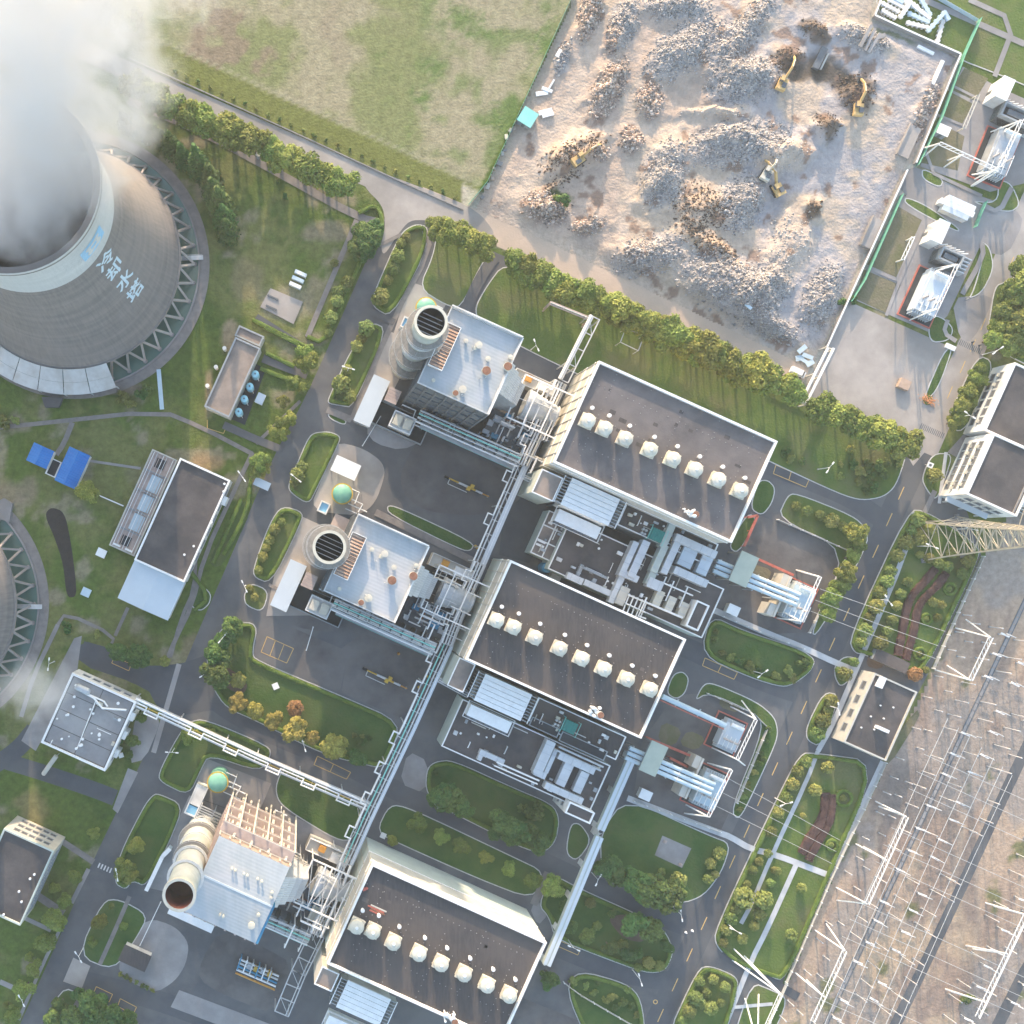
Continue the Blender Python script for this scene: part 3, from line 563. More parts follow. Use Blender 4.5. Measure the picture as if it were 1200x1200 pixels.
LAWNS = [
 ([(472, 270), (488, 262), (503, 266), (498, 300), (459, 373), (436, 360), (437, 345), (460, 292)], 'lawn', 'clipped hedge round the narrow shrub lawn by the concrete junction'),
 ([(512, 270), (545, 278), (576, 296), (563, 312), (540, 362), (522, 358), (490, 338), (507, 300)], 'lawn', None),
 ([(434, 376), (455, 386), (414, 478), (400, 476), (383, 473), (386, 463), (410, 412)], 'lawn', 'clipped hedge round the shrub lawn beside the slatted stack'),
 ([(383, 483), (407, 492), (404, 499), (386, 491)], 'lawn_dark', None),
 ([(366, 507), (385, 505), (400, 511), (396, 523), (372, 572), (362, 592), (340, 578), (337, 568), (350, 538), (359, 517)], 'lawn', 'clipped hedge round the lawn beside the white canopy'),
 ([(330, 592), (357, 600), (350, 620), (318, 685), (295, 676), (300, 655), (316, 612)], 'lawn', 'clipped hedge on the lawn strip beside the domed tank'),
 ([(293, 682), (316, 692), (308, 718), (288, 710), (285, 698)], 'lawn', None),
 ([(272, 728), (303, 730), (296, 765), (300, 773), (400, 815), (472, 846), (455, 890), (445, 900), (430, 897), (380, 885), (300, 845), (265, 830), (248, 805), (240, 765), (258, 738)], 'lawn_dark', 'long clipped hedge round the big lawn with the brown bush'),
 ([(208, 862), (222, 845), (240, 842), (316, 874), (318, 886), (305, 905), (245, 885), (237, 900), (222, 933), (190, 918), (184, 908)], 'lawn_dark', 'clipped hedge round the lawn under the yellow striped pipe bridge'),
 ([(332, 897), (345, 903), (380, 922), (428, 943), (414, 985), (395, 985), (345, 955), (326, 940), (322, 922)], 'lawn_dark', None),
 ([(456, 942), (480, 946), (600, 1003), (640, 1022), (625, 1055), (560, 1030), (470, 990), (440, 975)], 'lawn_dark', None),
 ([(648, 1024), (682, 1042), (750, 1072), (780, 1090), (790, 1115), (780, 1138), (757, 1141), (700, 1120), (650, 1100), (643, 1075), (630, 1060)], 'lawn_dark', 'clipped hedge round the long shrub island by the road fork'),
 ([(733, 934), (832, 979), (857, 988), (846, 1022), (825, 1050), (797, 1060), (750, 1045), (704, 1022), (703, 975)], 'lawn_dark', None),
 ([(500, 900), (510, 892), (530, 890), (600, 922), (648, 942), (656, 959), (652, 985), (640, 998), (620, 998), (560, 968), (510, 943), (498, 925)], 'lawn_dark', 'clipped hedge round the oval lawn below the annex'),
 ([(668, 965), (680, 964), (694, 985), (676, 1010), (662, 1000)], 'lawn_dark', None),
 ([(832, 720), (870, 738), (938, 760), (956, 773), (950, 787), (932, 801), (917, 806), (880, 795), (820, 768)], 'lawn_dark', 'clipped hedge round the lawn with low shrubs beside the parking bays'),
 ([(788, 790), (800, 786), (808, 795), (803, 813), (792, 820), (780, 812)], 'lawn_dark', None),
 ([(813, 822), (824, 801), (836, 800), (887, 822), (908, 840), (912, 857), (909, 872), (884, 927), (866, 962), (855, 950), (896, 850), (880, 834), (830, 812)], 'lawn_dark', None),
 ([(910, 608), (922, 581), (932, 577), (1000, 604), (1016, 620), (1017, 640), (958, 745), (949, 742), (994, 645)], 'lawn', None),
 ([(888, 563), (900, 562), (909, 572), (905, 590), (893, 605), (878, 596)], 'lawn_dark', None),
 ([(876, 600), (888, 608), (865, 650), (852, 640)], 'lawn_dark', None),
 ([(590, 308), (640, 325), (760, 385), (900, 445), (960, 474), (1062, 520), (1062, 535), (1050, 570), (1035, 583), (1010, 587), (985, 580), (905, 543), (880, 530), (700, 450), (612, 408), (560, 378), (556, 360), (570, 335)], 'lawn', None),
 ([(1092, 531), (1117, 531), (1108, 560), (1097, 588), (1085, 574), (1079, 560)], 'lawn', None),
 ([(1064, 597), (1085, 598), (1150, 640), (1142, 665), (1082, 792), (1060, 785), (1014, 768), (1000, 765), (994, 748)], 'lawn', 'clipped hedge edging the flower garden below the lattice tower'),
 ([(977, 780), (990, 768), (1008, 772), (1000, 793), (985, 806), (978, 795)], 'lawn', None),
 ([(965, 810), (985, 814), (962, 876), (945, 868), (944, 852)], 'lawn', 'clipped hedge round the narrow island beside the control house'),
 ([(937, 882), (956, 882), (1030, 892), (972, 1028), (921, 1150), (900, 1145), (858, 1128), (838, 1108), (837, 1090), (905, 945)], 'lawn', 'clipped hedge edging the garden strip beside the switchyard'),
 ([(662, 1160), (677, 1136), (735, 1152), (752, 1170), (758, 1225), (690, 1225)], 'lawn_dark', 'clipped hedge round the island at the foot of the road fork'),
 ([(817, 1135), (832, 1131), (862, 1143), (866, 1155), (846, 1225), (776, 1225)], 'lawn', 'clipped hedge round the bushy island beside the gravel of the switchyard'),
 ([(880, 1150), (905, 1160), (925, 1170), (900, 1225), (856, 1225)], 'lawn', None),
 ([(178, 932), (185, 929), (216, 943), (200, 985), (172, 1040), (155, 1032), (148, 1043), (133, 1035), (140, 1000), (168, 945)], 'lawn_dark', 'clipped hedge round the lawn beside the red topped stack'),
 ([(120, 1055), (140, 1053), (175, 1072), (160, 1100), (134, 1138), (90, 1120)], 'lawn_dark', None),
 ([(70, 1155), (100, 1166), (165, 1196), (175, 1235), (40, 1235)], 'lawn_dark', None),
 ([(453, 592), (465, 593), (557, 636), (552, 646), (540, 645), (455, 603)], 'lawn_dark', None),
 ([(1165, 335), (1178, 330), (1240, 300), (1240, 440), (1205, 430), (1154, 402), (1158, 380)], 'lawn_dark', None),
 ([(1145, 415), (1165, 424), (1150, 470), (1128, 508), (1110, 500), (1112, 485)], 'lawn_dark', None),
 ([(1105, 412), (1118, 404), (1100, 455), (1084, 472), (1082, 466)], 'lawn_dark', None),
 ([(1088, 368), (1105, 372), (1118, 385), (1112, 400), (1088, 402)], 'lawn_dark', None),
 ([(1138, 348), (1152, 300), (1150, 282), (1160, 290), (1165, 315), (1150, 345), (1128, 352)], 'lawn', None),
 ([(1170, 210), (1185, 215), (1196, 240), (1185, 249), (1165, 246), (1135, 235), (1168, 238)], 'lawn', None),
 ([(1080, 196), (1106, 210), (1102, 221), (1080, 210)], 'lawn', None),
 ([(1060, 230), (1085, 240), (1125, 268), (1122, 273), (1060, 240)], 'lawn', None),
 ([(1030, -30), (1025, 22), (1118, 64), (1128, 72), (1160, 84), (1195, 98), (1240, 118), (1240, -30)], 'lawn', None),
]
for i, (pts, m, hl) in enumerate(LAWNS): lawn(pts, m, 2, hl)
for pts in ([(1130, 80), (1158, 92), (1142, 118), (1114, 105)], [(1110, 106), (1140, 122), (1126, 148), (1098, 134)], [(1094, 140), (1130, 160), (1122, 200), (1075, 190)], [(1052, 242), (1080, 258), (1050, 325), (1016, 310)], [(1012, 316), (1055, 334), (1040, 368), (1002, 350)]): lawn(pts, 'lawn_worn', 0, kerb=False, top=0.11)
for pts in ([(868, 925), (888, 880), (896, 885), (866, 955)], [(776, 845), (800, 855), (790, 875), (770, 868)], [(806, 855), (828, 865), (816, 880), (795, 872)], [(845, 815), (870, 825), (865, 836), (842, 828)], [(880, 660), (905, 668), (900, 680), (872, 672)], [(1034, 885), (1074, 830), (1078, 840), (1040, 900)]): lawn(pts, 'lawn_worn', 1, kerb=False, top=0.115)
sheet('helipad', [(776, 979), (810, 994), (799, 1017), (767, 1002)], 0.16, 'concrete', 0)
# planted beds
sheet('soil_bed', [(710, 1075), (735, 1070), (760, 1088), (755, 1105), (730, 1100)], 0.16, 'soil', 2)
for pts in ([(52, 603), (60, 594), (76, 600), (84, 640), (90, 690), (88, 700), (78, 700), (74, 660), (64, 630)],): sheet('planting_bed', pts, 0.03, 'soil_black', 2)
sheet('planting_bed', [(258, 775), (292, 800), (285, 815), (262, 805)], 0.16, 'soil', 2)
sheet('switchyard_gravel_bed', [(1018, 765), (1040, 775), (1030, 785), (1014, 780)], 0.16, 'soil', 1)

# ================================================================ switchyard ground
vcol_mat('switch_ground', 0.95, 0.5, 1.2, 0.6, 0.28)
SWP = [(1150, 652), (1092, 785), (1036, 893), (972, 1030), (920, 1152), (880, 1240), (1260, 1240), (1260, 560), (1180, 600)]
def sw_tint(X, Y):
    px, py = topx(X, Y); u = (px * CU - (-py) * 0) * 0 + (px * math.cos(-AN) + py * math.sin(-AN)); v = -px * math.sin(-AN) + py * math.cos(-AN)
    C = np.zeros(px.shape + (3,)) + np.array((0.40, 0.295, 0.215))
    st = fbm(px + py * 0.12, py * 0.08, 0.09, 61, 3)
    C = lerp(C, (0.285, 0.21, 0.165), smooth01((st - 0.42) / 0.2))
    C = lerp(C, (0.47, 0.345, 0.23), smooth01((fbm(px, py, 0.02, 71) - 0.5) / 0.15) * 0.7)
    C = lerp(C, (0.30, 0.255, 0.22), smooth01((fbm(px, py, 0.012, 81) - 0.52) / 0.1) * 0.8)
    C = lerp(C, (0.20, 0.17, 0.15), smooth01(1.3 - blob(px, py, 1065, 935, 40, 45)))
    C = lerp(C, (0.12, 0.135, 0.05), smooth01((fbm(px, py, 0.03, 91) - 0.68) / 0.06) * 0.8)
    return C
struct(grid_mesh('switchyard_ground', np.arange(128, 226, 1.0), np.arange(-152, 22, 1.0), lambda X, Y: X * 0 + 0.02, sw_tint, 'switch_ground', lambda X, Y: inside(*topx(X, Y), SWP)))
road('switchyard_road', [(1240, 800), (1191, 900), (1122, 1050), (1050, 1200), (1030, 1240)], 13, 0.034, 'asphalt')
road('switchyard_road', [(1240, 1080), (1205, 1130), (1180, 1180), (1150, 1240)], 14, 0.034, 'asphalt')
road('road', [(845, 1118), (870, 1132), (900, 1148), (935, 1168)], 10, 0.155, 'asphalt_new', 1)
# ================================================================ demolition site
SITE = [(672, -40), (668, 6), (612, 122), (562, 232), (556, 246), (640, 284), (760, 342), (860, 390), (930, 424), (948, 436), (964, 408), (1012, 300), (1058, 202), (1068, 192), (1120, 66), (1020, 24), (1030, -40)]
# mounds: px, py, rx, ry, rot, height, kind (0 dirt, 1 grey rubble, 2 brown rubble, 3 dark soil, 4 pale dirt)
MOUNDS = [(712, 105, 17, 36, 28, 3.6, 2), (690, 18, 13, 34, 15, 3, 2), (716, 48, 8, 20, 15, 2.2, 2), (658, 70, 9, 22, 20, 1.6, 1), (865, 45, 60, 16, -50, 2.5, 1), (800, 60, 50, 26, -35, 4.0, 1), (868, 98, 42, 28, -12, 5.5, 1), (835, 137, 42, 8, 3, 3.0, 4), (860, 172, 60, 26, -8, 5.5, 1), (775, 208, 24, 40, 14, 4.5, 1), (738, 165, 14, 16, 0, 2.4, 2), (672, 182, 44, 16, -25, 3.2, 0), (700, 182, 12, 9, 0, 2.4, 2), (640, 245, 28, 18, 10, 2.6, 2), (688, 266, 20, 10, -10, 2.6, 2), (815, 248, 34, 30, 20, 3.5, 0), (865, 240, 26, 34, 15, 4, 1), (760, 300, 40, 22, -15, 3.4, 1), (840, 330, 50, 30, 22, 4, 1), (885, 345, 40, 30, -40, 4.5, 1), (920, 290, 30, 50, 20, 2.6, 4), (913, 186, 34, 20, -12, 3.5, 4), (964, 150, 17, 16, 0, 4.5, 3), (953, 38, 19, 11, 20, 2.5, 3), (920, 72, 20, 16, 0, 1.5, 3), (1000, 110, 24, 22, 60, 2.2, 3), (947, 247, 11, 11, 0, 3.0, 3), (1010, 48, 30, 14, 20, 2.4, 1), (960, 350, 22, 40, 22, 3, 1), (900, 385, 36, 14, 22, 2.5, 1), (1085, 130, 12, 34, 20, 1.6, 2), (730, 30, 16, 30, 20, 2, 1), (760, 120, 16, 20, 0, 2.2, 2), (700, 330, 40, 10, 25, 1.2, 4), (790, 12, 36, 16, 0, 3, 1), (830, 290, 44, 14, 30, 2.6, 0), (655, 215, 30, 6, -30, 1.4, 0)]
PITS = [(970, 85, 40, 17, 25, 2.0), (960, 78, 12, 14, 0, 1.5), (930, 85, 22, 12, 0, 1.2), (800, 108, 40, 10, -10, 1.0), (845, 180, 30, 12, 0, 1.5), (900, 250, 16, 28, 20, 1.5)]
def site_z(X, Y):
    px, py = topx(X, Y); jx = px + (fbm(px, py, 0.05, 3) - 0.5) * 26; jy = py + (fbm(px, py, 0.05, 13) - 0.5) * 26
    z = 0.4 + fbm(px, py, 0.02, 5) * 0.7 + (fbm(px, py, 0.12, 6) - 0.5) * 0.5
    for cx, cy, rx, ry, rt, h, k in MOUNDS:
        b = blob(jx, jy, cx, cy, rx, ry, rt); e = np.exp(-b * 1.4)
        z = z + e * h + (vnoise(px, py, 0.33, 8) - 0.5) * e * (0.9 if k in (1, 2) else 0.4) + (vnoise(px, py, 0.8, 18) - 0.5) * e * (0.4 if k in (1, 2) else 0.15)
    z = z * (1 - .55 * smooth01((py - (215 + (px - 556) * .4545)) / 40))
    for cx, cy, rx, ry, rt, h in PITS: z = z - np.exp(-blob(jx, jy, cx, cy, rx, ry, rt) * 1.6) * h
    edge = np.full(px.shape, 1e9)
    n = len(SITE)
    for i in range(n):
        x0, y0 = SITE[i]; x1, y1 = SITE[(i + 1) % n]; dx, dy = x1 - x0, y1 - y0
        t = np.clip(((px - x0) * dx + (py - y0) * dy) / (dx * dx + dy * dy), 0, 1); edge = np.minimum(edge, np.hypot(px - x0 - t * dx, py - y0 - t * dy))
    f = smooth01(edge / 22); return 0.07 + np.maximum(z, 0.02) * f * np.where(edge < 4, edge / 4, 1) + 0.0 * z
def site_tint(X, Y):
    px, py = topx(X, Y); jx = px + (fbm(px, py, 0.06, 103) - 0.5) * 22; jy = py + (fbm(px, py, 0.06, 113) - 0.5) * 22
    C = np.zeros(px.shape + (3,)) + np.array((0.46, 0.36, 0.285))
    C = lerp(C, (0.40, 0.365, 0.35), smooth01((px - 760 + (py - 200) * 0.2) / 160 + (fbm(px, py, 0.015, 120) - 0.5) * 1.6))
    C = lerp(C, (0.50, 0.40, 0.30), smooth01((fbm(px, py, 0.016, 130) - 0.52) / 0.1) * 0.8)
    # tan tracks worn by the machines
    for a, b, wd in (((600, 235), (660, 145), 16), ((660, 145), (705, 20), 13), ((640, 165), (780, 150), 16), ((730, 130), (790, 60), 10), ((740, 165), (730, 280), 12), ((600, 262), (900, 408), 16), ((780, 150), (870, 135), 9), ((740, 150), (830, 170), 9)):
        dx, dy = b[0] - a[0], b[1] - a[1]; t = np.clip(((jx - a[0]) * dx + (jy - a[1]) * dy) / (dx * dx + dy * dy), 0, 1)
        C = lerp(C, (0.54, 0.43, 0.335), smooth01(1.2 - np.hypot(jx - a[0] - t * dx, jy - a[1] - t * dy) / wd) * 0.85)
    T = {0: (0.48, 0.355, 0.255), 1: (0.43, 0.395, 0.37), 2: (0.34, 0.255, 0.21), 3: (0.115, 0.082, 0.06), 4: (0.54, 0.435, 0.345)}
    for cx, cy, rx, ry, rt, h, k in MOUNDS: C = lerp(C, T[k], smooth01(1.35 - blob(jx, jy, cx, cy, rx, ry, rt)) * 0.85)
    for cx, cy, rx, ry, rt, h in PITS[:3]: C = lerp(C, (0.085, 0.07, 0.055), smooth01(1.3 - blob(jx, jy, cx, cy, rx, ry, rt)) * 0.9)
    C = lerp(C, (0.23, 0.15, 0.11), smooth01((fbm(px, py, 0.05, 140) - 0.66) / 0.07) * 0.8)
    C = lerp(C, (0.075, 0.105, 0.04), smooth01(1.4 - blob(jx, jy, 656, 236, 13, 9, 20)))
    C = lerp(C, (0.12, 0.14, 0.05), smooth01(1.3 - blob(jx, jy, 1040, 40, 34, 5, 25)) * 0.8)
    return C * np.array((0.92, 0.92, 0.92))
site = struct(grid_mesh('demolition_ground', np.arange(49, 193, 0.5), np.arange(50, 172, 0.5), site_z, site_tint, 'rubble_ground', lambda X, Y: inside(*topx(X, Y), SITE)))
# broken concrete and brick, far too many pieces to count
def rubble(name, n, mats, seed, smin, smax, kinds):
    rs = np.random.RandomState(seed); ms = [q for q in MOUNDS if q[6] in kinds]; wt = np.array([q[2] * q[3] for q in ms], float); wt /= wt.sum()
    k = rs.choice(len(ms), n, p=wt); a = rs.rand(n) * 2 * np.pi; r = np.sqrt(rs.rand(n)) * rs.uniform(0.6, 1.25, n)
    q = np.array([m[:5] for m in ms])[k]; u = np.cos(a) * r * q[:, 2]; v = np.sin(a) * r * q[:, 3]; t = np.radians(q[:, 4])
    px = q[:, 0] + u * np.cos(t) - v * np.sin(t); py = q[:, 1] + u * np.sin(t) + v * np.cos(t)
    ok = inside(px, py, SITE); px, py = px[ok], py[ok]; n = len(px)
    X = (px - NX) * K; Y = (NY - py) * K; Z = site_z(X, Y)
    s = smin * (smax / smin) ** (rs.rand(n) ** 2.2)
    base = np.array([(-1, -1, -1), (1, -1, -1), (1, 1, -1), (-1, 1, -1), (-1, -1, 1), (1, -1, 1), (1, 1, 1), (-1, 1, 1)], float)
    V = base[None] * (0.5 * s[:, None, None] * rs.uniform(0.35, 1.1, (n, 1, 3))) + rs.normal(0, 0.09, (n, 8, 3)) * s[:, None, None]
    A = rs.rand(n, 3) * 2 * np.pi; ca, sa = np.cos(A), np.sin(A)
    V = np.stack([V[..., 0] * ca[:, None, 0] - V[..., 1] * sa[:, None, 0], V[..., 0] * sa[:, None, 0] + V[..., 1] * ca[:, None, 0], V[..., 2]], -1)
    V = np.stack([V[..., 0], V[..., 1] * ca[:, None, 1] - V[..., 2] * sa[:, None, 1] * 0.6, V[..., 1] * sa[:, None, 1] * 0.6 + V[..., 2] * np.maximum(ca[:, None, 1], 0.3)], -1)
    V += np.stack([X, Y, Z + s * 0.1], -1)[:, None]
    F = np.array([(0, 3, 2, 1), (4, 5, 6, 7), (0, 1, 5, 4), (1, 2, 6, 5), (2, 3, 7, 6), (3, 0, 4, 7)])[None] + (np.arange(n) * 8)[:, None, None]
    F = F.reshape(-1, 4); me = bpy.data.meshes.new(name)
    me.vertices.add(n * 8); me.vertices.foreach_set('co', V.reshape(-1)); me.loops.add(F.size); me.loops.foreach_set('vertex_index', F.ravel().astype(np.int32))
    me.polygons.add(len(F)); me.polygons.foreach_set('loop_start', np.arange(0, F.size, 4)); me.polygons.foreach_set('loop_total', np.full(len(F), 4))
    me.update(calc_edges=True); me.materials.append(MATS[mats]); o = bpy.data.objects.new(name, me); COL.objects.link(o); return stuff(o)
mat('rubble_grey', (0.41, 0.375, 0.345), (0.33, 0.305, 0.29), 0.4, 0.95, island=0.4)
mat('rubble_brown', (0.38, 0.27, 0.21), (0.52, 0.44, 0.37), 0.3, 0.95, island=0.6)
mat('rubble_pale', (0.54, 0.49, 0.44), (0.45, 0.40, 0.355), 0.4, 0.95, island=0.3)
for nm, n, m, sd_, a, b, ks, lb, ct in (('grey_rubble', 34000, 'rubble_grey', 1, 0.16, 0.8, (1,), 'broken grey concrete rubble heaped over the demolition site', 'rubble'), ('brown_rubble', 9000, 'rubble_brown', 2, 0.16, 1.0, (2,), 'rusty brown rubble and scrap in heaps', 'rubble'), ('pale_rubble', 10000, 'rubble_pale', 3, 0.14, 0.7, (1, 2, 4), 'pale broken lumps scattered over the heaps', 'rubble'), ('earth_clods', 2600, 'soil', 4, 0.25, 0.9, (3, 0), 'dark earth clods on the soil piles', 'earth')):
    tag(rubble(nm, n, m, sd_, a, b, ks), lb, ct)
# big slabs one can tell apart
rs = random.Random(5)
def slab_at(x, y, ln, wd, ang, m, label, name='concrete_slab', cat='slab', group='broken slabs on the demolition site', th=0.5, lift=0.35):
    c = P(x, y); c.z = float(site_z(np.array([c.x]), np.array([c.y]))[0]) + lift
    mb = MB(); d = Vector((math.cos(ang), math.sin(ang), rs.uniform(-0.06, 0.06))); mb.beam(c - d * ln / 2, c + d * ln / 2, wd, th)
    return tag(mb.build(name, m, loc=c), label, cat, group)
for x, y, ln, wd, a in ((1006, 50, 7, 0.9, 62), (1012, 53, 7, 0.8, 66), (1018, 56, 6.5, 0.9, 58), (1024, 48, 5, 1.2, 20)): slab_at(x, y, ln, wd, R(a), 'concrete', 'long broken concrete column lying in the dark debris heap', 'broken_column', 'column', 'broken columns in the debris heap')
slab_at(959, 70, 6.5, 2.0, R(65), 'steel_dark', 'dark rectangular steel tank tipped into the brown pit', 'scrap_tank', 'tank', None, 1.4, 0.5)
slab_at(965, 73, 5, 0.5, R(65), 'wall_cream', 'pale beam leaning beside the dark tank in the pit', 'scrap_beam', 'beam', None)
for x, y, ln, wd, a in ((634, 111, 3.6, 1.2, 10), (640, 107, 3.2, 0.9, -20), (645, 101, 3.0, 0.5, 60), (638, 133, 4.0, 1.3, 14), (641, 137, 3.4, 0.9, 14), (653, 66, 2.4, 1.2, 60)): slab_at(x, y, ln, wd, R(a), 'white_paint', 'white broken panel dumped by the green site fence', 'scrap_board', 'panel', 'scrap panels by the site fence')
slab_at(1096, 87, 7.5, 1.0, R(66), 'white_paint', 'long white beam propped inside the site wall', 'scrap_beam', 'beam', None, 0.6)
slab_at(1083, 60, 5.2, 0.9, R(-25), 'white_paint', 'short white beam at the site wall corner', 'scrap_beam', 'beam', None, 0.6)
slab_at(868, 364, 2.2, 0.9, R(-40), 'beam_blue', 'pale blue panel on the rubble by the haul road', 'scrap_board', 'panel', None, 0.3, 0.6)
for x, y, ln, wd, a in ((938, 410, 3, 1.4, 40), (945, 418, 3.4, 1.2, -20), (941, 423, 4, 1.0, -30), (948, 426, 2.5, 1.5, 30), (936, 420, 2.4, 1.6, 10)): slab_at(x, y, ln, wd, R(a), 'beam_blue', 'crumpled pale blue sheet in the scrap heap by the van', 'scrap_sheet', 'sheet', 'scrap sheets by the van', 0.15, 0.5)
# small hut with a turquoise roof against the fence
def hut(c, w_, d_, h_, wallm, roofm, label, rot=AN, name='site_hut'):
    t = thing(name, label, 'hut', c); mb = MB(); mb.box(c, w_, d_, c.z, c.z + h_, rot); wl = mb.build('wall', wallm, t)
    mb = MB(); mb.box(c, w_ + 0.5, d_ + 0.5, c.z + h_, c.z + h_ + 0.18, rot); mb.build('roof', roofm, t)
    dd = Vector((math.sin(rot), -math.cos(rot), 0)); mb = MB(); mb.box(c + dd * (d_ / 2 + 0.03), 0.9, 0.08, c.z + 0.05, c.z + 2.0, rot); mb.build('door', 'steel_dark', t); return t
hut(P(616, 142), 4.2, 4.2, 2.8, 'wall_grey', 'turquoise', 'small hut with flat turquoise roof beside the site fence', R(-32))
# concrete ramp stubs by the site wall
for x, y, ln, wd, lb in ((1063, 168, 9.5, 3.2, 'pale concrete trough wall standing inside the site boundary'), (1021, 275, 9.0, 3.6, 'pinkish concrete footing standing along the site wall')):
    c = P(x, y); t = thing('concrete_footing', lb, 'footing', c); mb = MB(); mb.box(c, wd, ln, 0, 1.3); mb.build('block', 'concrete_pale', t)
    mb = MB(); mb.box(c + uv(-wd / 2 - 0.35, 0), 0.35, ln + 0.4, 0, 1.9); mb.build('side_wall', 'concrete', t)
# ---------------------------------------------------------------- fences and walls round the site
def fence(pts, h_, label, m='fence_green', step=3.0, name='fence', post='fence_green', th=0.06, cat='fence'):
    w_ = [P(x, y) for x, y in pts]; t = thing(name, label, cat, w_[0]); 
    for a, b in zip(w_, w_[1:]):
        n = max(1, round((b - a).length / step)); d = (b - a) / n; dn = d.normalized()
        for i in range(n):
            p = a + d * i; mb = MB(); q = p + dn * 0.08; r_ = p + d - dn * 0.08
            mb.beam((q.x, q.y, 0.1 + h_ / 2), (r_.x, r_.y, 0.1 + h_ / 2), th, h_); mb.build('panel', m, t)
            mb = MB(); mb.box(p, 0.12, 0.12, 0, h_ + 0.25); mb.build('post', post, t)
    return t
fence([(674, -12), (640, 62), (600, 150), (570, 215), (548, 242)], 2.2, 'green mesh fence between the dry field and the demolition site')
fence([(1145, 25), (1126, 68), (1100, 140), (1072, 196)], 2.2, 'green fence along the white wall beside the upper transformer yard')
fence([(1054, 230), (1030, 285), (1010, 330), (994, 355)], 2.2, 'green fence beside the lower transformer yard')
fence([(1152, 238), (1146, 252), (1140, 268)], 2.0, 'short green gate fence across the yard entrance')
fence([(1088, -6), (1143, 26)], 1.6, 'pale blue fence over the lawn of precast beams', 'beam_blue', post='galv')
def wall_run(pts, h_, label, m='concrete', th=0.3, name='boundary_wall'):
    w_ = [P(x, y) for x, y in pts]; t = thing(name, label, 'wall', w_[0])
    for a, b in zip(w_, w_[1:]):
        mb = MB(); mb.beam((a.x, a.y, h_ / 2), (b.x, b.y, h_ / 2), th, h_); mb.build('wall_panel', m, t)
        mb = MB(); mb.beam((a.x, a.y, h_ + 0.06), (b.x, b.y, h_ + 0.06), th + 0.15, 0.12); mb.build('coping', 'white_paint', t)
    return t
wall_run([(1030, 0), (1022, 21), (1072, 44), (1122, 66), (1100, 120), (1070, 193)], 1.6, 'white boundary wall cornering round the demolition site')
wall_run([(1060, 201), (1015, 300), (965, 410)], 1.6, 'white boundary wall running down beside the concrete apron')
fence([(150, 68), (330, 149), (430, 195), (500, 227), (543, 246)], 0.35, 'low kerb wall between the dry field and pale road', 'concrete', 6, 'low_wall', 'paving', 0.3, 'wall')
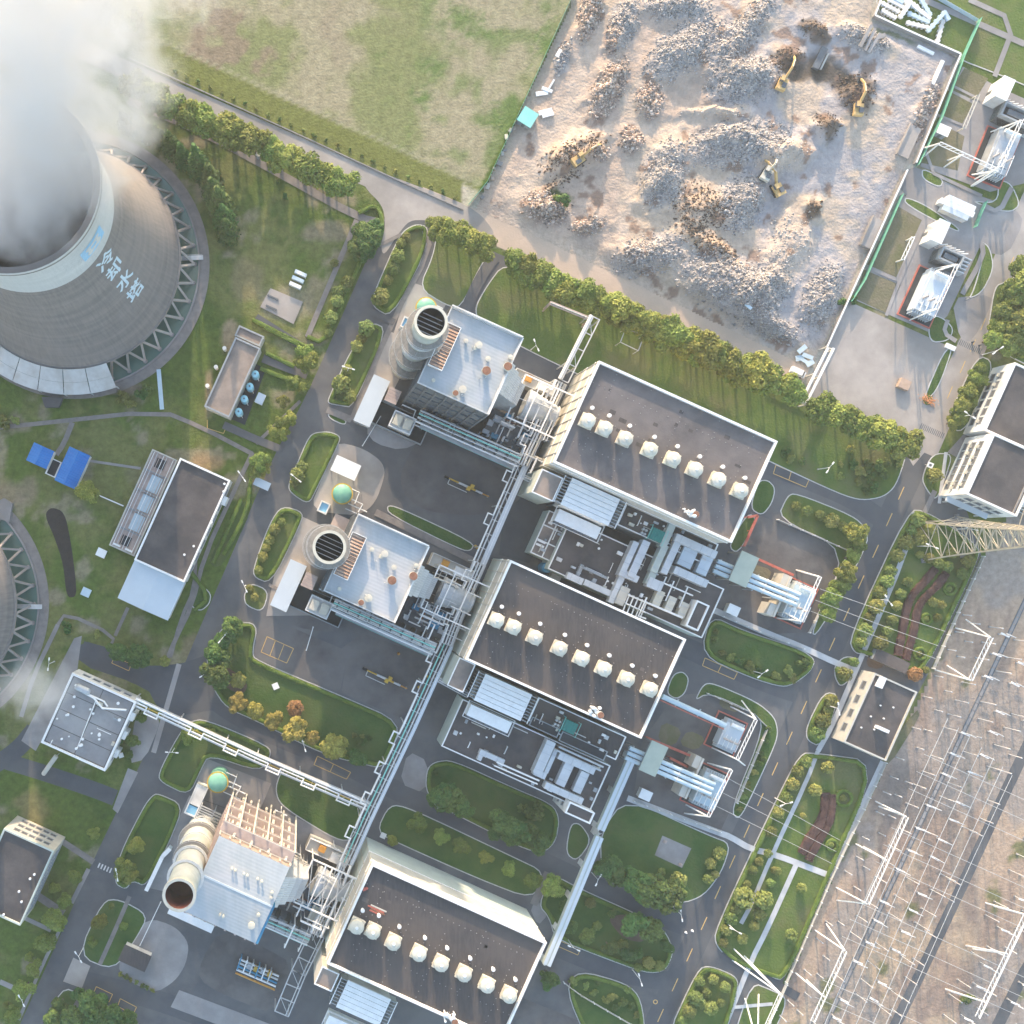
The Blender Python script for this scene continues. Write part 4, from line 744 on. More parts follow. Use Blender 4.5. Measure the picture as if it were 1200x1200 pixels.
# ================================================================ cooling towers
def tower_r(z):      # hyperboloid profile in metres
    zt, rt = 62.0, 20.2; b = 45.7
    return rt * math.sqrt(1 + ((z - zt) / b) ** 2)
def cooling_tower(cx, cy, label, letters=True, cover=True, bridge_a=None):
    c = P(cx, cy); t = thing('cooling_tower', label, 'cooling tower', c)
    ztop = 68.0; zb = 7.0
    n = 96; ks = [zb + (51.0 - zb) * i / 26 for i in range(27)]
    mb = MB(); mb.lathe(c, [(tower_r(z), z) for z in ks], n); sh = mb.build('shell', 'tower_shell', t, smooth=True)
    mb = MB(); mb.lathe(c, [(tower_r(z) + 0.04, z) for z in [51.0 + (ztop - 51.0) * i / 8 for i in range(9)]], n); mb.build('upper_shell', 'tower_white', t, smooth=True)
    mb = MB(); mb.lathe(c, [(tower_r(z) - 0.5, z) for z in [ztop - (ztop - zb) * i / 14 for i in range(15)]], n); mb.build('inner_shell', 'shell_concrete', t, smooth=True)
    rt = tower_r(ztop); mb = MB(); mb.lathe(c, [(rt + 0.05, ztop - 0.9), (rt + 0.75, ztop - 0.7), (rt + 0.75, ztop + 0.05), (rt - 1.1, ztop + 0.05), (rt - 1.1, ztop - 0.4), (rt - 0.5, ztop - 0.9)], n); rim = mb.build('rim_walkway', 'shell_concrete', t)
    mb = MB(); mb.lathe(c, [(rt + 0.66, ztop + 0.05), (rt + 0.66, ztop + 1.1), (rt + 0.74, ztop + 1.1), (rt + 0.74, ztop + 0.05)], n); mb.build('rim_railing', 'galv', rim)
    rb = tower_r(zb); mb = MB(); mb.lathe(c, [(rb - 0.8, zb - 0.6), (rb + 0.25, zb - 0.6), (rb + 0.25, zb + 0.5), (rb - 0.8, zb + 0.5), (rb - 0.8, zb - 0.6)], n); mb.build('lintel_ring', 'shell_concrete', t)
    # cold water basin and the ring path round it
    RB = 36.2
    mb = MB(); mb.lathe(c, [(0.01, 0.25), (RB, 0.25)], n); mb.build('basin_water', 'water', t)
    mb = MB(); mb.lathe(c, [(RB, 0.0), (RB, 0.85), (RB + 0.45, 0.85), (RB + 0.45, 0.0)], n); mb.build('basin_wall', 'concrete', t)
    mb = MB(); mb.lathe(c, [(RB + 0.45, 0.20), (RB + 3.2, 0.20), (RB + 3.2, 0.0)], n); mb.build('ring_path', 'paving', t)
    mb = MB(); mb.lathe(c, [(0.01, 5.6), (rb - 1.5, 5.6)], 48); mb.build('fill_deck', 'roof_pit', t)
    npair = 40; leg = None
    for k in range(npair):
        a0 = 2 * math.pi * k / npair; foot = Vector((c.x + (RB - 1.1) * math.cos(a0), c.y + (RB - 1.1) * math.sin(a0), 0.2))
        for s in (-1, 1):
            a1 = a0 + s * math.pi / npair * 0.96; top = Vector((c.x + (rb - 0.2) * math.cos(a1), c.y + (rb - 0.2) * math.sin(a1), zb - 0.3))
            mb = MB(); mb.beam(foot, top, 0.62); mb.build('leg', 'concrete_pale', t)
        mb = MB(); mb.cyl((foot.x, foot.y), 0.1, 0.75, 0.75, 0.6, 8); mb.build('leg_footing', 'concrete', t)
    if cover:        # pale wind screen panels over the air inlet
        a, b = R(-139), R(-70.5); m = 6
        for k in range(m):
            s0 = a + (b - a) * k / m + 0.003; s1 = a + (b - a) * (k + 1) / m - 0.003
            for q, (r0, z0, r1, z1) in enumerate(((rb + 0.4, 7.6, rb + 3.9, 6.0), (rb + 3.95, 5.95, RB + 2.6, 4.4))):
                mb = MB(); mb.lathe(c, [(r0, z0), (r1, z1), (r1, z1 - 0.14), (r0, z0 - 0.14), (r0, z0)], 8, s0, s1); mb.build('wind_screen_panel', 'screen_panel', t)
        for k in range(m + 1):
            s0 = a + (b - a) * k / m; mb = MB(); mb.beam((c.x + (RB + 2.4) * math.cos(s0), c.y + (RB + 2.4) * math.sin(s0), 0.2), (c.x + (RB + 2.4) * math.cos(s0), c.y + (RB + 2.4) * math.sin(s0), 4.3), 0.3); mb.build('screen_post', 'galv', t)
    if bridge_a is not None:
        for k, ba in enumerate(bridge_a):
            d = Vector((math.cos(ba), math.sin(ba), 0)); mb = MB(); mb.beam(c + d * (rb - 1) + Vector((0, 0, 1.6)), c + d * (RB + 1.5) + Vector((0, 0, 1.6)), 1.3, 0.25); mb.build('gangway', 'galv', t)
            s = Vector((-d.y, d.x, 0))
            for q in (-.6, .6): mb = MB(); mb.beam(c + d * (rb) + s * q + Vector((0, 0, 2.7)), c + d * (RB + 1.4) + s * q + Vector((0, 0, 2.7)), 0.08); mb.build('handrail', 'galv', t)
            mb = MB(); mb.beam(c + d * (RB + 1) + Vector((0, 0, 0.2)), c + d * (RB + 1) + Vector((0, 0, 1.6)), 0.4); mb.build('gangway_post', 'galv', t)
    if letters:
        fi = R(LET_AZ)
        def put(x, y, off=0.12):       # x along the girth, y height above ground -> on the shell
            r_ = tower_r(y) + off; a_ = fi + x / tower_r(y); return (c.x + r_ * math.cos(a_), c.y + r_ * math.sin(a_), y)
        zc = LET_Z
        for ch, z0 in zip('冷却水塔', zc):
            cu = bpy.data.curves.new('glyph', 'FONT'); cu.body = ch; cu.size = 1; cu.resolution_u = 3; cu.offset = 0.022
            tmp = bpy.data.objects.new('glyph', cu); COL.objects.link(tmp)
            me = bpy.data.meshes.new_from_object(tmp.evaluated_get(bpy.context.evaluated_depsgraph_get()))
            bm = bmesh.new(); bm.from_mesh(me); bmesh.ops.triangulate(bm, faces=bm.faces)
            for _ in range(2): bmesh.ops.subdivide_edges(bm, edges=[e for e in bm.edges if e.calc_length() > 0.12], cuts=1); bmesh.ops.triangulate(bm, faces=bm.faces)
            g = MB(); g.add([put((v.co.x - 0.5) * LET_W, z0 + (v.co.y - 0.38) * LET_H) for v in bm.verts], [tuple(v.index for v in f.verts) for f in bm.faces]); bm.free()
            g.build('painted_character', 'letter_blue', t); bpy.data.objects.remove(tmp); bpy.data.meshes.remove(me)
        def panel(x0, x1, y0, y1, off, nm, m):
            nx, ny = 6, 6; g = MB(); vs = [put(x0 + (x1 - x0) * i / nx, y0 + (y1 - y0) * j / ny, off) for j in range(ny + 1) for i in range(nx + 1)]
            g.add(vs, [(j * (nx + 1) + i, j * (nx + 1) + i + 1, (j + 1) * (nx + 1) + i + 1, (j + 1) * (nx + 1) + i) for j in range(ny) for i in range(nx)]); g.build(nm, m, t)
        z0 = LOGO_Z; panel(-4.2, 4.2, z0 - 2.6, z0 + 2.6, 0.14, 'emblem_panel', 'logo_blue')
        panel(-2.6, 2.6, z0 - 1.7, z0 - 0.6, 0.2, 'emblem_mark', 'shell_white'); panel(-2.6, 2.6, z0 + 0.5, z0 + 1.5, 0.2, 'emblem_mark', 'shell_white'); panel(-2.2, -1.1, z0 - 1.9, z0 + 1.9, 0.26, 'emblem_mark', 'shell_white'); panel(1.0, 2.1, z0 - 1.9, z0 + 1.9, 0.26, 'emblem_mark', 'shell_white')
    return t
def shell_mat(name, c, c2, c3):
    m = mat(name, c, c2, 0.05, 0.95); t = m.node_tree; N = t.nodes; L = t.links; b = N['Principled BSDF']; src = b.inputs['Base Color'].links[0].from_socket
    tc = N.new('ShaderNodeTexCoord'); sp = N.new('ShaderNodeSeparateXYZ'); L.new(tc.outputs['Object'], sp.inputs[0])
    at = N.new('ShaderNodeMath'); at.operation = 'ARCTAN2'; L.new(sp.outputs[1], at.inputs[0]); L.new(sp.outputs[0], at.inputs[1])
    cb = N.new('ShaderNodeCombineXYZ'); k1 = N.new('ShaderNodeMath'); k1.operation = 'MULTIPLY'; k1.inputs[1].default_value = 30; L.new(at.outputs[0], k1.inputs[0]); L.new(k1.outputs[0], cb.inputs[0])
    k2 = N.new('ShaderNodeMath'); k2.operation = 'MULTIPLY'; k2.inputs[1].default_value = 0.12; L.new(sp.outputs[2], k2.inputs[0]); L.new(k2.outputs[0], cb.inputs[1])
    n = N.new('ShaderNodeTexNoise'); n.inputs['Scale'].default_value = 1.3; n.inputs['Detail'].default_value = 6; L.new(cb.outputs[0], n.inputs['Vector'])
    cb2 = N.new('ShaderNodeCombineXYZ'); k3 = N.new('ShaderNodeMath'); k3.operation = 'MULTIPLY'; k3.inputs[1].default_value = 1.1; L.new(at.outputs[0], k3.inputs[0]); L.new(k3.outputs[0], cb2.inputs[0]); L.new(sp.outputs[2], cb2.inputs[1])
    n2 = N.new('ShaderNodeTexNoise'); n2.inputs['Scale'].default_value = 0.55; n2.inputs['Detail'].default_value = 4; L.new(cb2.outputs[0], n2.inputs['Vector'])
    ad = N.new('ShaderNodeMath'); ad.operation = 'ADD'; L.new(n.outputs[0], ad.inputs[0]); L.new(n2.outputs[0], ad.inputs[1])
    r = N.new('ShaderNodeMapRange'); r.inputs[1].default_value = 0.75; r.inputs[2].default_value = 1.3; L.new(ad.outputs[0], r.inputs[0])
    x = N.new('ShaderNodeMix'); x.data_type = 'RGBA'; x.inputs[7].default_value = _col(c3); L.new(src, x.inputs[6]); L.new(r.outputs[0], x.inputs[0]); L.new(x.outputs[2], b.inputs['Base Color'])
shell_mat('tower_shell', (0.20, 0.182, 0.175), (0.155, 0.145, 0.142), (0.245, 0.22, 0.205))
shell_mat('tower_white', (0.58, 0.58, 0.565), (0.50, 0.51, 0.50), (0.46, 0.47, 0.46))
mat('screen_panel', (0.58, 0.57, 0.54), (0.50, 0.485, 0.455), 0.3, 0.8, stain=(0.44, 0.41, 0.37), sscale=0.15)
LET_AZ = -32.8; LET_Z = (46.5, 40.0, 32.8, 25.6); LET_W = 6.4; LET_H = 5.8; LOGO_Z = 57.5
cooling_tower(88, 310, 'steaming cooling tower with pale blue painted characters on its grey shell', True, True, (R(2.5), R(150)))
cooling_tower(-100, 708, 'second cooling tower cut by the picture edge beside the black bed', False, False, (R(-1),))
wc = P(61, 474); t = thing('outlet_chute', 'tapered concrete outlet chute below the wind screen of the tower', 'chute', wc); mb = MB(); mb.prism(px2([(50, 466), (75, 466), (70, 478), (54, 478)]), 0, 1.4); mb.build('chute_body', 'concrete_dark', t)
wc = P(5, 597); t = thing('pump_pit_cover', 'grey concrete pit cover beside the second cooling tower', 'pit cover', wc); mb = MB(); mb.prism(px2([(-8, 590), (6, 584), (16, 590), (12, 612), (-6, 606)]), 0, 1.2); mb.build('cover', 'concrete', t)
# ---------------------------------------------------------------- steam
def steam(name, p0, p1, r0, r1, dens, label, seed, nscale=0.075):
    p0 = Vector(p0); p1 = Vector(p1); ax = (p1 - p0); L_ = ax.length
    mb = MB(); rm = max(r0, r1) * 1.25
    mb.lathe((0, 0), [(0.01, -0.02 * L_), (rm, -0.02 * L_), (rm, L_ * 1.0), (0.01, L_ * 1.0)], 24)
    o = mb.build(name, 'white_paint'); o.location = p0; o.rotation_euler = ax.to_track_quat('Z', 'Y').to_euler()
    m = bpy.data.materials.new(name + '_volume'); m.use_nodes = True; t = m.node_tree; N = t.nodes; L = t.links; N.remove(N['Principled BSDF'])
    v = N.new('ShaderNodeVolumePrincipled'); v.inputs['Color'].default_value = (0.70, 0.73, 0.78, 1); v.inputs['Anisotropy'].default_value = 0.15
    L.new(v.outputs[0], N['Material Output'].inputs['Volume'])
    tc = N.new('ShaderNodeTexCoord'); sp = N.new('ShaderNodeSeparateXYZ'); L.new(tc.outputs['Object'], sp.inputs[0])
    def M(op, a, b=None, cl=False):
        q = N.new('ShaderNodeMath'); q.operation = op; q.use_clamp = cl
        for i, s in enumerate((a, b)):
            if s is None: continue
            if isinstance(s, (int, float)): q.inputs[i].default_value = s
            else: L.new(s, q.inputs[i])
        return q.outputs[0]
    n = N.new('ShaderNodeTexNoise'); n.inputs['Scale'].default_value = nscale; n.inputs['Detail'].default_value = 6; n.inputs['Roughness'].default_value = 0.6; n.inputs['Distortion'].default_value = 0.6
    of = N.new('ShaderNodeVectorMath'); of.inputs[1].default_value = (seed, seed * 2, 0); L.new(tc.outputs['Object'], of.inputs[0]); L.new(of.outputs[0], n.inputs['Vector'])
    rr = M('SQRT', M('ADD', M('MULTIPLY', sp.outputs[0], sp.outputs[0]), M('MULTIPLY', sp.outputs[1], sp.outputs[1])))
    zz = M('DIVIDE', sp.outputs[2], L_); Rz = M('ADD', r0, M('MULTIPLY', zz, r1 - r0))
    e = M('SUBTRACT', 1.0, M('DIVIDE', rr, Rz))                       # 1 on the axis, 0 at the rim
    d = M('ADD', M('ADD', e, M('SUBTRACT', 0.25, M('MULTIPLY', zz, 0.45))), M('MULTIPLY', M('SUBTRACT', n.outputs[0], 0.5), 3.6))
    d = M('MULTIPLY', d, 1.6, True)
    fade = M('MULTIPLY', M('MULTIPLY', M('SUBTRACT', 1.0, zz), 5.0, True), M('MULTIPLY', M('ADD', zz, 0.02), 20.0, True))
    edge = M('MULTIPLY', M('SUBTRACT', 1.22, M('DIVIDE', rr, Rz)), 5.0, True)
    L.new(M('MULTIPLY', M('MULTIPLY', M('MULTIPLY', d, fade), edge), dens), v.inputs['Density'])
    o.data.materials.clear(); o.data.materials.append(m); return tag(stuff(o), label, 'steam')
b0 = P(88, 310)
steam('steam', (b0.x, b0.y, 56), (b0.x + 30, b0.y + 27, 142), 18.5, 28, 0.085, 'white steam plume rising from the lettered cooling tower', 3)
steam('steam', (-66, -35, 55), (-56, -30, 72), 7, 8, 0.045, 'thin wisp of steam drifting over the path by the second tower', 9, 0.12)
# ================================================================ buildings: helpers
def building(name, label, cat, c4px, z, wallm, roofm, par=0.9, parm='white_paint', rd=0.8, parw=0.45):
    c, w_, d_ = rc(c4px, z); t = thing(name, label, cat, (c.x, c.y, 0)); pts = c4(c, w_, d_)
    mb = MB(); mb.prism(pts, 0, z - rd); wl = mb.build('wall', wallm, t)
    if par:
        mb = MB(); mb.ring(pts, parw, z - rd, z); mb.build('parapet', parm, t)
        mb = MB(); mb.prism(inset(pts, parw + 0.005), z - rd - 0.2, z - rd + 0.05); rf = mb.build('roof', roofm, t)
    else:
        mb = MB(); mb.prism(inset(pts, -0.15), z - rd, z); rf = mb.build('roof', roofm, t)
    return t, c, w_, d_, wl, rf
def at(c, u, v, z=0): p = Vector((c[0], c[1], 0)) + uv(u, v); p.z = z; return p
def windows(t, c, w_, d_, side, cols, rows, z0, dz, ww, wh, parent=None, m0=2.0, sill=True):
    """windows on one wall; side 'W','E','N','S' of the plant grid"""
    for i in range(cols):
        for r in range(rows):
            L_ = d_ if side in 'WE' else w_; s = -L_ / 2 + m0 + (L_ - 2 * m0) * (i + 0.5) / cols; zc = z0 + r * dz
            if side in 'WE':
                sg = -1 if side == 'W' else 1; p = at(c, sg * (w_ / 2), s, zc); n = uv(sg, 0); tn = uv(0, 1)
            else:
                sg = 1 if side == 'N' else -1; p = at(c, s, sg * (d_ / 2), zc); n = uv(0, sg); tn = uv(1, 0)
            mb = MB(); up = Vector((0, 0, 1))
            for a, b in ((-1, 1),):
                mb.beam(p + n * 0.04 - tn * (ww / 2 + .06) - up * wh / 2, p + n * 0.04 - tn * (ww / 2 + .06) + up * wh / 2, 0.14); mb.beam(p + n * 0.04 + tn * (ww / 2 + .06) - up * wh / 2, p + n * 0.04 + tn * (ww / 2 + .06) + up * wh / 2, 0.14)
                mb.beam(p + n * 0.045 - tn * (ww / 2 + .2) + up * (wh / 2 + .06), p + n * 0.045 + tn * (ww / 2 + .2) + up * (wh / 2 + .06), 0.16); mb.beam(p + n * 0.09 - tn * (ww / 2 + .25) - up * (wh / 2 + .06), p + n * 0.09 + tn * (ww / 2 + .25) - up * (wh / 2 + .06), 0.3, 0.12)
            f = mb.build('window', 'wall_grey', t); mb = MB(); mb.beam(p + n * 0.012 - tn * ww / 2, p + n * 0.012 + tn * ww / 2, 0.03, wh) ; mb.build('pane', 'glass', f)
def roof_vent(mb_c):
    pass
# ---------------------------------------------------------------- a roof ventilator: square curb, neck and domed hood
def ventilator(t, p, s=1.0, z=None, square=True):
    z = p.z if z is None else z
    mb = MB(); mb.box(p, 3.5 * s, 3.5 * s, z, z + 1.3 * s); mb.box(p, 3.9 * s, 3.9 * s, z + 1.3 * s, z + 2.0 * s); v = mb.build('ventilator', 'vent_cream', t)
    mb = MB(); mb.lathe(p, [(1.5 * s, z + 2.0 * s), (2.0 * s, z + 2.2 * s), (2.1 * s, z + 2.9 * s), (1.95 * s, z + 3.25 * s), (1.2 * s, z + 3.6 * s), (0.01, z + 3.75 * s)], 22); mb.build('hood', 'vent_cream', v)
    mb = MB(); mb.lathe(p, [(0.45 * s, z + 3.7 * s), (0.4 * s, z + 3.95 * s), (0.01, z + 4.0 * s)], 10); mb.build('cap', 'white_paint', v)
def small_vent(t, p, r=0.55, h_=1.4, m='white_paint', cap=None, name='vent_pipe'):
    mb = MB(); mb.lathe(p, [(r * 0.6, p.z), (r * 0.6, p.z + h_ * 0.7), (r, p.z + h_ * 0.72), (r, p.z + h_), (0.01, p.z + h_ * 1.05)], 12); o = mb.build(name, m, t)
    if cap: mb = MB(); mb.lathe(p, [(r * 0.92, p.z + h_ * 1.05), (0.01, p.z + h_ * 1.06)], 14); mb.build('rusty_mouth', cap, o)
# ================================================================ three turbine halls
HZ = 25.5
HALLS = [
 ([(707, 424), (910, 517), (860, 635), (643, 541)], 'turbine hall with a patched pale grey roof and eight cream vents in a row', 'roof_hall', [(689, 493), (709, 502), (733, 514), (762, 527), (789, 538), (815, 550), (842, 562), (868, 575)], (5, -15)),
 ([(598, 656), (804, 749), (752, 866), (546, 773)], 'turbine hall with a dark brown roof between the two white filter houses', 'roof_dark', [(582, 727), (602, 735), (627, 747), (656, 760), (682, 772), (708, 784), (735, 796), (762, 808)], (6, -16)),
 ([(436, 1012), (641, 1105), (588, 1222), (383, 1130)], 'turbine hall with red planks on its black roof and a wide white top edge', 'roof_dark', [(418, 1086), (437, 1092), (461, 1105), (491, 1118), (517, 1130), (544, 1142), (571, 1155), (597, 1167)], (7, -19)),
]
hall_t = []
for k, (q, lb, rm, vents, so_) in enumerate(HALLS):
    t, c, w_, d_, wl, rf = building('turbine_hall', lb, 'turbine hall', q, HZ, 'wall_cream', rm, par=True, rd=1.1, parw=0.55); hall_t.append((t, c, w_, d_))
    zr = HZ - 1.05
    for i, (x, y) in enumerate(vents):
        p = P(x, y, zr + 2.5); p.z = zr; ventilator(t, p, 0.95)
        p = P(x + so_[0], y + so_[1], zr + 1.2); p.z = zr; small_vent(t, p, 0.55, 1.5)
    # wall cladding ribs and a plinth band: real ledges on the long walls
    for z0 in (14.0, 22.0):
        mb = MB(); mb.ring(c4(c, w_ + 0.3, d_ + 0.3), 0.16, z0, z0 + 0.35); mb.build('wall_ledge', 'white_paint', t)
    mb = MB(); mb.prism(c4(c, w_ + 0.12, d_ + 0.12), 0, 14.0); mb.build('lower_cladding', 'wall_green' if k else 'wall_cream', t)
    windows(t, c, w_, d_, 'E', 5, 2, 16.5, 5.5, 2.2, 2.0)
    for i in range(9):
        p = at(c, -w_ / 2 - 0.12, -d_ / 2 + d_ * (i + .5) / 9 + 1.2, 0); mb = MB(); mb.tube([(p.x, p.y, 0), (p.x, p.y, HZ - 1)], 0.12, 6); mb.build('downpipe', 'wall_cream', t)
    # lightning strip: thin wire held by small blocks in a grid
    rr = random.Random(k); nb = 0
    for a in range(3):
        mb = MB(); v0 = -d_ / 2 + d_ * (a + 0.9) / 3.6
        for i in range(int(w_ / 1.7)): mb.box(at(c, -w_ / 2 + 1.2 + i * 1.7, v0 + rr.uniform(-.05, .05)), 0.2, 0.2, zr, zr + 0.14) if rr.random() < .8 else None
        stuff(mb.build('lightning_blocks', 'concrete', rf))
    for a in range(5):
        mb = MB(); u0 = -w_ / 2 + w_ * (a + 0.6) / 5.2
        for i in range(int(d_ / 1.7)): mb.box(at(c, u0 + rr.uniform(-.05, .05), -d_ / 2 + 1.4 + i * 1.7), 0.2, 0.2, zr, zr + 0.14) if rr.random() < .8 else None
        stuff(mb.build('lightning_blocks', 'concrete', rf))
    for i in range(16 if k == 0 else 7):     # repair patches
        p = at(c, rr.uniform(-w_ / 2 + 2, w_ / 2 - 2), rr.uniform(-2, d_ / 2 - 2)); mb = MB(); mb.box(p, rr.uniform(0.6, 2.2), rr.uniform(0.6, 1.2), zr, zr + 0.02); mb.build('roof_patch', 'roof_dark' if k == 0 else 'roof_tar', rf)
    # vent silencers on the lower eave: white pipes and one rusty mouth
    sx, sy = ((808, 600), (697, 834), (527, 1192))[k]
    for i in range(7):
        p = P(sx + rr.uniform(-7, 7), sy + rr.uniform(-6, 5), HZ); p.z = zr; small_vent(t, p, rr.uniform(0.25, 0.5), rr.uniform(1.5, 3), 'white_paint', None, 'silencer_pipe')
    p = P(sx + 5, sy + 3, HZ); p.z = zr; small_vent(t, p, 0.95, 2.6, 'wall_cream', 'rust', 'silencer')
    for i in range(3):
        a = P(sx - 5 + i * 4, sy - 3, HZ + 1); b = P(sx + 2 + i * 3, sy + 6, HZ + 1); mb = MB(); mb.tube([(a.x, a.y, zr + 1.4 + i * .3), (b.x, b.y, zr + 1.4 + i * .3)], 0.14, 6); mb.build('silencer_pipe', 'white_paint', t)
t, c, w_, d_ = hall_t[2]
for i, (x, y, ln, m) in enumerate(((441, 1067, 4.8, 'red_paint'), (443, 1070, 4.2, 'rust'), (440, 1071, 3.4, 'red_paint'), (444, 1066, 4.6, 'wall_cream'))):
    p = P(x, y, HZ); p.z = HZ - 0.95 + 0.0; mb = MB(); mb.box((p.x, p.y), ln, 0.35, HZ - 1.04, HZ - 0.9); tag(mb.build('plank', m, loc=(p.x, p.y, HZ - 1.04)), ('red plank on the black hall roof, longest of the pile', 'rusty plank in the middle of the pile on the black hall roof', 'short red plank at the lower edge of the rooftop pile', 'pale plank along the top of the rooftop pile')[i], 'plank', 'planks on the hall roof')
p = P(427, 1043, HZ); p.z = HZ - 1.04; mb = MB(); mb.box(p, 0.9, 0.7, p.z, p.z + 0.7, 0.4); mb.box(p + Vector((0.7, 0.2, 0)), 0.5, 0.6, p.z, p.z + 0.4, 0.9); tag(mb.build('tool_box', 'red_paint', loc=p), 'small red tool box on the black hall roof by the left edge', 'box')
# ================================================================ filter houses (white ribbed boxes with louvred ends)
def filter_house(q, z, label, ext=None):
    c, w_, d_ = rc(q, z); t = thing('filter_house', label, 'filter house', (c.x, c.y, 0))
    mb = MB(); mb.prism(c4(c, w_ - 4.4, d_), 9.0, z - 0.3); mb.build('casing', 'wall_white', t)
    n = 6
    for i in range(n):
        mb = MB(); v0 = d_ / 2 - d_ * (i + 0.5) / n; mb.box(at(c, 0, v0), w_ - 4.0, d_ / n - 0.10, z - 0.3, z + 0.12); mb.build('roof_panel', 'white_paint', t)
    for s in (-1, 1):
        for i in range(9):
            v0 = -d_ / 2 + d_ * (i + 0.5) / 9; mb = MB(); p = at(c, s * (w_ / 2 - 1.1), v0); mb.box(p, 2.2, 0.14, z - 4, z - 0.1); mb.build('louvre', 'steel', t)
        for u0 in (w_ / 2 - 2.1, w_ / 2 - 0.05):
            mb = MB(); a = at(c, s * u0, -d_ / 2, z); b = at(c, s * u0, d_ / 2, z); mb.beam(a, b, 0.22); mb.build('louvre_rail', 'white_paint', t)
    for su in (-1, 1):
        for sv in (-1, 1):
            p = at(c, su * (w_ / 2 - 2.6), sv * (d_ / 2 - 0.6)); mb = MB(); mb.box(p, 0.5, 0.5, 0, 9.0); mb.build('leg', 'steel', t)
    if ext:
        ce, we, de = rc(ext, z - 4); mb = MB(); mb.prism(c4(ce, we, de), 9.0, z - 4); e = mb.build('lower_hood', 'white_paint', t)
        for i in range(7): p = at(ce, -we / 2 + we * (i + .5) / 7, -de / 2 - 0.3); mb = MB(); mb.box(p, we / 7 - 0.35, 0.5, z - 6.5, z - 4.3); mb.build('hood_louvre', 'steel_dark', t)
        mb = MB(); mb.ring(c4(ce, we + 1.6, de + 1.6), 0.12, z - 5.2, z - 5.0); mb.ring(c4(ce, we + 1.6, de + 1.6), 0.08, z - 4.4, z - 4.3); mb.build('walkway_rail', 'white_paint', t)
    return t
filter_house([(561, 786), (631, 817), (618, 849), (548, 817)], 18, 'white louvred filter house below the dark brown hall roof', [(552, 828), (602, 845), (594, 859), (546, 838)])
filter_house([(662, 556), (734, 588), (721, 620), (650, 588)], 18, 'white louvred filter house below the patched grey hall roof', [(655, 597), (706, 618), (699, 631), (650, 611)])
filter_house([(400, 1145), (466, 1174), (452, 1206), (386, 1177)], 18, 'white louvred filter house below the black roof with planks', [(385, 1190), (440, 1214), (434, 1228), (380, 1205)])
# ================================================================ annexes
def flat_annex(name, label, q, z, roofm='roof_tar', wallm='wall_green', par=0.5): return building(name, label, 'annex', q, z, wallm, roofm, par=True, rd=par, parw=0.3)
flat_annex('stair_annex', 'small brown roofed annex squeezed beside the dark hall and pipe bridge', [(539, 769), (557, 780), (543, 812), (524, 803)], 19, 'roof_brown', 'wall_green')
flat_annex('stair_annex', 'small brown roofed annex squeezed beside the grey patched hall', [(634, 549), (661, 560), (648, 587), (624, 578)], 19, 'roof_brown', 'wall_green')
flat_annex('stair_annex', 'small brown roofed annex beside the hall with rooftop planks', [(380, 1133), (398, 1142), (388, 1163), (366, 1152)], 19, 'roof_brown', 'wall_cream')
A2 = flat_annex('annex_block', 'long grey roofed annex with silver ducts below the dark brown hall', [(541, 822), (718, 895), (690, 952), (517, 875)], 10.5, 'roof_tar', 'wall_green')
A2b = flat_annex('annex_strip', 'dark roofed annex strip with a teal cooler between hall and ducts', [(632, 818), (735, 863), (722, 889), (618, 846)], 12, 'roof_dark', 'wall_grey')
for i, (x, y, w_, d_) in enumerate(((638, 852, 34, 9), (683, 874, 56, 10))):
    p = P(x, y, 12); mb = MB(); mb.box((p.x, p.y), w_ * K * .96, d_ * K * .96, 12.0, 12.12); mb.build('light_well', 'roof_pit', A2b[0])
    mb = MB(); mb.ring(c4(p, w_ * K * .96 + .5, d_ * K * .96 + .5), 0.25, 11.9, 12.5); mb.build('well_kerb', 'wall_grey', A2b[0])
A1 = flat_annex('annex_block', 'dark roofed annex with silver ducts between grey and brown halls', [(668, 612), (852, 688), (822, 745), (640, 668)], 10.5, 'roof_tar', 'wall_green')
A1b = flat_annex('annex_strip', 'dark roofed annex strip with a teal cooler below the grey hall', [(735, 590), (842, 637), (832, 662), (722, 616)], 12, 'roof_dark', 'wall_grey')
G1 = flat_annex('tiled_annex', 'low annex with white framed brown roof panels beside the left ducts', [(643, 598), (670, 609), (651, 658), (621, 650)], 8, 'roof_brown', 'wall_green')
c, w_, d_ = G1[1], G1[2], G1[3]
mb = MB(); mb.box(at(c, 0, 0), 0.35, d_ - 0.7, 7.5, 7.9); mb.build('roof_frame', 'white_paint', G1[0])
for i in range(1, 3): mb = MB(); mb.box(at(c, 0, -d_ / 2 + d_ * i / 3), w_ - 0.7, 0.35, 7.5, 7.905); mb.build('roof_frame', 'white_paint', G1[0])
for i in range(2): mb = MB(); mb.box(at(c, -1.9, -d_ / 2 + 3.0 + i * 1.2), 2.4, 0.6, 7.55, 7.95); mb.build('skylight', 'white_paint', G1[0])
def stair_tower(q, z, label):
    t = building('stair_tower', label, 'stair tower', q, z, 'wall_white', 'roof_tar', par=True, rd=0.7, parw=0.4); windows(t[0], t[1], t[2], t[3], 'W', 1, 2, 5, 4.5, 1.4, 1.2, m0=0.5); return t
stair_tower([(669, 940), (698, 953), (691, 966), (661, 952)], 14.5, 'white rimmed stair tower at the annex corner by the oval lawn')
stair_tower([(817, 703), (832, 710), (818, 740), (804, 733)], 14.5, 'white rimmed stair tower between the ducts and bus tubes')
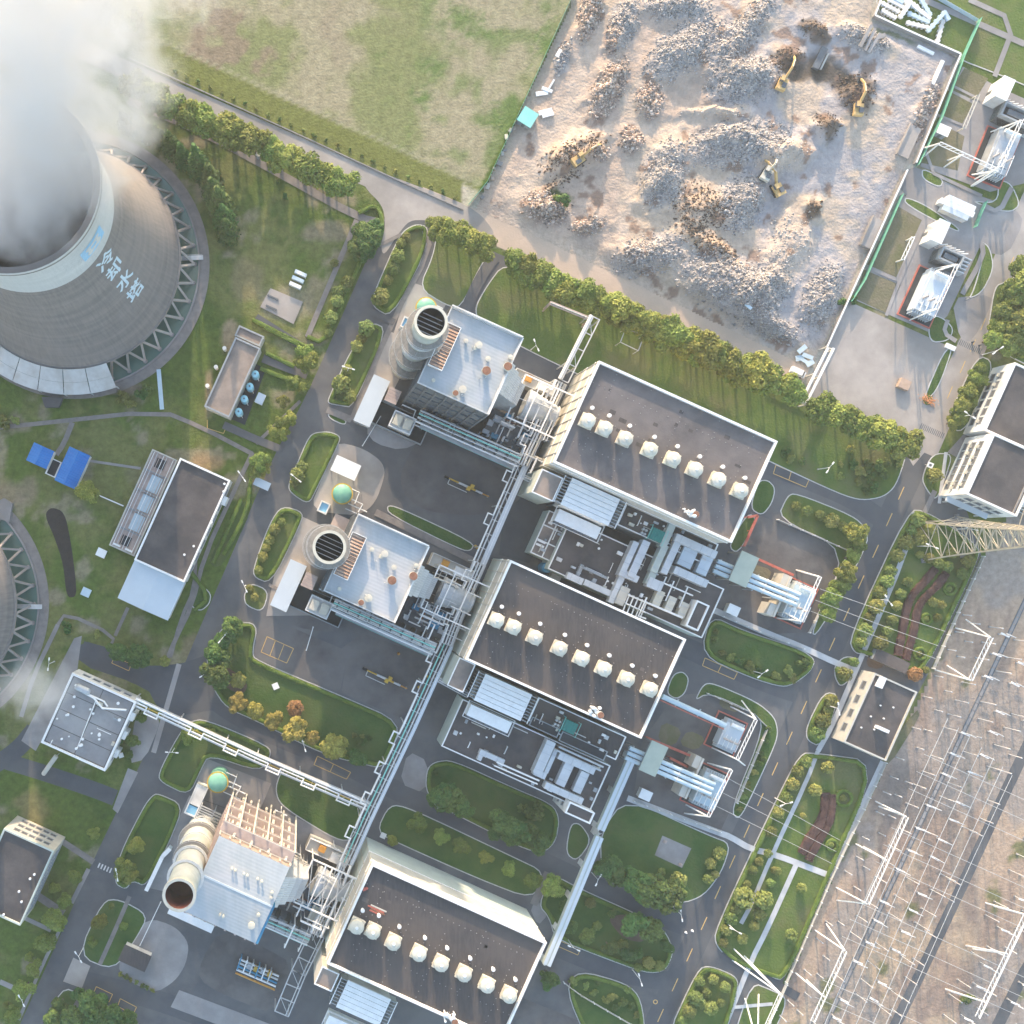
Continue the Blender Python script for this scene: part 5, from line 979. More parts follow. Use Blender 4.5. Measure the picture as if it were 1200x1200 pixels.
# teal coolers standing on the annex strips
def cooler(x, y, label):
    p = P(x, y, 13.5); b = 11.55; t = thing('teal_cooler', label, 'cooler', (p.x, p.y, b))
    mb = MB(); mb.box(p, 3.6, 3.2, b, b + 2.2); mb.build('casing', 'teal', t)
    for i in range(5): mb = MB(); mb.box(at(p, -1.5 + i * .75, 0), 0.12, 3.3, b + 2.2, b + 2.45); mb.build('top_slat', 'teal', t)
    for s in (-1, 1):
        mb = MB(); mb.beam(at(p, s * 2.3, -2.2, b + 2.6), at(p, s * 2.3, 2.2, b + 2.6), 0.14); mb.build('rail', 'turquoise', t)
        for q in (-2.1, 2.1): mb = MB(); mb.beam(at(p, s * 2.3, q, b), at(p, s * 2.3, q, b + 2.6), 0.14); mb.build('rail_post', 'turquoise', t)
    for i in range(4): mb = MB(); mb.cyl(at(p, -3.8 + (i % 2) * 0.9, -1 + (i // 2) * 1.1), b, b + 1.1, 0.35, n=10); mb.build('pump', 'galv', t)
    return t
cooler(668, 852, 'teal slatted cooler on the annex strip below the brown hall'); cooler(770, 627, 'teal slatted cooler on the annex strip below the grey hall')
# ---------------------------------------------------------------- ducts on the annex roofs: each one thing of straight boxes and elbows
def duct(name, label, segs, z0, m='duct', cat='duct', group=None):
    """segs: (TL..BL quads in pixels, height) boxes joined into one run, each a part"""
    c0, _, _ = rc(segs[0][0], z0); t = thing(name, label, cat, (c0.x, c0.y, z0))
    for i, (q, h_) in enumerate(segs):
        c, w_, d_ = rc(q, z0 + h_); mb = MB(); mb.prism(c4(c, w_, d_), z0, z0 + h_); o = mb.build('duct_section', m, t)
        mb = MB(); n = max(2, int(max(w_, d_) / 2.5))
        for j in range(n):
            u = (j + .5) / n - .5; mb = mb.box(at(c, u * w_ if w_ > d_ else 0, u * d_ if d_ >= w_ else 0), 0.12 if w_ > d_ else w_ + 0.16, d_ + 0.16 if w_ > d_ else 0.12, z0, z0 + h_ + 0.06)
        mb.build('flange', 'steel', o)
    return t
def rq(x, y, w_, d_):   # rectangle in pixels about a centre, on the plant grid
    a = -AN; ca, sa = math.cos(a), math.sin(a); return [(x + u * ca - v * sa, y + u * sa + v * ca) for u, v in ((-w_/2, -d_/2), (w_/2, -d_/2), (w_/2, d_/2), (-w_/2, d_/2))]
AZ = 10.05
duct('air_duct', 'L shaped silver duct standing on the left of the brown hall annex', [(rq(576, 887, 30, 6), 1.8), (rq(563, 887, 5, 9), 1.7), (rq(588, 894, 5, 9), 1.6)], AZ)
duct('air_duct', 'tall silver duct with an elbow on the brown hall annex', [(rq(638, 888, 11, 42), 3.2), (rq(646, 892, 5, 30), 2.2), (rq(633, 907, 15, 8), 2.6)], AZ)
duct('air_duct', 'silver double panel duct bracketed by two cross runs on the lower annex', [(rq(676, 895, 46, 8), 3.0), (rq(662, 908, 11, 28), 2.4), (rq(681, 917, 10, 26), 2.4), (rq(661, 930, 48, 8), 3.0)], AZ)
duct('air_duct', 'long silver duct pair turning at the tiled annex corner', [(rq(737, 655, 7, 44), 3.2), (rq(749, 655, 9, 46), 3.6), (rq(738, 675, 22, 8), 3.0), (rq(723, 690, 7, 36), 2.4)], AZ)
duct('air_duct', 'thick round shouldered duct climbing from the teal cooler', [(rq(784, 625, 8, 36), 3.4), (rq(773, 655, 8, 34), 3.2), (rq(764, 676, 8, 20), 2.6)], AZ, 'wall_green')
duct('air_duct', 'big silver frame duct round two pale blue coil panels', [(rq(816, 640, 52, 9), 4.4), (rq(787, 652, 8, 44), 3.8), (rq(810, 676, 42, 9), 4.0), (rq(768, 685, 18, 12), 3.0)], AZ)
duct('coil_panel', 'pale blue coil panel on the left inside the big silver frame duct', [(rq(806, 653, 17, 24), 2.4)], AZ, 'sheet_pale', 'coil')
duct('coil_panel', 'pale blue coil panel on the right inside the big silver frame duct', [(rq(826, 662, 13, 24), 2.4)], AZ, 'sheet_pale', 'coil')
for i, (x, y) in enumerate(((772, 701), (786, 708), (801, 715))): duct('cream_cabinet', ('cream roof cabinet in the trio of three, nearest the round duct', 'cream roof cabinet in the middle of the trio', 'cream roof cabinet in the trio, beside the stair tower')[i], [(rq(x, y, 9, 18), 2.6)], AZ, 'vent_cream', 'cabinet', 'cream cabinets on the annex')
duct('roof_house', 'cream flat box beside the pipe maze on the grey annex', [(rq(729, 698, 12, 22), 2.4)], AZ, 'wall_cream', 'roof box')
duct('roof_house', 'small open white box at the annex edge beside the blue dome', [(rq(654, 671, 12, 18), 3.0)], 8.0 - 8.0, 'wall_cream', 'roof box')
duct('air_duct', 'short silver duct at the hall eave beside the small white box', [(rq(674, 678, 20, 8), 2.2), (rq(703, 690, 40, 7), 2.0)], AZ)
duct('roof_frame', 'grey bracket wall stepping along the grey annex roof', [(rq(680, 668, 4, 14), 1.2), (rq(697, 671, 32, 3), 1.2)], AZ, 'wall_grey', 'wall')
# white pipe maze
def pipes(name, label, runs, m='white_paint', cat='pipes', sup=None):
    """runs: (list of (px,py,z)), radius"""
    p0 = P(*runs[0][0][0]); t = thing(name, label, cat, (p0.x, p0.y, sup if sup is not None else 0))
    for pts, r_ in runs:
        w_ = [P(*q) for q in pts]; mb = MB(); mb.tube(w_, r_, 7); mb.build('pipe', m, t)
        if sup is not None:
            for i in range(0, len(w_)):
                if w_[i].z - sup > 0.4: mb = MB(); mb.beam((w_[i].x, w_[i].y, sup), (w_[i].x, w_[i].y, w_[i].z), 0.16); mb.build('support', 'steel', t)
    return t
z = 12.2; pipes('pipe_maze', 'white pipe maze beside the cream box on the annex', [([(738 + i * 5, 696 + i * 2.2, z), (733 + i * 5, 708 + i * 2.2, z), (730 + i * 5, 716 + i * 2.2, z)], 0.2) for i in range(5)] + [([(736, 697, z + .5), (762, 708, z + .5)], 0.25), ([(733, 707, z + .5), (757, 718, z + .5)], 0.22), ([(758, 700, z + 1), (748, 722, z + 1), (757, 725, z + 1)], 0.25)], sup=AZ)
pipes('roof_pipe_grid', 'white pipe grid over the roof between duct and cabinets', [([(781, 676, z), (770, 700, z)], 0.2), ([(790, 681, z), (780, 704, z)], 0.2), ([(806, 688, z), (796, 712, z)], 0.2), ([(775, 682, z + .5), (812, 698, z + .5)], 0.22), ([(760, 707, z + .4), (800, 724, z + .4)], 0.3)], sup=AZ)
pipes('roof_pipe_run', 'pair of white pipes along the annex edge by the oval lawn', [([(582, 893, z), (632, 915, z)], 0.25), ([(579, 897, z), (630, 919, z)], 0.2)], sup=AZ)
pipes('roof_pipe_run', 'pair of grey pipes beside the light well of the brown hall annex', [([(655, 875, 13), (707, 899, 13)], 0.3), ([(652, 879, 13), (704, 903, 13)], 0.3)], 'steel', sup=AZ)
# dome vent at tiled annex and blue tank
p = P(636, 665); t = thing('blue_tank', 'blue domed tank in the gap below the tiled annex', 'tank', p); mb = MB(); mb.cyl(p, 0, 5.0, 1.5); mb.build('tank_wall', 'blue_paint', t); mb = MB(); mb.dome(p, 5.0, 1.5, 0.9); mb.build('dome', 'blue_paint', t, smooth=True)

def clutter(t, c, w_, d_, z, n, seed):
    """small roof plant: boxes, cowls and short pipe runs, each a part"""
    r2 = random.Random(seed)
    for i in range(n):
        p = at(c, r2.uniform(-w_ / 2 + 1, w_ / 2 - 1), r2.uniform(-d_ / 2 + 1, d_ / 2 - 1), z); q = r2.random()
        if q < .45: mb = MB(); mb.box(p, r2.uniform(.5, 1.6), r2.uniform(.5, 1.2), z, z + r2.uniform(.4, 1.3)); mb.build('roof_unit', r2.choice(('white_paint', 'galv', 'vent_cream', 'steel', 'wall_grey')), t)
        elif q < .7: small_vent(t, p, r2.uniform(.2, .4), r2.uniform(.5, 1.1))
        else:
            e = uv(r2.uniform(1.5, 5), 0) if r2.random() < .5 else uv(0, -r2.uniform(1.5, 4)); e = at(c, max(-w_ / 2 + .6, min(w_ / 2 - .6, (p - Vector(c)).dot(uv(1, 0)) + e.dot(uv(1, 0)))), max(-d_ / 2 + .6, min(d_ / 2 - .6, (p - Vector(c)).dot(uv(0, 1)) + e.dot(uv(0, 1)))), z + .5)
            mb = MB(); mb.tube([p, p + Vector((0, 0, .5)), e, e - Vector((0, 0, .5))], r2.uniform(.08, .16), 6); mb.build('roof_pipe', r2.choice(('white_paint', 'galv', 'wall_cream')), t)
clutter(A1[0], A1[1], A1[2], A1[3], 10.05, 46, 1); clutter(A2[0], A2[1], A2[2], A2[3], 10.05, 34, 2); clutter(A1b[0], A1b[1], A1b[2], A1b[3], 11.55, 26, 3); clutter(A2b[0], A2b[1], A2b[2], A2b[3], 11.55, 18, 4); clutter(G1[0], G1[1], G1[2], G1[3], 7.55, 7, 5)
# ================================================================ heat recovery units (three alike, the third newer)
UNIT = [(96, -213), (0, 0), (-142, 329)]
UNAME = ['slatted stack behind the pale domed tank', 'slatted stack between the two courtyards', 'red mouthed stack by the bottom road']
def boiler_unit(k):
    OFF[0], OFF[1] = UNIT[k]
    zb = 38.0
    lbs = ('blue grey boiler house with one long parapet beside the white walled drive', 'blue grey boiler house with streaked roof between the courtyards', 'plain blue grey boiler house with a ridge line over the skid yard')
    c, w_, d_ = rc([(420, 604), (503, 640), (461, 729), (378, 692)], zb)
    t = thing('boiler_house', lbs[k], 'boiler house', (c.x, c.y, 0)); pts = c4(c, w_, d_)
    mb = MB(); mb.prism(pts, 0, zb - 0.5); mb.build('wall', 'boiler_wall' if k < 2 else 'roof_brown', t)
    if k < 2:
        mb = MB(); mb.prism(inset(pts, 0.32), zb - 0.5, zb - 0.35); mb.build('roof', 'sheet_grey', t)
        mb = MB(); mb.ring(pts, 0.3, zb - 0.5, zb + 0.15); mb.build('roof_edge', 'galv', t)
        mb = MB(); a, b = at(c, -w_ / 2, d_ / 2 + .15, zb), at(c, w_ / 2, d_ / 2 + .15, zb); mb.beam(a, b, 0.3, 2.2); mb.build('parapet_screen', 'wall_white', t)
        mb = MB(); a, b = at(c, w_ / 2 + .15, -d_ / 2, zb), at(c, w_ / 2 + .15, d_ / 2, zb); mb.beam(a, b, 0.3, 1.6); mb.build('parapet_screen', 'wall_white', t)
    else:
        for s in (-1, 1):
            q = [at(c, -w_ / 2, 0, zb + .5), at(c, w_ / 2, 0, zb + .5), at(c, w_ / 2, s * d_ / 2, zb - .4), at(c, -w_ / 2, s * d_ / 2, zb - .4)]
            mb = MB(); mb.add(q, [(0, 1, 2, 3)]); mb.build('roof', 'sheet_grey', t)
        mb = MB(); mb.beam(at(c, -w_ / 2, 0, zb + .55), at(c, w_ / 2, 0, zb + .55), 0.5, 0.15); mb.build('ridge_cap', 'sheet_pale', t)
        mb = MB(); mb.prism(c4(at(c, w_ / 2 + 0.35, -d_ / 4), 0.7, d_ / 2), zb - 9, zb - 0.5); mb.build('blue_panel', 'blue_paint', t)
    for z0 in (8, 16, 24, 31):
        mb = MB(); mb.ring(c4(c, w_ + 0.8, d_ + 0.8), 0.5, z0, z0 + 0.25); mb.build('wall_ledge', 'steel_dark' if k < 2 else 'sheet_pink', t)
    for i in range(8):
        for s in (-1, 1):
            p = at(c, -w_ / 2 + w_ * i / 7, s * (d_ / 2 + .2)); mb = MB(); mb.box(p, 0.5, 0.4, 0, zb - 0.6); mb.build('column', 'steel_dark' if k < 2 else 'sheet_pink', t)
    # roof fittings
    zr = zb - 0.35 if k < 2 else zb
    vs = [(459, 680, 1.2, 2.4, 'rust'), (484, 675, 1.15, 2.4, 'rust'), (423, 706, 0.8, 2.2, 'rust'), (451, 649, 0.9, 1.4, None), (432, 701, 1.0, 1.5, None), (436, 644, 0.6, 1.2, None), (462, 665, 0.7, 1.2, None), (488, 663, 0.6, 1.4, None), (447, 652, 0.6, 1.0, None), (398, 690, 0.5, 1.0, None)] if k < 2 else [(435, 640, 0.35, 1.3, None), (439, 642, 0.35, 1.3, None), (449, 646, 0.35, 1.3, None), (453, 648, 0.35, 1.3, None), (465, 652, 0.35, 1.3, None), (470, 655, 0.35, 1.3, None), (421, 694, 0.35, 1.3, None), (425, 696, 0.35, 1.3, None), (458, 706, 0.9, 1.6, None), (482, 668, 0.4, 1.2, None), (481, 674, 0.4, 1.2, None), (466, 694, 0.5, 1.3, None)]
    for x, y, r_, h_, cap in vs:
        p = P(x, y, zb + 1); p.z = zr; small_vent(t, p, r_, h_, 'vent_cream', cap, 'roof_vent')
    for i in range(10 if k < 2 else 0):     # thin exhaust pipes by the vents
        rr = random.Random(i + 40 * k); x, y = ((486, 672), (458, 684), (428, 703), (448, 655))[i % 4]; p = P(x + rr.uniform(-8, 5), y + rr.uniform(-6, 6), zb); mb = MB(); mb.tube([(p.x, p.y, zr), (p.x + .1, p.y, zr + rr.uniform(1.2, 2.6))], 0.1, 6); mb.build('exhaust_pipe', 'galv', t)
    if k < 2:    # rusty slatted penthouse by the stack
        c2, w2, d2 = rc([(414, 624), (428, 630), (408, 680), (391, 672)], zb + 2)
        mb = MB(); mb.prism(c4(c2, w2, d2), zb - 6, zb + 1.6); ph = mb.build('penthouse', 'sheet_pink', t)
        n = 13
        for i in range(n): mb = MB(); mb.box(at(c2, 0, -d2 / 2 + d2 * (i + .5) / n), w2 + .1, d2 / n - 0.28, zb + 1.6, zb + 1.95); mb.build('roof_slat', 'sheet_rust', ph)
        mb = MB(); mb.ring(c4(c2, w2 + .3, d2 + .3), 0.15, zb + 1.5, zb + 2.2); mb.build('rim', 'white_paint', ph)
    # inlet duct: stepped louvred hoods leaning down towards the gas turbine
    cd, wd, dd = rc([(488, 660), (520, 675), (506, 708), (474, 698)], 26)
    n = 4
    for i in range(n):
        u0 = -wd / 2 + wd * i / n; u1 = u0 + wd / n - 0.12; zt = 31 - i * 3.4; q0 = dd / 2 * (1 - i * .1)
        mb = MB(); A = [at(cd, u0, -q0, zt), at(cd, u1, -q0, zt - 2.2), at(cd, u1, q0, zt - 2.2), at(cd, u0, q0, zt)]; B = [Vector((p.x, p.y, 6.0)) for p in A]
        mb.add(A + B, [(0, 1, 2, 3), (0, 4, 5, 1), (1, 5, 6, 2), (2, 6, 7, 3), (3, 7, 4, 0)]); h = mb.build('inlet_hood', 'steel' if k < 2 else 'duct', t)
        for j in range(12): mb = MB(); v = -q0 + 2 * q0 * (j + .5) / 12; mb.beam(at(cd, u0 + .1, v, zt + .05), at(cd, u1 - .1, v, zt - 2.1), 0.12, 0.22); mb.build('louvre', 'galv' if k == 2 else 'duct', h)
    # steel platforms and pipes on the south wall
    for i in range(9):
        x0, y0 = 397 + i * 12.5, 706 + i * 5.6
        a = P(x0, y0, 10); mb = MB(); mb.box((a.x, a.y), 0.3, 4.2, 0, 11); mb.build('platform_post', 'steel_dark', t)
    for j, (dv, z0, m, r_) in enumerate(((0, 11, 'galv', .3), (2.2, 10, 'white_paint', .28), (4.2, 11.6, 'turquoise', .22), (6.4, 9.4, 'white_paint', .34), (8.2, 11, 'galv', .2), (10.2, 8.2, 'steel', .4), (12, 10.2, 'white_paint', .25))):
        a = P(393 - dv * .42, 702 + dv, z0); b = P(512 - dv * .42, 755 + dv, z0); m1 = a.lerp(b, .3); m2 = a.lerp(b, .34); s = uv(0, 1.1)
        mb = MB(); mb.tube([a, m1, m1 + s, m2 + s, m2, b] if j % 2 else [a, b], r_, 7); mb.build('wall_pipe', m, t)
    mb = MB(); a = P(452, 738, 7); mb.box((a.x, a.y), 30, 3.6, 6.6, 6.9); mb.build('walkway', 'steel', t)
    for s in (-1, 1): mb = MB(); mb.beam(at(a, -15, s * 1.9, 7.9), at(a, 15, s * 1.9, 7.9), 0.1); mb.build('handrail', 'turquoise' if s < 0 else 'galv', t)
    # ------------------------------------------------ the stack
    cs = P(380, 641); zt = 58.0; r_ = 3.65
    lb = ('tall stack with black slatted mouth against the patched grey hall side', 'tall stack with black slatted mouth seen straight from above', 'tall pale stack with an open rusty red mouth')[k]
    t = thing('exhaust_stack', lb, 'smokestack', (cs.x, cs.y, 0))
    mb = MB(); mb.lathe(cs, [(4.4, 0), (4.3, 20), (r_ + .1, 32), (r_, zt), (r_ - .35, zt), (r_ - .35, zt - 12), (0.01, zt - 12)], 40); mb.build('shaft', 'stack_metal', t, smooth=False)
    mb = MB(); mb.lathe(cs, [(r_ - .37, zt - .2), (r_ - .37, zt - 9), (0.01, zt - 9)], 40); mb.build('flue', 'stack_red' if k == 2 else 'black', t)
    mb = MB(); mb.lathe(cs, [(r_ + .02, zt - 1.2), (r_ + .35, zt - 1.1), (r_ + .35, zt + .05), (r_ - .3, zt + .05)], 40); mb.build('lip', 'vent_cream', t)
    if k < 2:
        for i in range(5):
            v = -2.2 + i * 1.05; hw = math.sqrt(max((r_ - .45) ** 2 - v * v, .1)); mb = MB(); mb.beam(at(cs, -hw, v, zt - 3), at(cs, hw, v, zt - 3), 0.16, 0.3); mb.build('mouth_bar', 'galv', t)
    for z0, ro in ((14, 6.4), (27, 6.1), (40, 5.5), (50, 5.3)) if k < 2 else ((14, 5.6), (30, 5.0)):
        mb = MB(); mb.lathe(cs, [(3.8, z0), (ro, z0), (ro, z0 + .15), (3.8, z0 + .15)], 36); pl = mb.build('ring_platform', 'platform_grate', t)
        mb = MB(); mb.lathe(cs, [(ro - .06, z0 + .15), (ro - .06, z0 + 1.15), (ro, z0 + 1.15), (ro, z0 + .15)][1:3] + [(ro, z0 + 1.07), (ro - .06, z0 + 1.07), (ro - .06, z0 + 1.15)], 36); mb.build('ring_rail', 'galv', pl)
        for i in range(18): a = i * math.pi / 9; mb = MB(); mb.beam((cs.x + (ro - .03) * math.cos(a), cs.y + (ro - .03) * math.sin(a), z0), (cs.x + (ro - .03) * math.cos(a), cs.y + (ro - .03) * math.sin(a), z0 + 1.15), 0.07); mb.beam((cs.x + 3.9 * math.cos(a), cs.y + 3.9 * math.sin(a), z0 - .05), (cs.x + ro * math.cos(a), cs.y + ro * math.sin(a), z0 + .02), 0.16); mb.build('rail_post', 'galv', pl)
    for z0 in (7, 20, 33, 45): mb = MB(); mb.lathe(cs, [(r_ + .75, z0), (r_ + .95, z0), (r_ + .95, z0 + .5), (r_ + .3, z0 + .5)], 32); mb.build('stiffener', 'galv', t)
    for i in range(22): mb = MB(); a = R(250); mb.box((cs.x + (4.75) * math.cos(a), cs.y + 4.75 * math.sin(a)), 0.5, 0.06, 2 + i * 2.4, 2.08 + i * 2.4, a); mb.build('ladder_rung', 'galv', t)
    # ------------------------------------------------ tank, sheds and skids round the unit
    c = P(400, 580); t = thing('domed_tank', ('green domed tank peeping out behind the slatted stack', 'bright green domed tank beside the white canopy', 'sea green domed tank on the pad by the pipe bridge')[k], 'tank', c)
    r_ = 2.75; h_ = 7 if k < 2 else 8.5
    mb = MB(); mb.cyl(c, 0, h_, r_, n=32); mb.build('tank_wall', 'green_tank', t); mb = MB(); mb.dome(c, h_, r_, 1.5, 32); mb.build('dome', 'green_tank', t, smooth=True); mb = MB(); mb.lathe(c, [(r_ + .02, h_ - .1), (r_ + .35, h_ - .1), (r_ + .35, h_ + .05), (r_ - .1, h_ + .05)], 32); mb.build('rim_rail', 'yellow', t)
    pipes('tank_pipes', ('white pipe loop beside the tank behind the first stack', 'white pipe loops beside the bright green tank', 'white pipe loops on the pad beside the sea green tank')[k], [([(405, 570, 4), (421, 577, 4), (416, 590, 4)], 0.18), ([(410, 584, 2), (425, 591, 2), (420, 600, 2)], 0.22), ([(408, 590, 1.2), (430, 600, 1.2)], 0.2), ([(405, 596, 2.6), (425, 605, 2.6)], 0.15)], sup=0.0)
    c, w_, d_ = rc([(375, 585), (388, 591), (372, 625), (359, 619)] if k == 2 else [(377, 586), (388, 591), (382, 603), (371, 598)], 4); t = thing('water_basin', ('pale basin with sky blue water beside the first stack', 'white basin with sky blue water beside the bright green tank', 'long white basin with sky blue water at one end')[k], 'basin', (c.x, c.y, 0))
    mb = MB(); mb.ring(c4(c, w_, d_), 0.4, 0, 4); mb.build('basin_wall', 'wall_white', t); 
    if k == 2: mb = MB(); mb.prism(c4(at(c, 0, 1.5), w_ - .85, d_ - 3.4), 3, 3.9); mb.build('cover', 'wall_white', t); mb = MB(); mb.prism(c4(at(c, 0, -d_ / 2 + 1.6), w_ - .85, 2.4), 0.1, 3.6); mb.build('basin_water', 'pool', t)
    else: mb = MB(); mb.prism(c4(c, w_ - .82, d_ - .82), 0.1, 3.5); mb.build('basin_water', 'pool', t)
    if k < 2:
        c, w_, d_ = rc([(341, 655), (360, 664), (335, 717), (316, 709)], 5); t = thing('long_shed', ('long pale blue roofed shed below the stack ringed with platforms', 'long white roofed shed beside the lawn strip and middle stack')[k], 'shed', (c.x, c.y, 0))
        mb = MB(); mb.prism(c4(c, w_ - .5, d_ - .5), 0, 4.7); mb.build('wall', 'wall_white', t); mb = MB(); mb.prism(c4(c, w_, d_), 4.7, 5.0); mb.build('roof', 'sheet_pale', t); mb = MB(); mb.box(at(c, w_ / 2 - .23, 0), 0.1, 1.6, 0.02, 2.4); mb.build('door', 'steel_dark', t)
        c, w_, d_ = rc([(359, 670), (373, 676), (366, 692), (352, 686)], 6); t = thing('rusty_shed', ('small pink rust roofed shed below the stack ringed with platforms', 'small pink rust roofed shed beside the cream cells pit')[k], 'shed', (c.x, c.y, 0))
        mb = MB(); mb.prism(c4(c, w_ - .3, d_ - .3), 0, 5.7); mb.build('wall', 'wall_grey', t)
        for i in range(5): mb = MB(); mb.box(at(c, 0, -d_ / 2 + d_ * (i + .5) / 5), w_, d_ / 5 - .08, 5.7, 5.95); mb.build('roof_sheet', 'sheet_pink', t)
        c, w_, d_ = rc([(350, 688), (412, 706), (396, 734), (330, 708)], 2.5); t = thing('pump_pit', ('black walled pump pit below the first boiler house', 'black walled pump pit below the middle boiler house')[k], 'pit', (c.x, c.y, 0))
        mb = MB(); mb.prism(c4(c, w_ - .5, d_ - .5), 0, 0.6); mb.build('pit_floor', 'roof_pit', t); mb = MB(); mb.ring(c4(c, w_, d_), 0.25, 0, 2.5); mb.build('pit_wall', 'wall_grey', t)
        c, w_, d_ = rc([(366, 697), (392, 708), (382, 726), (357, 715)], 5); t = thing('cell_box', ('white box with two cream cells in the first pump pit', 'white box with two cream cells in the middle pump pit')[k], 'cooling cell', (c.x, c.y, 0.6))
        mb = MB(); mb.prism(c4(c, w_, d_), 0.6, 4.4); mb.build('casing', 'wall_white', t); mb = MB(); mb.ring(c4(c, w_, d_), 0.3, 4.4, 5.0); mb.build('rim', 'white_paint', t)
        for s in (-1, 1): mb = MB(); mb.box(at(c, s * w_ * .23, 0), w_ * .34, d_ * .62, 4.4, 5.4); q = mb.build('cell', 'vent_cream', t)
        pipes('pit_pipes', ('white branching pipe over the first pump pit', 'white branching pipe over the middle pump pit')[k], [([(374, 690, 4), (390, 697, 4), (384, 712, 4)], 0.22), ([(376, 708, 4.3), (398, 718, 4.3)], 0.22)], sup=0.6)
    # gas turbine end: diffuser, enclosure, pale deck
    c0 = P(515, 692, 9); c1 = P(553, 708, 9); t = thing('exhaust_diffuser', ('silver exhaust diffuser below the patched hall side wall', 'silver exhaust diffuser beside the brown roofed hall', 'silver exhaust diffuser beside the hall with rooftop planks')[k], 'diffuser', (c0.x, c0.y, 0))
    d = (c1 - c0); ax = d.normalized(); mb = MB(); mb.tube([c0, c0 + d * .15, c0 + d * .7, c1], [4.2, 4.2, 3.0, 2.8], 24); mb.build('diffuser_cone', 'steel', t)
    for f in (.05, .35, .68, .95): p = c0 + d * f; mb = MB(); mb.tube([p - ax * .12, p + ax * .12], 4.45 - f * 1.4, 24); mb.build('flange', 'galv', t)
    for f in (.2, .8): p = c0 + d * f; mb = MB(); mb.box(p, 1.0, 5, 0, 6.5); mb.build('saddle', 'steel_dark', t)
    t = thing('gantry_frame', ('white steel frame over the diffuser by the patched hall', 'white steel frame over the diffuser by the brown hall', 'white cross braced frame over the diffuser by the planked hall')[k], 'frame', (c0.x, c0.y, 0))
    C = [at(c0, -3.5, 6.5), at(c0, 13, 6.5), at(c0, 13, -6.5), at(c0, -3.5, -6.5)]
    for i in range(4):
        a, b = C[i], C[(i + 1) % 4]; mb = MB(); mb.beam((a.x, a.y, 0), (a.x, a.y, 14), 0.4); mb.build('frame_post', 'galv', t); mb = MB(); mb.beam((a.x, a.y, 13.8), (b.x, b.y, 13.8), 0.38); mb.build('frame_beam', 'white_paint', t)
    for f in ((.25, .5, .75) if k == 2 else (.3, .62)):
        a = C[0].lerp(C[1], f); b = C[3].lerp(C[2], f); mb = MB(); mb.beam((a.x, a.y, 13.8), (b.x, b.y, 13.8), 0.3); mb.build('frame_beam', 'white_paint', t)
    if k == 2:
        for f in (0, .25, .5, .75):
            a = C[0].lerp(C[1], f); b = C[3].lerp(C[2], f + .25); mb = MB(); mb.beam((a.x, a.y, 13.7), (b.x, b.y, 13.7), 0.2); mb.build('frame_brace', 'galv', t)
            a = C[0].lerp(C[1], f + .25); b = C[3].lerp(C[2], f); mb = MB(); mb.beam((a.x, a.y, 13.5), (b.x, b.y, 13.5), 0.2); mb.build('frame_brace', 'galv', t)
    c, w_, d_ = rc([(508, 648), (555, 668), (550, 682), (502, 662)], 5); t = thing('pale_deck', ('pale concrete deck above the diffuser by the patched hall', 'pale concrete deck above the diffuser by the brown hall', 'sunlit cream deck above the diffuser by the planked hall')[k], 'deck', (c.x, c.y, 0))
    mb = MB(); mb.prism(c4(c, w_, d_), 0, 4.4); mb.build('deck_block', 'wall_cream', t); mb = MB(); mb.ring(c4(c, w_, d_), .12, 4.4, 5.2); mb.build('deck_rail', 'white_paint', t)
    mb = MB(); mb.box(at(c, 3.6, -.3), 5.2, 2.6, 4.4, 6.4); mb.build('deck_cabin', 'wall_white', t)
    p = P(525, 660, 6); mb = MB(); mb.box(at(c, -2, .4), 2.0, 1.8, 4.4, 5.6); tag(mb.build('orange_crate', 'orange', loc=at(c, -2, .4, 4.4)), ('orange crate on the pale deck by the patched hall', 'orange crate on the pale deck by the brown hall', 'orange crate on the sunlit cream deck')[k], 'crate')
    # machinery south of the diffuser
    rr = random.Random(90 + k); t = thing('machine_deck', ('steel machine deck crowded with pipes below the first diffuser', 'steel machine deck crowded with pipes below the middle diffuser', 'open steel machine deck with a cream hatch by the skid yard')[k], 'machinery', P(500, 725))
    c = P(502, 724, 6); mb = MB(); mb.prism(c4(c, 15, 8.5), 0, 5.0); mb.build('deck', 'steel_dark', t)
    for i in range(16):
        p = at(c, rr.uniform(-7, 6.5), rr.uniform(-3.8, 3.8)); s = rr.uniform(.5, 1.9); mb = MB(); mb.box(p, s * rr.uniform(.6, 2.0), s, 5.0, 5.0 + rr.uniform(.5, 2.2)); mb.build('machine_box', rr.choice(('steel', 'wall_grey', 'blue_paint', 'galv', 'steel_dark')), t)
    for i in range(9):
        a = at(c, rr.uniform(-7, 0), rr.uniform(-3.8, 3.8), 6 + rr.uniform(.4, 2)); b = a + uv(rr.uniform(3, 8), 0) if i % 2 else a + uv(0, rr.uniform(-4, 4)); mb = MB(); mb.tube([a, b, (b.x, b.y, 5)], rr.uniform(.12, .28), 7); mb.build('machine_pipe', rr.choice(('white_paint', 'galv', 'rust')), t)
    if k == 2: mb = MB(); mb.box(at(c, 4, -.5), 4.2, 4.6, 8.5, 8.8); mb.build('hatch', 'vent_cream', t)
    t = thing('pipe_cluster', ('dense white pipes between the first boiler and patched hall', 'dense white pipes between the middle boiler and brown hall', 'dense white pipes between the plain boiler and planked hall')[k], 'pipes', P(535, 715)); c = P(532, 712, 12)
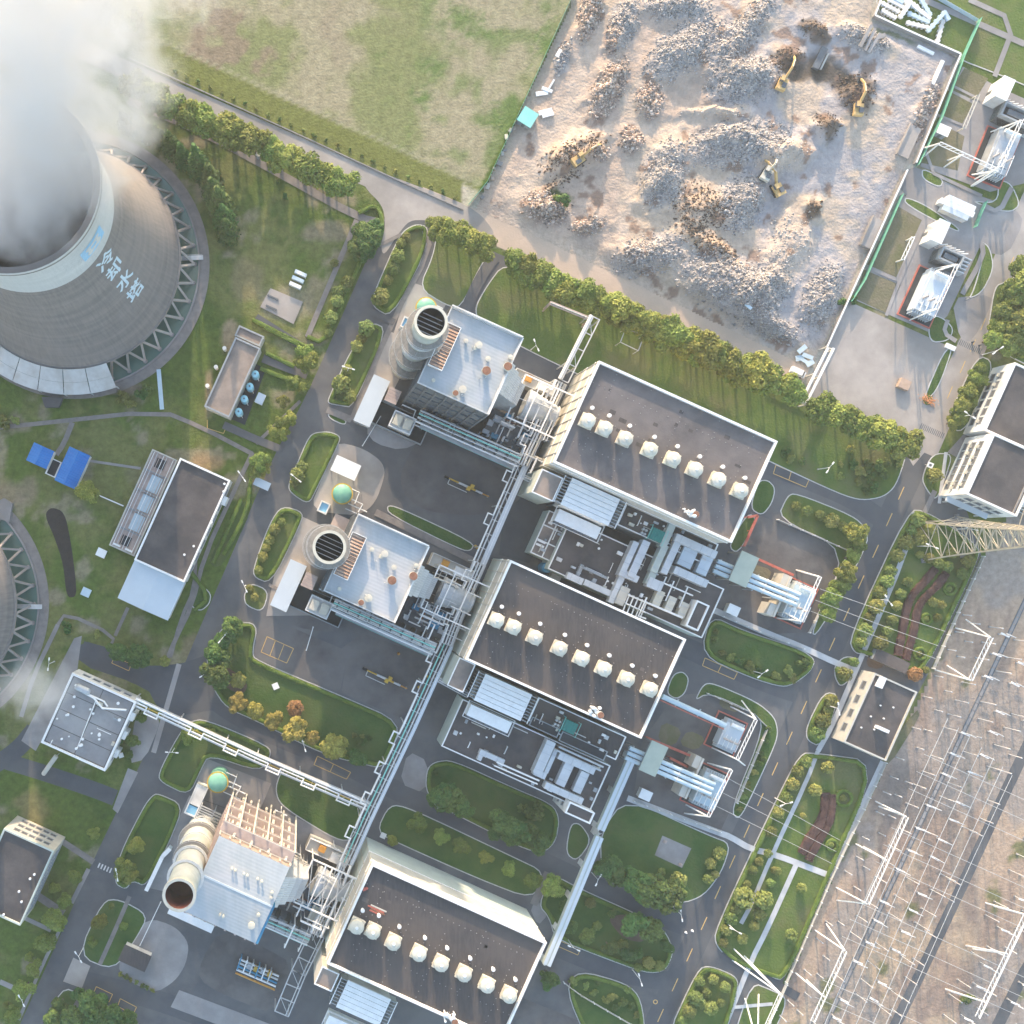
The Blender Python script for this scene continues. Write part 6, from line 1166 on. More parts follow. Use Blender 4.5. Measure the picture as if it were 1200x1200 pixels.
    for i in range(26):
        u0, v0, z0 = rr.uniform(-9, 5), rr.uniform(-11, 9), rr.uniform(7, 14.5); L1 = rr.uniform(2, 8); m = rr.choice(('white_paint', 'white_paint', 'galv', 'wall_cream', 'duct')); a = at(c, u0, v0, z0); b = at(c, min(u0 + L1, 7), v0, z0) if i % 2 else at(c, u0, v0 - L1, z0); mb = MB(); mb.tube([(a.x, a.y, 0), a, b, (b.x, b.y, z0 - 2.5)], rr.choice((.12, .16, .22, .3)), 6); mb.build('pipe', m, t)
    # ------------------------------------------------ gas skid in the courtyard
    if k < 2:
        x, y = (455 - 10, 792) if k == 1 else (541, 567); o0 = tuple(OFF); OFF[0] = OFF[1] = 0
        t = thing('gas_skid', ('yellow gas pipe skid in the upper courtyard of dark asphalt', 'yellow gas pipe skid in the lower courtyard')[k], 'gas skid', P(x, y))
        A = P(x - 20, y - 9, 1); B = P(x + 32, y + 15, 1); u = (B - A)
        for f0, f1, r_, m in ((0, .1, .35, 'black'), (.1, .32, .22, 'yellow'), (.32, .55, .34, 'galv'), (.55, .7, .3, 'yellow'), (.7, .85, .3, 'galv'), (.85, 1.0, .18, 'orange')): mb = MB(); mb.tube([A + u * f0, A + u * f1], r_, 8); mb.build('pipe_section', m, t)
        mb = MB(); mb.tube([A + u * .12 + uv(0, -1.6), A + u * .55 + uv(0, -1.6)], .12, 6); mb.tube([A + u * .12, A + u * .12 + uv(0, -1.6)], .12, 6); mb.build('bypass_pipe', 'galv', t)
        for f in (.55, .6): mb = MB(); p = A + u * f; mb.box(p + uv(0, .6 if f > .57 else -.4), 1.0, 1.1, 0.1, 2.2); mb.build('valve', 'yellow', t)
        for f in (.05, .3, .55, .8, .98): mb = MB(); p = A + u * f; mb.box(p, .35, .8, 0.05, .7); mb.build('support', 'concrete', t)
        OFF[0], OFF[1] = o0
    OFF[0] = OFF[1] = 0
mat('boiler_wall', (0.14, 0.155, 0.165), (0.10, 0.11, 0.12), 0.2, 0.8)
mat('stack_metal', (0.55, 0.57, 0.54), (0.44, 0.46, 0.44), 0.25, 0.55, metal=0.1, stain=(0.40, 0.43, 0.38), sscale=0.12)
mat('stack_red', (0.20, 0.06, 0.04), (0.13, 0.045, 0.035), 0.4, 0.9)
mat('platform_grate', (0.30, 0.275, 0.245), (0.22, 0.205, 0.185), 1.2, 0.7, metal=0.1)
for k in range(3): boiler_unit(k)
# ---------------------------------------------------------------- extras of the third unit: pipe header bank, slatted shed, wall screen
OFF[0], OFF[1] = UNIT[2]; c, w_, d_ = rc([(420, 604), (503, 640), (461, 729), (378, 692)], 38.0); OFF[0] = OFF[1] = 0
t = thing('header_bank', 'sunlit cream bank of tall pipes on the wall of the plain boiler house', 'pipework', at(c, 0, d_ / 2 + 1.5))
for i in range(8):
    u0 = -w_ / 2 + 1.2 + i * (w_ - 2.6) / 7; q = at(c, u0, d_ / 2 + 2.0); mb = MB(); mb.tube([(q.x, q.y, 0), (q.x, q.y, 33), at(c, u0, d_ / 2, 35)] if i % 2 else [(q.x, q.y, 0), (q.x, q.y, 31), at(c, u0 + 1.0, d_ / 2 + 2.0, 31), at(c, u0 + 1.0, d_ / 2 + 2.0, 24)], 0.42, 9); mb.build('tall_pipe', 'wall_cream', t)
for z0 in (9, 18, 27, 34):
    mb = MB(); mb.box(at(c, 0, d_ / 2 + 1.9), w_ + .6, 3.0, z0, z0 + .2); mb.build('platform', 'sheet_pink', t)
    for v0 in (3.3, .5): mb = MB(); mb.beam(at(c, -w_ / 2, d_ / 2 + v0, z0 + 1.1), at(c, w_ / 2, d_ / 2 + v0, z0 + 1.1), .22); mb.build('header_beam', 'wall_cream', t)
for i in range(6): mb = MB(); mb.box(at(c, -w_ / 2 + w_ * i / 5, d_ / 2 + 3.4), .4, .4, 0, 35); mb.build('header_post', 'wall_cream', t)
pipes('loop_pipes', 'looped cream pipes beside the sunlit header bank', [([(322, 978, 9), (340, 985, 9), (338, 996, 9), (330, 994, 9)], 0.4), ([(325, 983, 7), (344, 991, 7), (341, 1003, 7)], 0.3), ([(332, 990, 10), (352, 1002, 10), (356, 1014, 10)], 0.25), ([(342, 1000, 8), (360, 1012, 8)], 0.3)], 'wall_cream', sup=0.0)
c, w_, d_ = rc([(236, 943), (268, 957), (254, 985), (224, 972)], 6); t = thing('slatted_rack', 'slatted pipe shelter between the sea green tank and red mouthed stack', 'shelter', (c.x, c.y, 0))
for i in range(11): mb = MB(); mb.box(at(c, -w_ / 4, d_ / 2 - d_ * (i + .5) / 11), w_ / 2, 0.25, 5.6, 5.85); mb.build('slat', 'galv', t)
for i in range(9): mb = MB(); mb.box(at(c, w_ / 4, d_ / 2 - d_ * (i + .5) / 9), w_ / 2 - .3, 0.45, 5.6, 5.9); mb.build('slat', 'wall_cream', t)
for su in (-1, 0, 1):
    mb = MB(); mb.beam(at(c, su * w_ / 2, -d_ / 2, 5.5), at(c, su * w_ / 2, d_ / 2, 5.5), .25); mb.build('rail', 'galv', t)
    for sv in (-1, 1): mb = MB(); mb.box(at(c, su * w_ / 2, sv * d_ / 2), .25, .25, 0, 5.5); mb.build('post', 'galv', t)
wall_run([(201, 991), (192, 1000), (173, 1040)], 3.0, 'pale blue screen wall beside the red mouthed stack', 'beam_blue', 1.0, 'screen_wall')
hut(P(160, 1118), 8.0, 4.5, 3.0, 'wall_white', 'roof_dark', 'white switch hut with dark sunken roof on the round pad', AN, 'switch_hut')
c, w_, d_ = rc([(200, 1062), (252, 1085), (247, 1094), (196, 1070)], 6); t = thing('porch', 'white porch roof under the red mouthed stack', 'porch', (c.x, c.y, 0)); mb = MB(); mb.prism(c4(c, w_, d_), 5.4, 6, True); mb.build('roof', 'white_paint', t)
for su in (-1, 1): mb = MB(); mb.box(at(c, su * (w_ / 2 - .3), -.4), .4, .4, 0, 5.4); mb.build('post', 'wall_white', t)
t = thing('gas_skid', 'blue and white framed gas skid in the bottom courtyard', 'gas skid', P(300, 1138))
for i in range(6): a = P(283 + i * 7, 1122 + i * 3.2, 2.4); b = P(278 + i * 7, 1136 + i * 3.2, 2.4); mb = MB(); mb.tube([(a.x, a.y, 0), a, b, (b.x, b.y, 0)], 0.2, 7); mb.build('frame_hoop', ('blue_paint', 'white_paint', 'galv')[i % 3], t)
for i in range(5): a = P(276 + i * 1.2, 1140 - i * 4, 1.2); b = P(322 + i * 1.2, 1160 - i * 4, 1.2); mb = MB(); mb.tube([a, b], .3, 8); mb.build('pipe', ('orange', 'white_paint', 'blue_paint', 'galv', 'white_paint')[i], t); mb = MB(); mb.box(a.lerp(b, .5), .4, .6, 0, 1.0); mb.build('support', 'concrete', t)
for i in range(4): a = P(292 + i * 8, 1132 + i * 3, 1.2); mb = MB(); mb.box(a, 1.2, 1.4, 0, 1.9); mb.build('valve', 'yellow' if i % 2 else 'steel', t)
c, w_, d_ = rc([(395, 533), (424, 546), (415, 563), (387, 551)], 4); t = thing('canopy', 'square white canopy on the pad above the bright green tank', 'canopy', (c.x, c.y, 0)); mb = MB(); mb.prism(c4(c, w_, d_), 3.7, 4.0, True); mb.build('roof', 'white_paint', t)
for su in (-1, 1):
    for sv in (-1, 1): mb = MB(); mb.box(at(c, su * (w_ / 2 - .3), sv * (d_ / 2 - .3)), .25, .25, 0, 3.7); mb.build('post', 'galv', t)
c, w_, d_ = rc([(392, 603), (412, 608), (405, 630), (385, 622)], 6); t = thing('steel_platform', 'rust tinted steel platform between the bright green tank and stack', 'platform', (c.x, c.y, 0)); mb = MB(); mb.prism(c4(c, w_, d_), 5.6, 6, True); mb.build('deck', 'sheet_pink', t)
for su in (-1, 1):
    for sv in (-1, 1): mb = MB(); mb.box(at(c, su * (w_ / 2 - .3), sv * (d_ / 2 - .3)), .3, .3, 0, 5.6); mb.build('post', 'steel', t)
for x0, y0, x1, y1, lb in ((446, 488, 425, 522, 'slim white barrier pole beside the first pump pit'), (367, 735, 359, 762, 'slim white barrier pole on the lower courtyard'), (188, 1058, 164, 1108, 'slim white barrier pole on the round pad')):
    a = P(x0, y0, 1); b = P(x1, y1, 1); t = thing('barrier', lb, 'barrier', (a.x, a.y, 0)); mb = MB(); mb.tube([a, b], .12, 6); mb.build('pole', 'white_paint', t)
    for q in (a, b): mb = MB(); mb.box(q, .3, .3, 0, 1.1); mb.build('post', 'white_paint', t)
# ================================================================ pipe bridges
def rack(name, label, pts, z, wd, pipes_, m='galv', step=4.5, loops=None, deck=None, posts=13):
    """pts: pixels at height z; pipes_: (offset m, radius, material, loop) list"""
    w_ = [P(x, y, z) for x, y in pts]; t = thing(name, label, 'pipe bridge', (w_[0].x, w_[0].y, 0)); acc = 0
    for a, b in zip(w_, w_[1:]):
        d = b - a; L_ = d.length; d = d.normalized(); s = Vector((-d.y, d.x, 0)); n = max(1, round(L_ / step)); up = Vector((0, 0, 1))
        for q in (-1, 1):
            mb = MB(); mb.beam(a + s * q * wd / 2, b + s * q * wd / 2, 0.28, 0.4); mb.build('side_beam', m, t)
        for i in range(n + 1):
            p = a + d * L_ * i / n; mb = MB(); mb.beam(p - s * wd / 2, p + s * wd / 2, 0.22, 0.3); mb.build('cross_beam', m, t)
            if i % 3 == 0 and (i < n or b is w_[-1]):
                for q in (-1, 1): mb = MB(); e = p + s * q * wd / 2; mb.beam((e.x, e.y, 0), (e.x, e.y, z), 0.3); mb.build('post', m, t)
            if i < n and i % 2 == 0: mb = MB(); mb.beam(p - s * wd / 2 - up * .06, a + d * L_ * (i + 1) / n + s * wd / 2 - up * .06, 0.14); mb.build('brace', m, t)
    for off, r_, pm, lp in pipes_:
        path = []
        for j, (a, b) in enumerate(zip(w_, w_[1:])):
            d = b - a; L_ = d.length; d = d.normalized(); s = Vector((-d.y, d.x, 0)); up = Vector((0, 0, .2 + r_))
            path.append(a + s * off + up)
            if lp:
                g = lp[0]; n = int(L_ / g)
                for i in range(n):
                    f = (i + .35) * g; f2 = f + g * .35
                    path += [a + d * f + s * off + up, a + d * f + s * (off + lp[1]) + up, a + d * f2 + s * (off + lp[1]) + up, a + d * f2 + s * off + up]
            if j == len(w_) - 2: path.append(b + s * off + up)
        mb = MB(); mb.tube(path, r_, 7); mb.build('pipe', pm, t)
    if deck:
        for a, b in zip(w_, w_[1:]):
            d = (b - a).normalized(); s = Vector((-d.y, d.x, 0)); mb = MB(); mb.beam(a + s * deck[0], b + s * deck[0], deck[1], .5); mb.build('cable_tray', deck[2], t)
            mb = MB(); mb.beam(a + s * deck[0] + Vector((0, 0, .3)), b + s * deck[0] + Vector((0, 0, .3)), .12, .12); mb.build('tray_rib', 'white_paint', t)
    return t
rack('pipe_bridge', 'white truss pipe bridge jutting over the tree row beside the patched hall', [(697, 372), (660, 446)], 11, 3.0, [(-1.2, .35, 'white_paint', None), (-.6, .25, 'galv', None)])
rack('pipe_bridge', 'pipe bridge squeezed between the first boiler and patched hall', [(657, 448), (632, 502), (612, 545)], 10, 3.6, [(-1.4, .3, 'white_paint', (9, -1.8)), (-.5, .25, 'duct', None), (.3, .3, 'duct', None), (1.2, .3, 'wall_cream', None)])
rack('pipe_bridge', 'long pipe bridge with zigzag white pipe beside the upper courtyard', [(612, 545), (590, 595), (562, 660)], 9, 3.4, [(-1.9, .27, 'white_paint', (9, -1.6)), (-.9, .2, 'galv', None)], deck=(1.0, 1.7, 'duct'))
rack('pipe_bridge', 'pipe bridge squeezed between the middle boiler and brown hall', [(562, 660), (540, 710), (523, 755)], 10, 3.6, [(-1.4, .3, 'white_paint', (9, -1.5)), (.4, .25, 'duct', None), (-.4, .25, 'duct', None), (1.3, .3, 'galv', None)])
rack('pipe_bridge', 'long pipe bridge with square white loops over the lower lawn and road', [(523, 755), (480, 850), (428, 960), (405, 1012)], 9, 3.6, [(-1.7, .32, 'white_paint', (9.5, -1.7)), (-.6, .2, 'turquoise', None), (.4, .2, 'galv', None)], deck=(1.6, 1.0, 'sheet_pale'))
rack('pipe_bridge', 'pipe bridge with thick white bends beside the planked hall', [(405, 1012), (392, 1045), (370, 1095)], 10, 3.8, [(-1.4, .38, 'white_paint', (7, -1.6)), (1.5, .38, 'white_paint', None), (0, .25, 'duct', None), (-.7, .25, 'galv', None)])
rack('pipe_bridge', 'empty white steel end of the bridge above the bottom courtyard', [(372, 1095), (350, 1140), (330, 1188)], 8, 4.2, [(1.2, .15, 'galv', None)])
rack('pipe_bridge', 'white pipe bridge with yellow pipes and square loops across the left road', [(158, 822), (210, 846), (300, 888), (432, 945)], 7, 2.6, [(.9, .36, 'white_paint', None), (-.2, .16, 'yellow', None), (-.9, .2, 'white_paint', None), (.0, .3, 'white_paint', (11, -1.9))])
rack('cross_bridge', 'short blue grey beam bridge from courtyard to the small annex', [(612, 558), (640, 572)], 9, 1.2, [(0, .2, 'duct', None)])
rack('cross_bridge', 'short blue grey beam bridge below the small annex of the brown hall', [(515, 797), (548, 815)], 9, 1.2, [(0, .2, 'duct', None)])
rack('pipe_boom', 'slim pale pipe boom at right angles to the truss end over the trees', [(645, 355), (692, 374)], 9, 0.8, [(0, .15, 'galv', None)], m='sheet_pink')
# enclosed pale blue cable bridge
for pts, lb in (([(740, 888), (703, 972)], 'pale blue covered cable bridge beside the helipad lawn'), ([(702, 980), (640, 1130)], 'pale blue covered cable bridge crossing the road to the planked hall')):
    w_ = [P(x, y, 7) for x, y in pts]; t = thing('cable_bridge', lb, 'cable bridge', (w_[0].x, w_[0].y, 0)); a, b = w_; mb = MB(); mb.beam(a, b, 2.3, 1.6); mb.build('casing', 'wall_green', t); up = Vector((0, 0, .9)); d = (b - a).normalized(); s = Vector((-d.y, d.x, 0))
    for q in (-.65, .65): mb = MB(); mb.beam(a + up + s * q, b + up + s * q, .95, .16); mb.build('cover', 'sheet_pale', t)
    n = int((b - a).length / 8)
    for i in range(n + 1): p = a + d * ((b - a).length * i / n); mb = MB(); mb.box(p, .5, 1.6, 0, 6.2); mb.build('post', 'wall_white', t); mb = MB(); mb.beam((p.x, p.y, 3.5), p + s * 3 + Vector((0, 0, -6.9)), .14); mb.beam(p + s * 3 + Vector((0, 0, -6.9)), p - Vector((0, 0, 1)), .12); mb.build('stay', 'galv', t)
mat('roof_green', (0.42, 0.46, 0.38), (0.37, 0.41, 0.34), 0.3, 0.8)
mat('roof_panel_grey', (0.27, 0.265, 0.265), (0.22, 0.215, 0.215), 0.3, 0.85, stain=(0.33, 0.32, 0.31), sscale=0.1)
# ================================================================ buildings on the left
t, c, w_, d_, wl, rf = building('pump_house', 'long grey roofed pump house with white right edge beside corroded filter cells', 'building', [(211, 537), (272, 563), (214, 682), (157, 656)], 9, 'wall_white', 'roof_tar', par=True, rd=0.7, parw=0.5)
for i, (x, y) in enumerate(((263, 567), (262, 576), (248, 612), (227, 640), (216, 650))): p = P(x, y, 9); p.z = 8.35; small_vent(t, p, .35, .8)
windows(t, c, w_, d_, 'E', 7, 1, 5.5, 3, 2.4, 2.2); windows(t, c, w_, d_, 'N', 3, 1, 5.5, 3, 2.4, 2.2)
p = at(c, w_ / 2 + .6, d_ / 2 - 6); mb = MB(); mb.box(p, 1.2, 2.6, 0, 6.5); mb.build('entrance_bay', 'white_paint', t)
c, w_, d_ = rc([(156, 656), (214, 682), (199, 728), (138, 702)], 7.5); t = thing('pale_shed', 'light blue sheet roofed shed at the end of the pump house', 'shed', (c.x, c.y, 0)); mb = MB(); mb.prism(c4(c, w_ - .6, d_ - .4), 0, 6.6); mb.build('wall', 'wall_white', t)
for s in (-1, 1): mb = MB(); mb.add([at(c, 0, -d_ / 2, 7.6), at(c, 0, d_ / 2, 7.6), at(c, s * w_ / 2, d_ / 2, 6.7), at(c, s * w_ / 2, -d_ / 2, 6.7)], [(0, 1, 2, 3)]); mb.build('roof', 'sheet_pale', t)
for s in (-1, 1): mb = MB(); mb.add([at(c, -w_ / 2 + .3, s * (d_ / 2 - .21), 6.6), at(c, w_ / 2 - .3, s * (d_ / 2 - .21), 6.6), at(c, 0, s * (d_ / 2 - .21), 7.55)], [(0, 1, 2)]); mb.build('gable', 'wall_white', t)
c, w_, d_ = rc([(178, 526), (208, 539), (157, 652), (128, 639)], 3); t = thing('filter_cells', 'corroded concrete filter cells with two dark pools and pipe frames', 'filter cells', (c.x, c.y, 0))
mb = MB(); mb.prism(c4(c, w_, d_), 0, 2.2); mb.build('floor', 'sheet_pink', t); mb = MB(); mb.ring(c4(c, w_, d_), .4, 0, 3); mb.build('rim_wall', 'wall_cream', t)
for i in range(1, 5): mb = MB(); mb.box(at(c, 0, -d_ / 2 + d_ * i / 5), w_ - .8, .35, 2.2, 3.0); mb.build('cross_wall', 'wall_grey', t)
for i in range(7): u0 = -w_ / 2 + 1 + (w_ - 2) * i / 6; mb = MB(); mb.beam(at(c, u0, -d_ / 2 + .5, 3.3), at(c, u0, d_ / 2 - .5, 3.3), .16); mb.build('rail', ('white_paint', 'galv', 'sheet_pink')[i % 3], t)
for i in range(3): mb = MB(); mb.box(at(c, .6, -d_ / 2 + d_ * (i + 1.5) / 5), w_ * .45, d_ / 5 - 1.2, 2.2, 2.6); mb.build('cell_cover', 'beam_blue', t)
for f in (.1, .9): mb = MB(); mb.box(at(c, -.2, -d_ / 2 + d_ * f), 2.8, 2.9, 2.2, 2.45); mb.build('pool', 'roof_pit', t)
for s in (-1, 1): mb = MB(); mb.box(at(c, s * 1.9, -d_ / 2 + 1.0), 2.2, .5, 2.2, 3.6); mb.build('sluice', 'white_paint', t)
# brown roofed treatment house with four blue tanks
t, c, w_, d_, wl, rf = building('treatment_house', 'stained brown roofed house beside four pale blue tanks', 'building', [(276, 395), (306, 408), (268, 489), (239, 476)], 7, 'wall_cream', 'roof_brown', par=True, rd=0.7, parm='wall_grey')
building('treatment_annex', 'lower brown roofed end block of the house with blue tanks', 'annex', [(280, 381), (310, 394), (304, 406), (275, 393)], 5.5, 'wall_cream', 'roof_brown', par=True, rd=0.5, parm='wall_grey')
for i, (x, y) in enumerate(((263, 408), (253, 430), (243, 452))): p = P(x, y, 3); mb = MB(); mb.cyl(p, 0, 3.2, .5, .6, 12); tag(mb.build('white_globe_lamp', 'white_paint', loc=(p.x, p.y, 0)), ('white globe post by the top of the brown roofed house', 'white globe post halfway along the brown roofed house', 'white globe post by the foot of the brown roofed house')[i], 'post', 'globe posts by the house')
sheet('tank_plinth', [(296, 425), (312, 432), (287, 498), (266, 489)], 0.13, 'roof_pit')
for i, (x, y) in enumerate(((299, 438), (292.5, 452.5), (286, 467), (279.5, 482))):
    c = P(x, y, 5); c.z = 0; t = thing('blue_tank', ('pale blue tank nearest the drive in the row of four', 'second pale blue tank from the drive in the row of four', 'third pale blue tank from the drive in the row of four', 'pale blue tank at the far end of the four from the drive')[i], 'tank', c, 'pale blue tanks beside the house'); mb = MB(); mb.cyl(c, 0, 4.4, 1.1, n=20); mb.build('tank_wall', 'blue_tank', t); mb = MB(); mb.dome(c, 4.4, 1.1, .6, 20, 4); mb.build('dome', 'blue_tank', t, smooth=True); mb = MB(); mb.cyl(c, 5, 5.4, .25, n=8); mb.build('hatch', 'steel_dark', t)
    mb = MB(); a = c + uv(1.3, -.8); mb.tube([(a.x, a.y, 0), (a.x, a.y, 2.5), (c.x, c.y, 2.5)], .12, 6); mb.build('pipe', 'white_paint', t)
for x, y, w2, d2, lb in ((305, 467, 2.2, 2.9, 'small pale flat box on the grass beside the blue tanks'), (307, 467 + 100, 4.6, 2.2, 'pale blue roofed box beside the hedge by the left road')):
    c = P(x, y, 2); t = thing('utility_box', lb, 'box', (c.x, c.y, 0)); mb = MB(); mb.box(c, w2, d2, 0, 1.7); mb.build('body', 'wall_white', t); mb = MB(); mb.box(c, w2 + .2, d2 + .2, 1.7, 1.85); mb.build('lid', 'sheet_pale', t)
for q, lb, nm in (([(39, 517), (62, 529), (54, 550), (30, 539)], 'smaller bright blue gabled shed by the path', 'blue_shed'), ([(80, 522), (105, 534), (87, 574), (64, 562)], 'larger bright blue gabled shed by the round tree', 'blue_shed')):
    c, w_, d_ = rc(q, 4.5); t = thing(nm, lb, 'shed', (c.x, c.y, 0)); mb = MB(); mb.prism(c4(c, w_ - .5, d_ - .5), 0, 3.6); mb.build('wall', 'wall_white', t)
    for s in (-1, 1): mb = MB(); mb.add([at(c, 0, -d_ / 2, 4.9), at(c, 0, d_ / 2, 4.9), at(c, s * w_ / 2, d_ / 2, 3.65), at(c, s * w_ / 2, -d_ / 2, 3.65)], [(0, 1, 2, 3)]); mb.build('roof', 'sheet_blue', t)
    for s in (-1, 1): mb = MB(); mb.add([at(c, -w_ / 2 + .25, s * (d_ / 2 - .26), 3.6), at(c, w_ / 2 - .25, s * (d_ / 2 - .26), 3.6), at(c, 0, s * (d_ / 2 - .26), 4.8)], [(0, 1, 2)]); mb.build('gable', 'wall_white', t)
    mb = MB(); mb.box(at(c, .3, d_ / 2 - .2), 1.2, .12, 0, 2.2); mb.build('door', 'steel_dark', t)
c, w_, d_ = rc([(60, 536), (72, 542), (64, 560), (53, 555)], 1.2); t = thing('sump', 'dark sump with white kerb between the blue sheds', 'sump', (c.x, c.y, 0)); mb = MB(); mb.ring(c4(c, w_, d_), .3, 0, 1.0); mb.build('kerb', 'white_paint', t); mb = MB(); mb.prism(c4(c, w_ - .62, d_ - .62), 0.02, .3); mb.build('water', 'roof_pit', t)
wall_run([(91, 568), (97, 571), (115, 580), (145, 593)], .5, 'thin white pipe wall from the blue shed to the filter cells', 'white_paint', .2, 'pipe_wall')
# square panelled station bottom left
q = [(85, 790), (160, 821), (124, 903), (46, 871)]; t, c, w_, d_, wl, rf = building('square_station', 'square station with panelled grey roof and white rim by the left road', 'building', q, 9, 'wall_white', 'roof_tar', par=True, rd=0.7, parw=0.6)
for i in range(4):
    for j in range(2): mb = MB(); mb.box(at(c, (j - .5) * (w_ - 1.6) / 2, (i - 1.5) * (d_ - 1.6) / 4), (w_ - 1.6) / 2 - .18, (d_ - 1.6) / 4 - .18, 8.35, 8.5); mb.build('roof_panel', 'roof_panel_grey', rf)

windows(t, c, w_, d_, 'N', 5, 1, 5.2, 3, 2.0, 1.8); windows(t, c, w_, d_, 'E', 5, 1, 5.2, 3, 2.0, 1.8)
for s in (-1, 0, 1): mb = MB(); mb.box(at(c, w_ / 2 + .55, s * 6), 1.1, 2.4, 0, 6 + s); mb.build('side_bay', 'white_paint', t)
rr = random.Random(77)
for i in range(16): p = at(c, rr.uniform(-w_ / 2 + 2, w_ / 2 - 2), rr.uniform(-d_ / 2 + 2, d_ / 2 - 2), 8.5); small_vent(t, p, rr.uniform(.3, .5), rr.uniform(.7, 1.1))
pipes('roof_pipe_run', 'white pipes and valves on the panelled station roof', [([(88, 806, 9.6), (110, 818, 9.6), (120, 830, 9.6), (148, 832, 9.6)], .3), ([(100, 812, 9.4), (122, 822, 9.4), (126, 828, 9.4)], .25), ([(112, 822, 9.3), (90, 878, 9.3)], .15)], sup=8.5)
mb = MB(); p = P(97, 808, 10); tb = thing('roof_tank', 'silver rounded tank at the top corner of the panelled station', 'tank', (p.x, p.y, 8.5)); mb.tube([at(p, -2.2, 0, 9.7), at(p, -1.6, 0, 9.7), at(p, 1.6, 0, 9.7), at(p, 2.2, 0, 9.7)], [.6, 1.0, 1.0, .6], 14); mb.build('vessel', 'steel', tb); mb = MB(); mb.box(p, 2.4, 1.0, 8.5, 9.0); mb.build('saddle', 'white_paint', tb)
clutter(t, c, w_, d_, 8.5, 12, 6)
pipes('outfall_pipe', 'thick cream pipe leaving the panelled station towards the lawn', [([(66, 886, 4), (58, 897, 3.2), (51, 907, 1.4)], .7)], 'wall_cream', sup=0.0)
# dark roofed workshop in the bottom left corner
t, c, w_, d_, wl, rf = building('workshop', 'dark roofed workshop with bright end wall in the corner lawn', 'building', [(4, 971), (63, 997), (24, 1085), (-35, 1059)], 14, 'wall_cream', 'roof_tar', par=True, rd=0.8, parm='wall_green'); windows(t, c, w_, d_, 'N', 5, 3, 3, 4, 1.6, 1.5); windows(t, c, w_, d_, 'E', 8, 3, 3, 4, 1.6, 1.5)
for x, y in ((35, 1030), (22, 1045), (25, 1057), (4, 1072), (40, 1025)): p = P(x, y, 14); p.z = 13.3; small_vent(t, p, .35, .7)
# ================================================================ buildings on the right
def office(q, z, lab, rows, cols, aw):
    t, c, w_, d_, wl, rf = building('office_block', lab, 'office building', q, z, 'wall_white', 'roof_tar', par=True, rd=0.6, parw=0.5); windows(t, c, w_, d_, 'W', cols, rows, 2.2, 3.4, 2.0, 1.7); windows(t, c, w_, d_, 'S', 4, rows, 2.2, 3.4, 1.8, 1.7)
    r2 = random.Random(int(z * 7))
    for i in range(aw): p = at(c, -w_ / 2 - .35, -d_ / 2 + 2 + (d_ - 4) * r2.random(), 2 + 3.4 * r2.randrange(rows)); mb = MB(); mb.box(p, .6, 1.0, p.z - .9, p.z - .2); mb.build('air_conditioner', 'vent_cream', t)
    return t, c, w_, d_
office([(1188, 424), (1262, 457), (1230, 538), (1155, 505)], 9.5, 'white office block with dark flat roof above the entrance gap', 2, 6, 5)
o2 = office([(1163, 507), (1222, 533), (1194, 606), (1134, 580)], 12.5, 'white office block with air conditioners beside the corner lawn', 3, 6, 10)
mb = MB(); c = o2[1]; mb.box(at(c, o2[2] / 2 - 1.2, 0), .4, o2[3] - 1.2, 11.95, 12.35); mb.build('roof_ridge', 'concrete', o2[0])
office([(1222, 534), (1262, 552), (1240, 600), (1198, 600)], 8, 'lower office wing with grey roof beyond the white office', 2, 3, 1)
c = P(1124, 576, 1); t = thing('office_porch', 'pale blue porch roof below the white office', 'porch', (c.x, c.y, 0))
c = P(1135, 592, 4); mb = MB(); mb.box(c, 13, 3, 3.4, 3.8); mb.build('roof', 'sheet_pale', t)
for s in (-5, 0, 5): mb = MB(); mb.box(at(c, s, -1), .3, .3, 0, 3.4); mb.build('post', 'wall_white', t)
t, c, w_, d_, wl, rf = building('control_house', 'dark roofed control house with white window wall beside the switchyard', 'building', [(1025, 788), (1077, 812), (1037, 891), (989, 870)], 7, 'wall_cream', 'roof_tar', par=True, rd=0.6, parm='wall_cream'); windows(t, c, w_, d_, 'W', 4, 1, 4.2, 3, 2.2, 2.0)
mb = MB(); mb.box(at(c, -w_ / 2 + 2.5, d_ / 2 - 1.8), 1.5, 3.2, 6.45, 8.0); mb.build('roof_stack', 'white_paint', t); mb = MB(); mb.box(at(c, 1.5, -3.0), 3.4, .9, 6.45, 8.4); mb.build('roof_stack', 'white_paint', t)
for i in range(7): p = at(c, -w_ / 2 + 3 + i * 1.2, (i * 37 % 11) - 5, 6.45); small_vent(t, p, .25, .5)
c = P(1046, 775, 3); t = thing('yard_store', 'low grey roofed store above the control house with red shrubs behind', 'store', (c.x, c.y, 0)); mb = MB(); mb.box(c, 10, 3, 0, 2.4); mb.build('wall', 'wall_grey', t); mb = MB(); mb.box(c, 10.4, 3.4, 2.4, 2.6); mb.build('roof', 'roof_tar', t); mb = MB(); mb.box(at(c, 0, -1.53), 1, .1, 0, 2); mb.build('door', 'steel_dark', t)
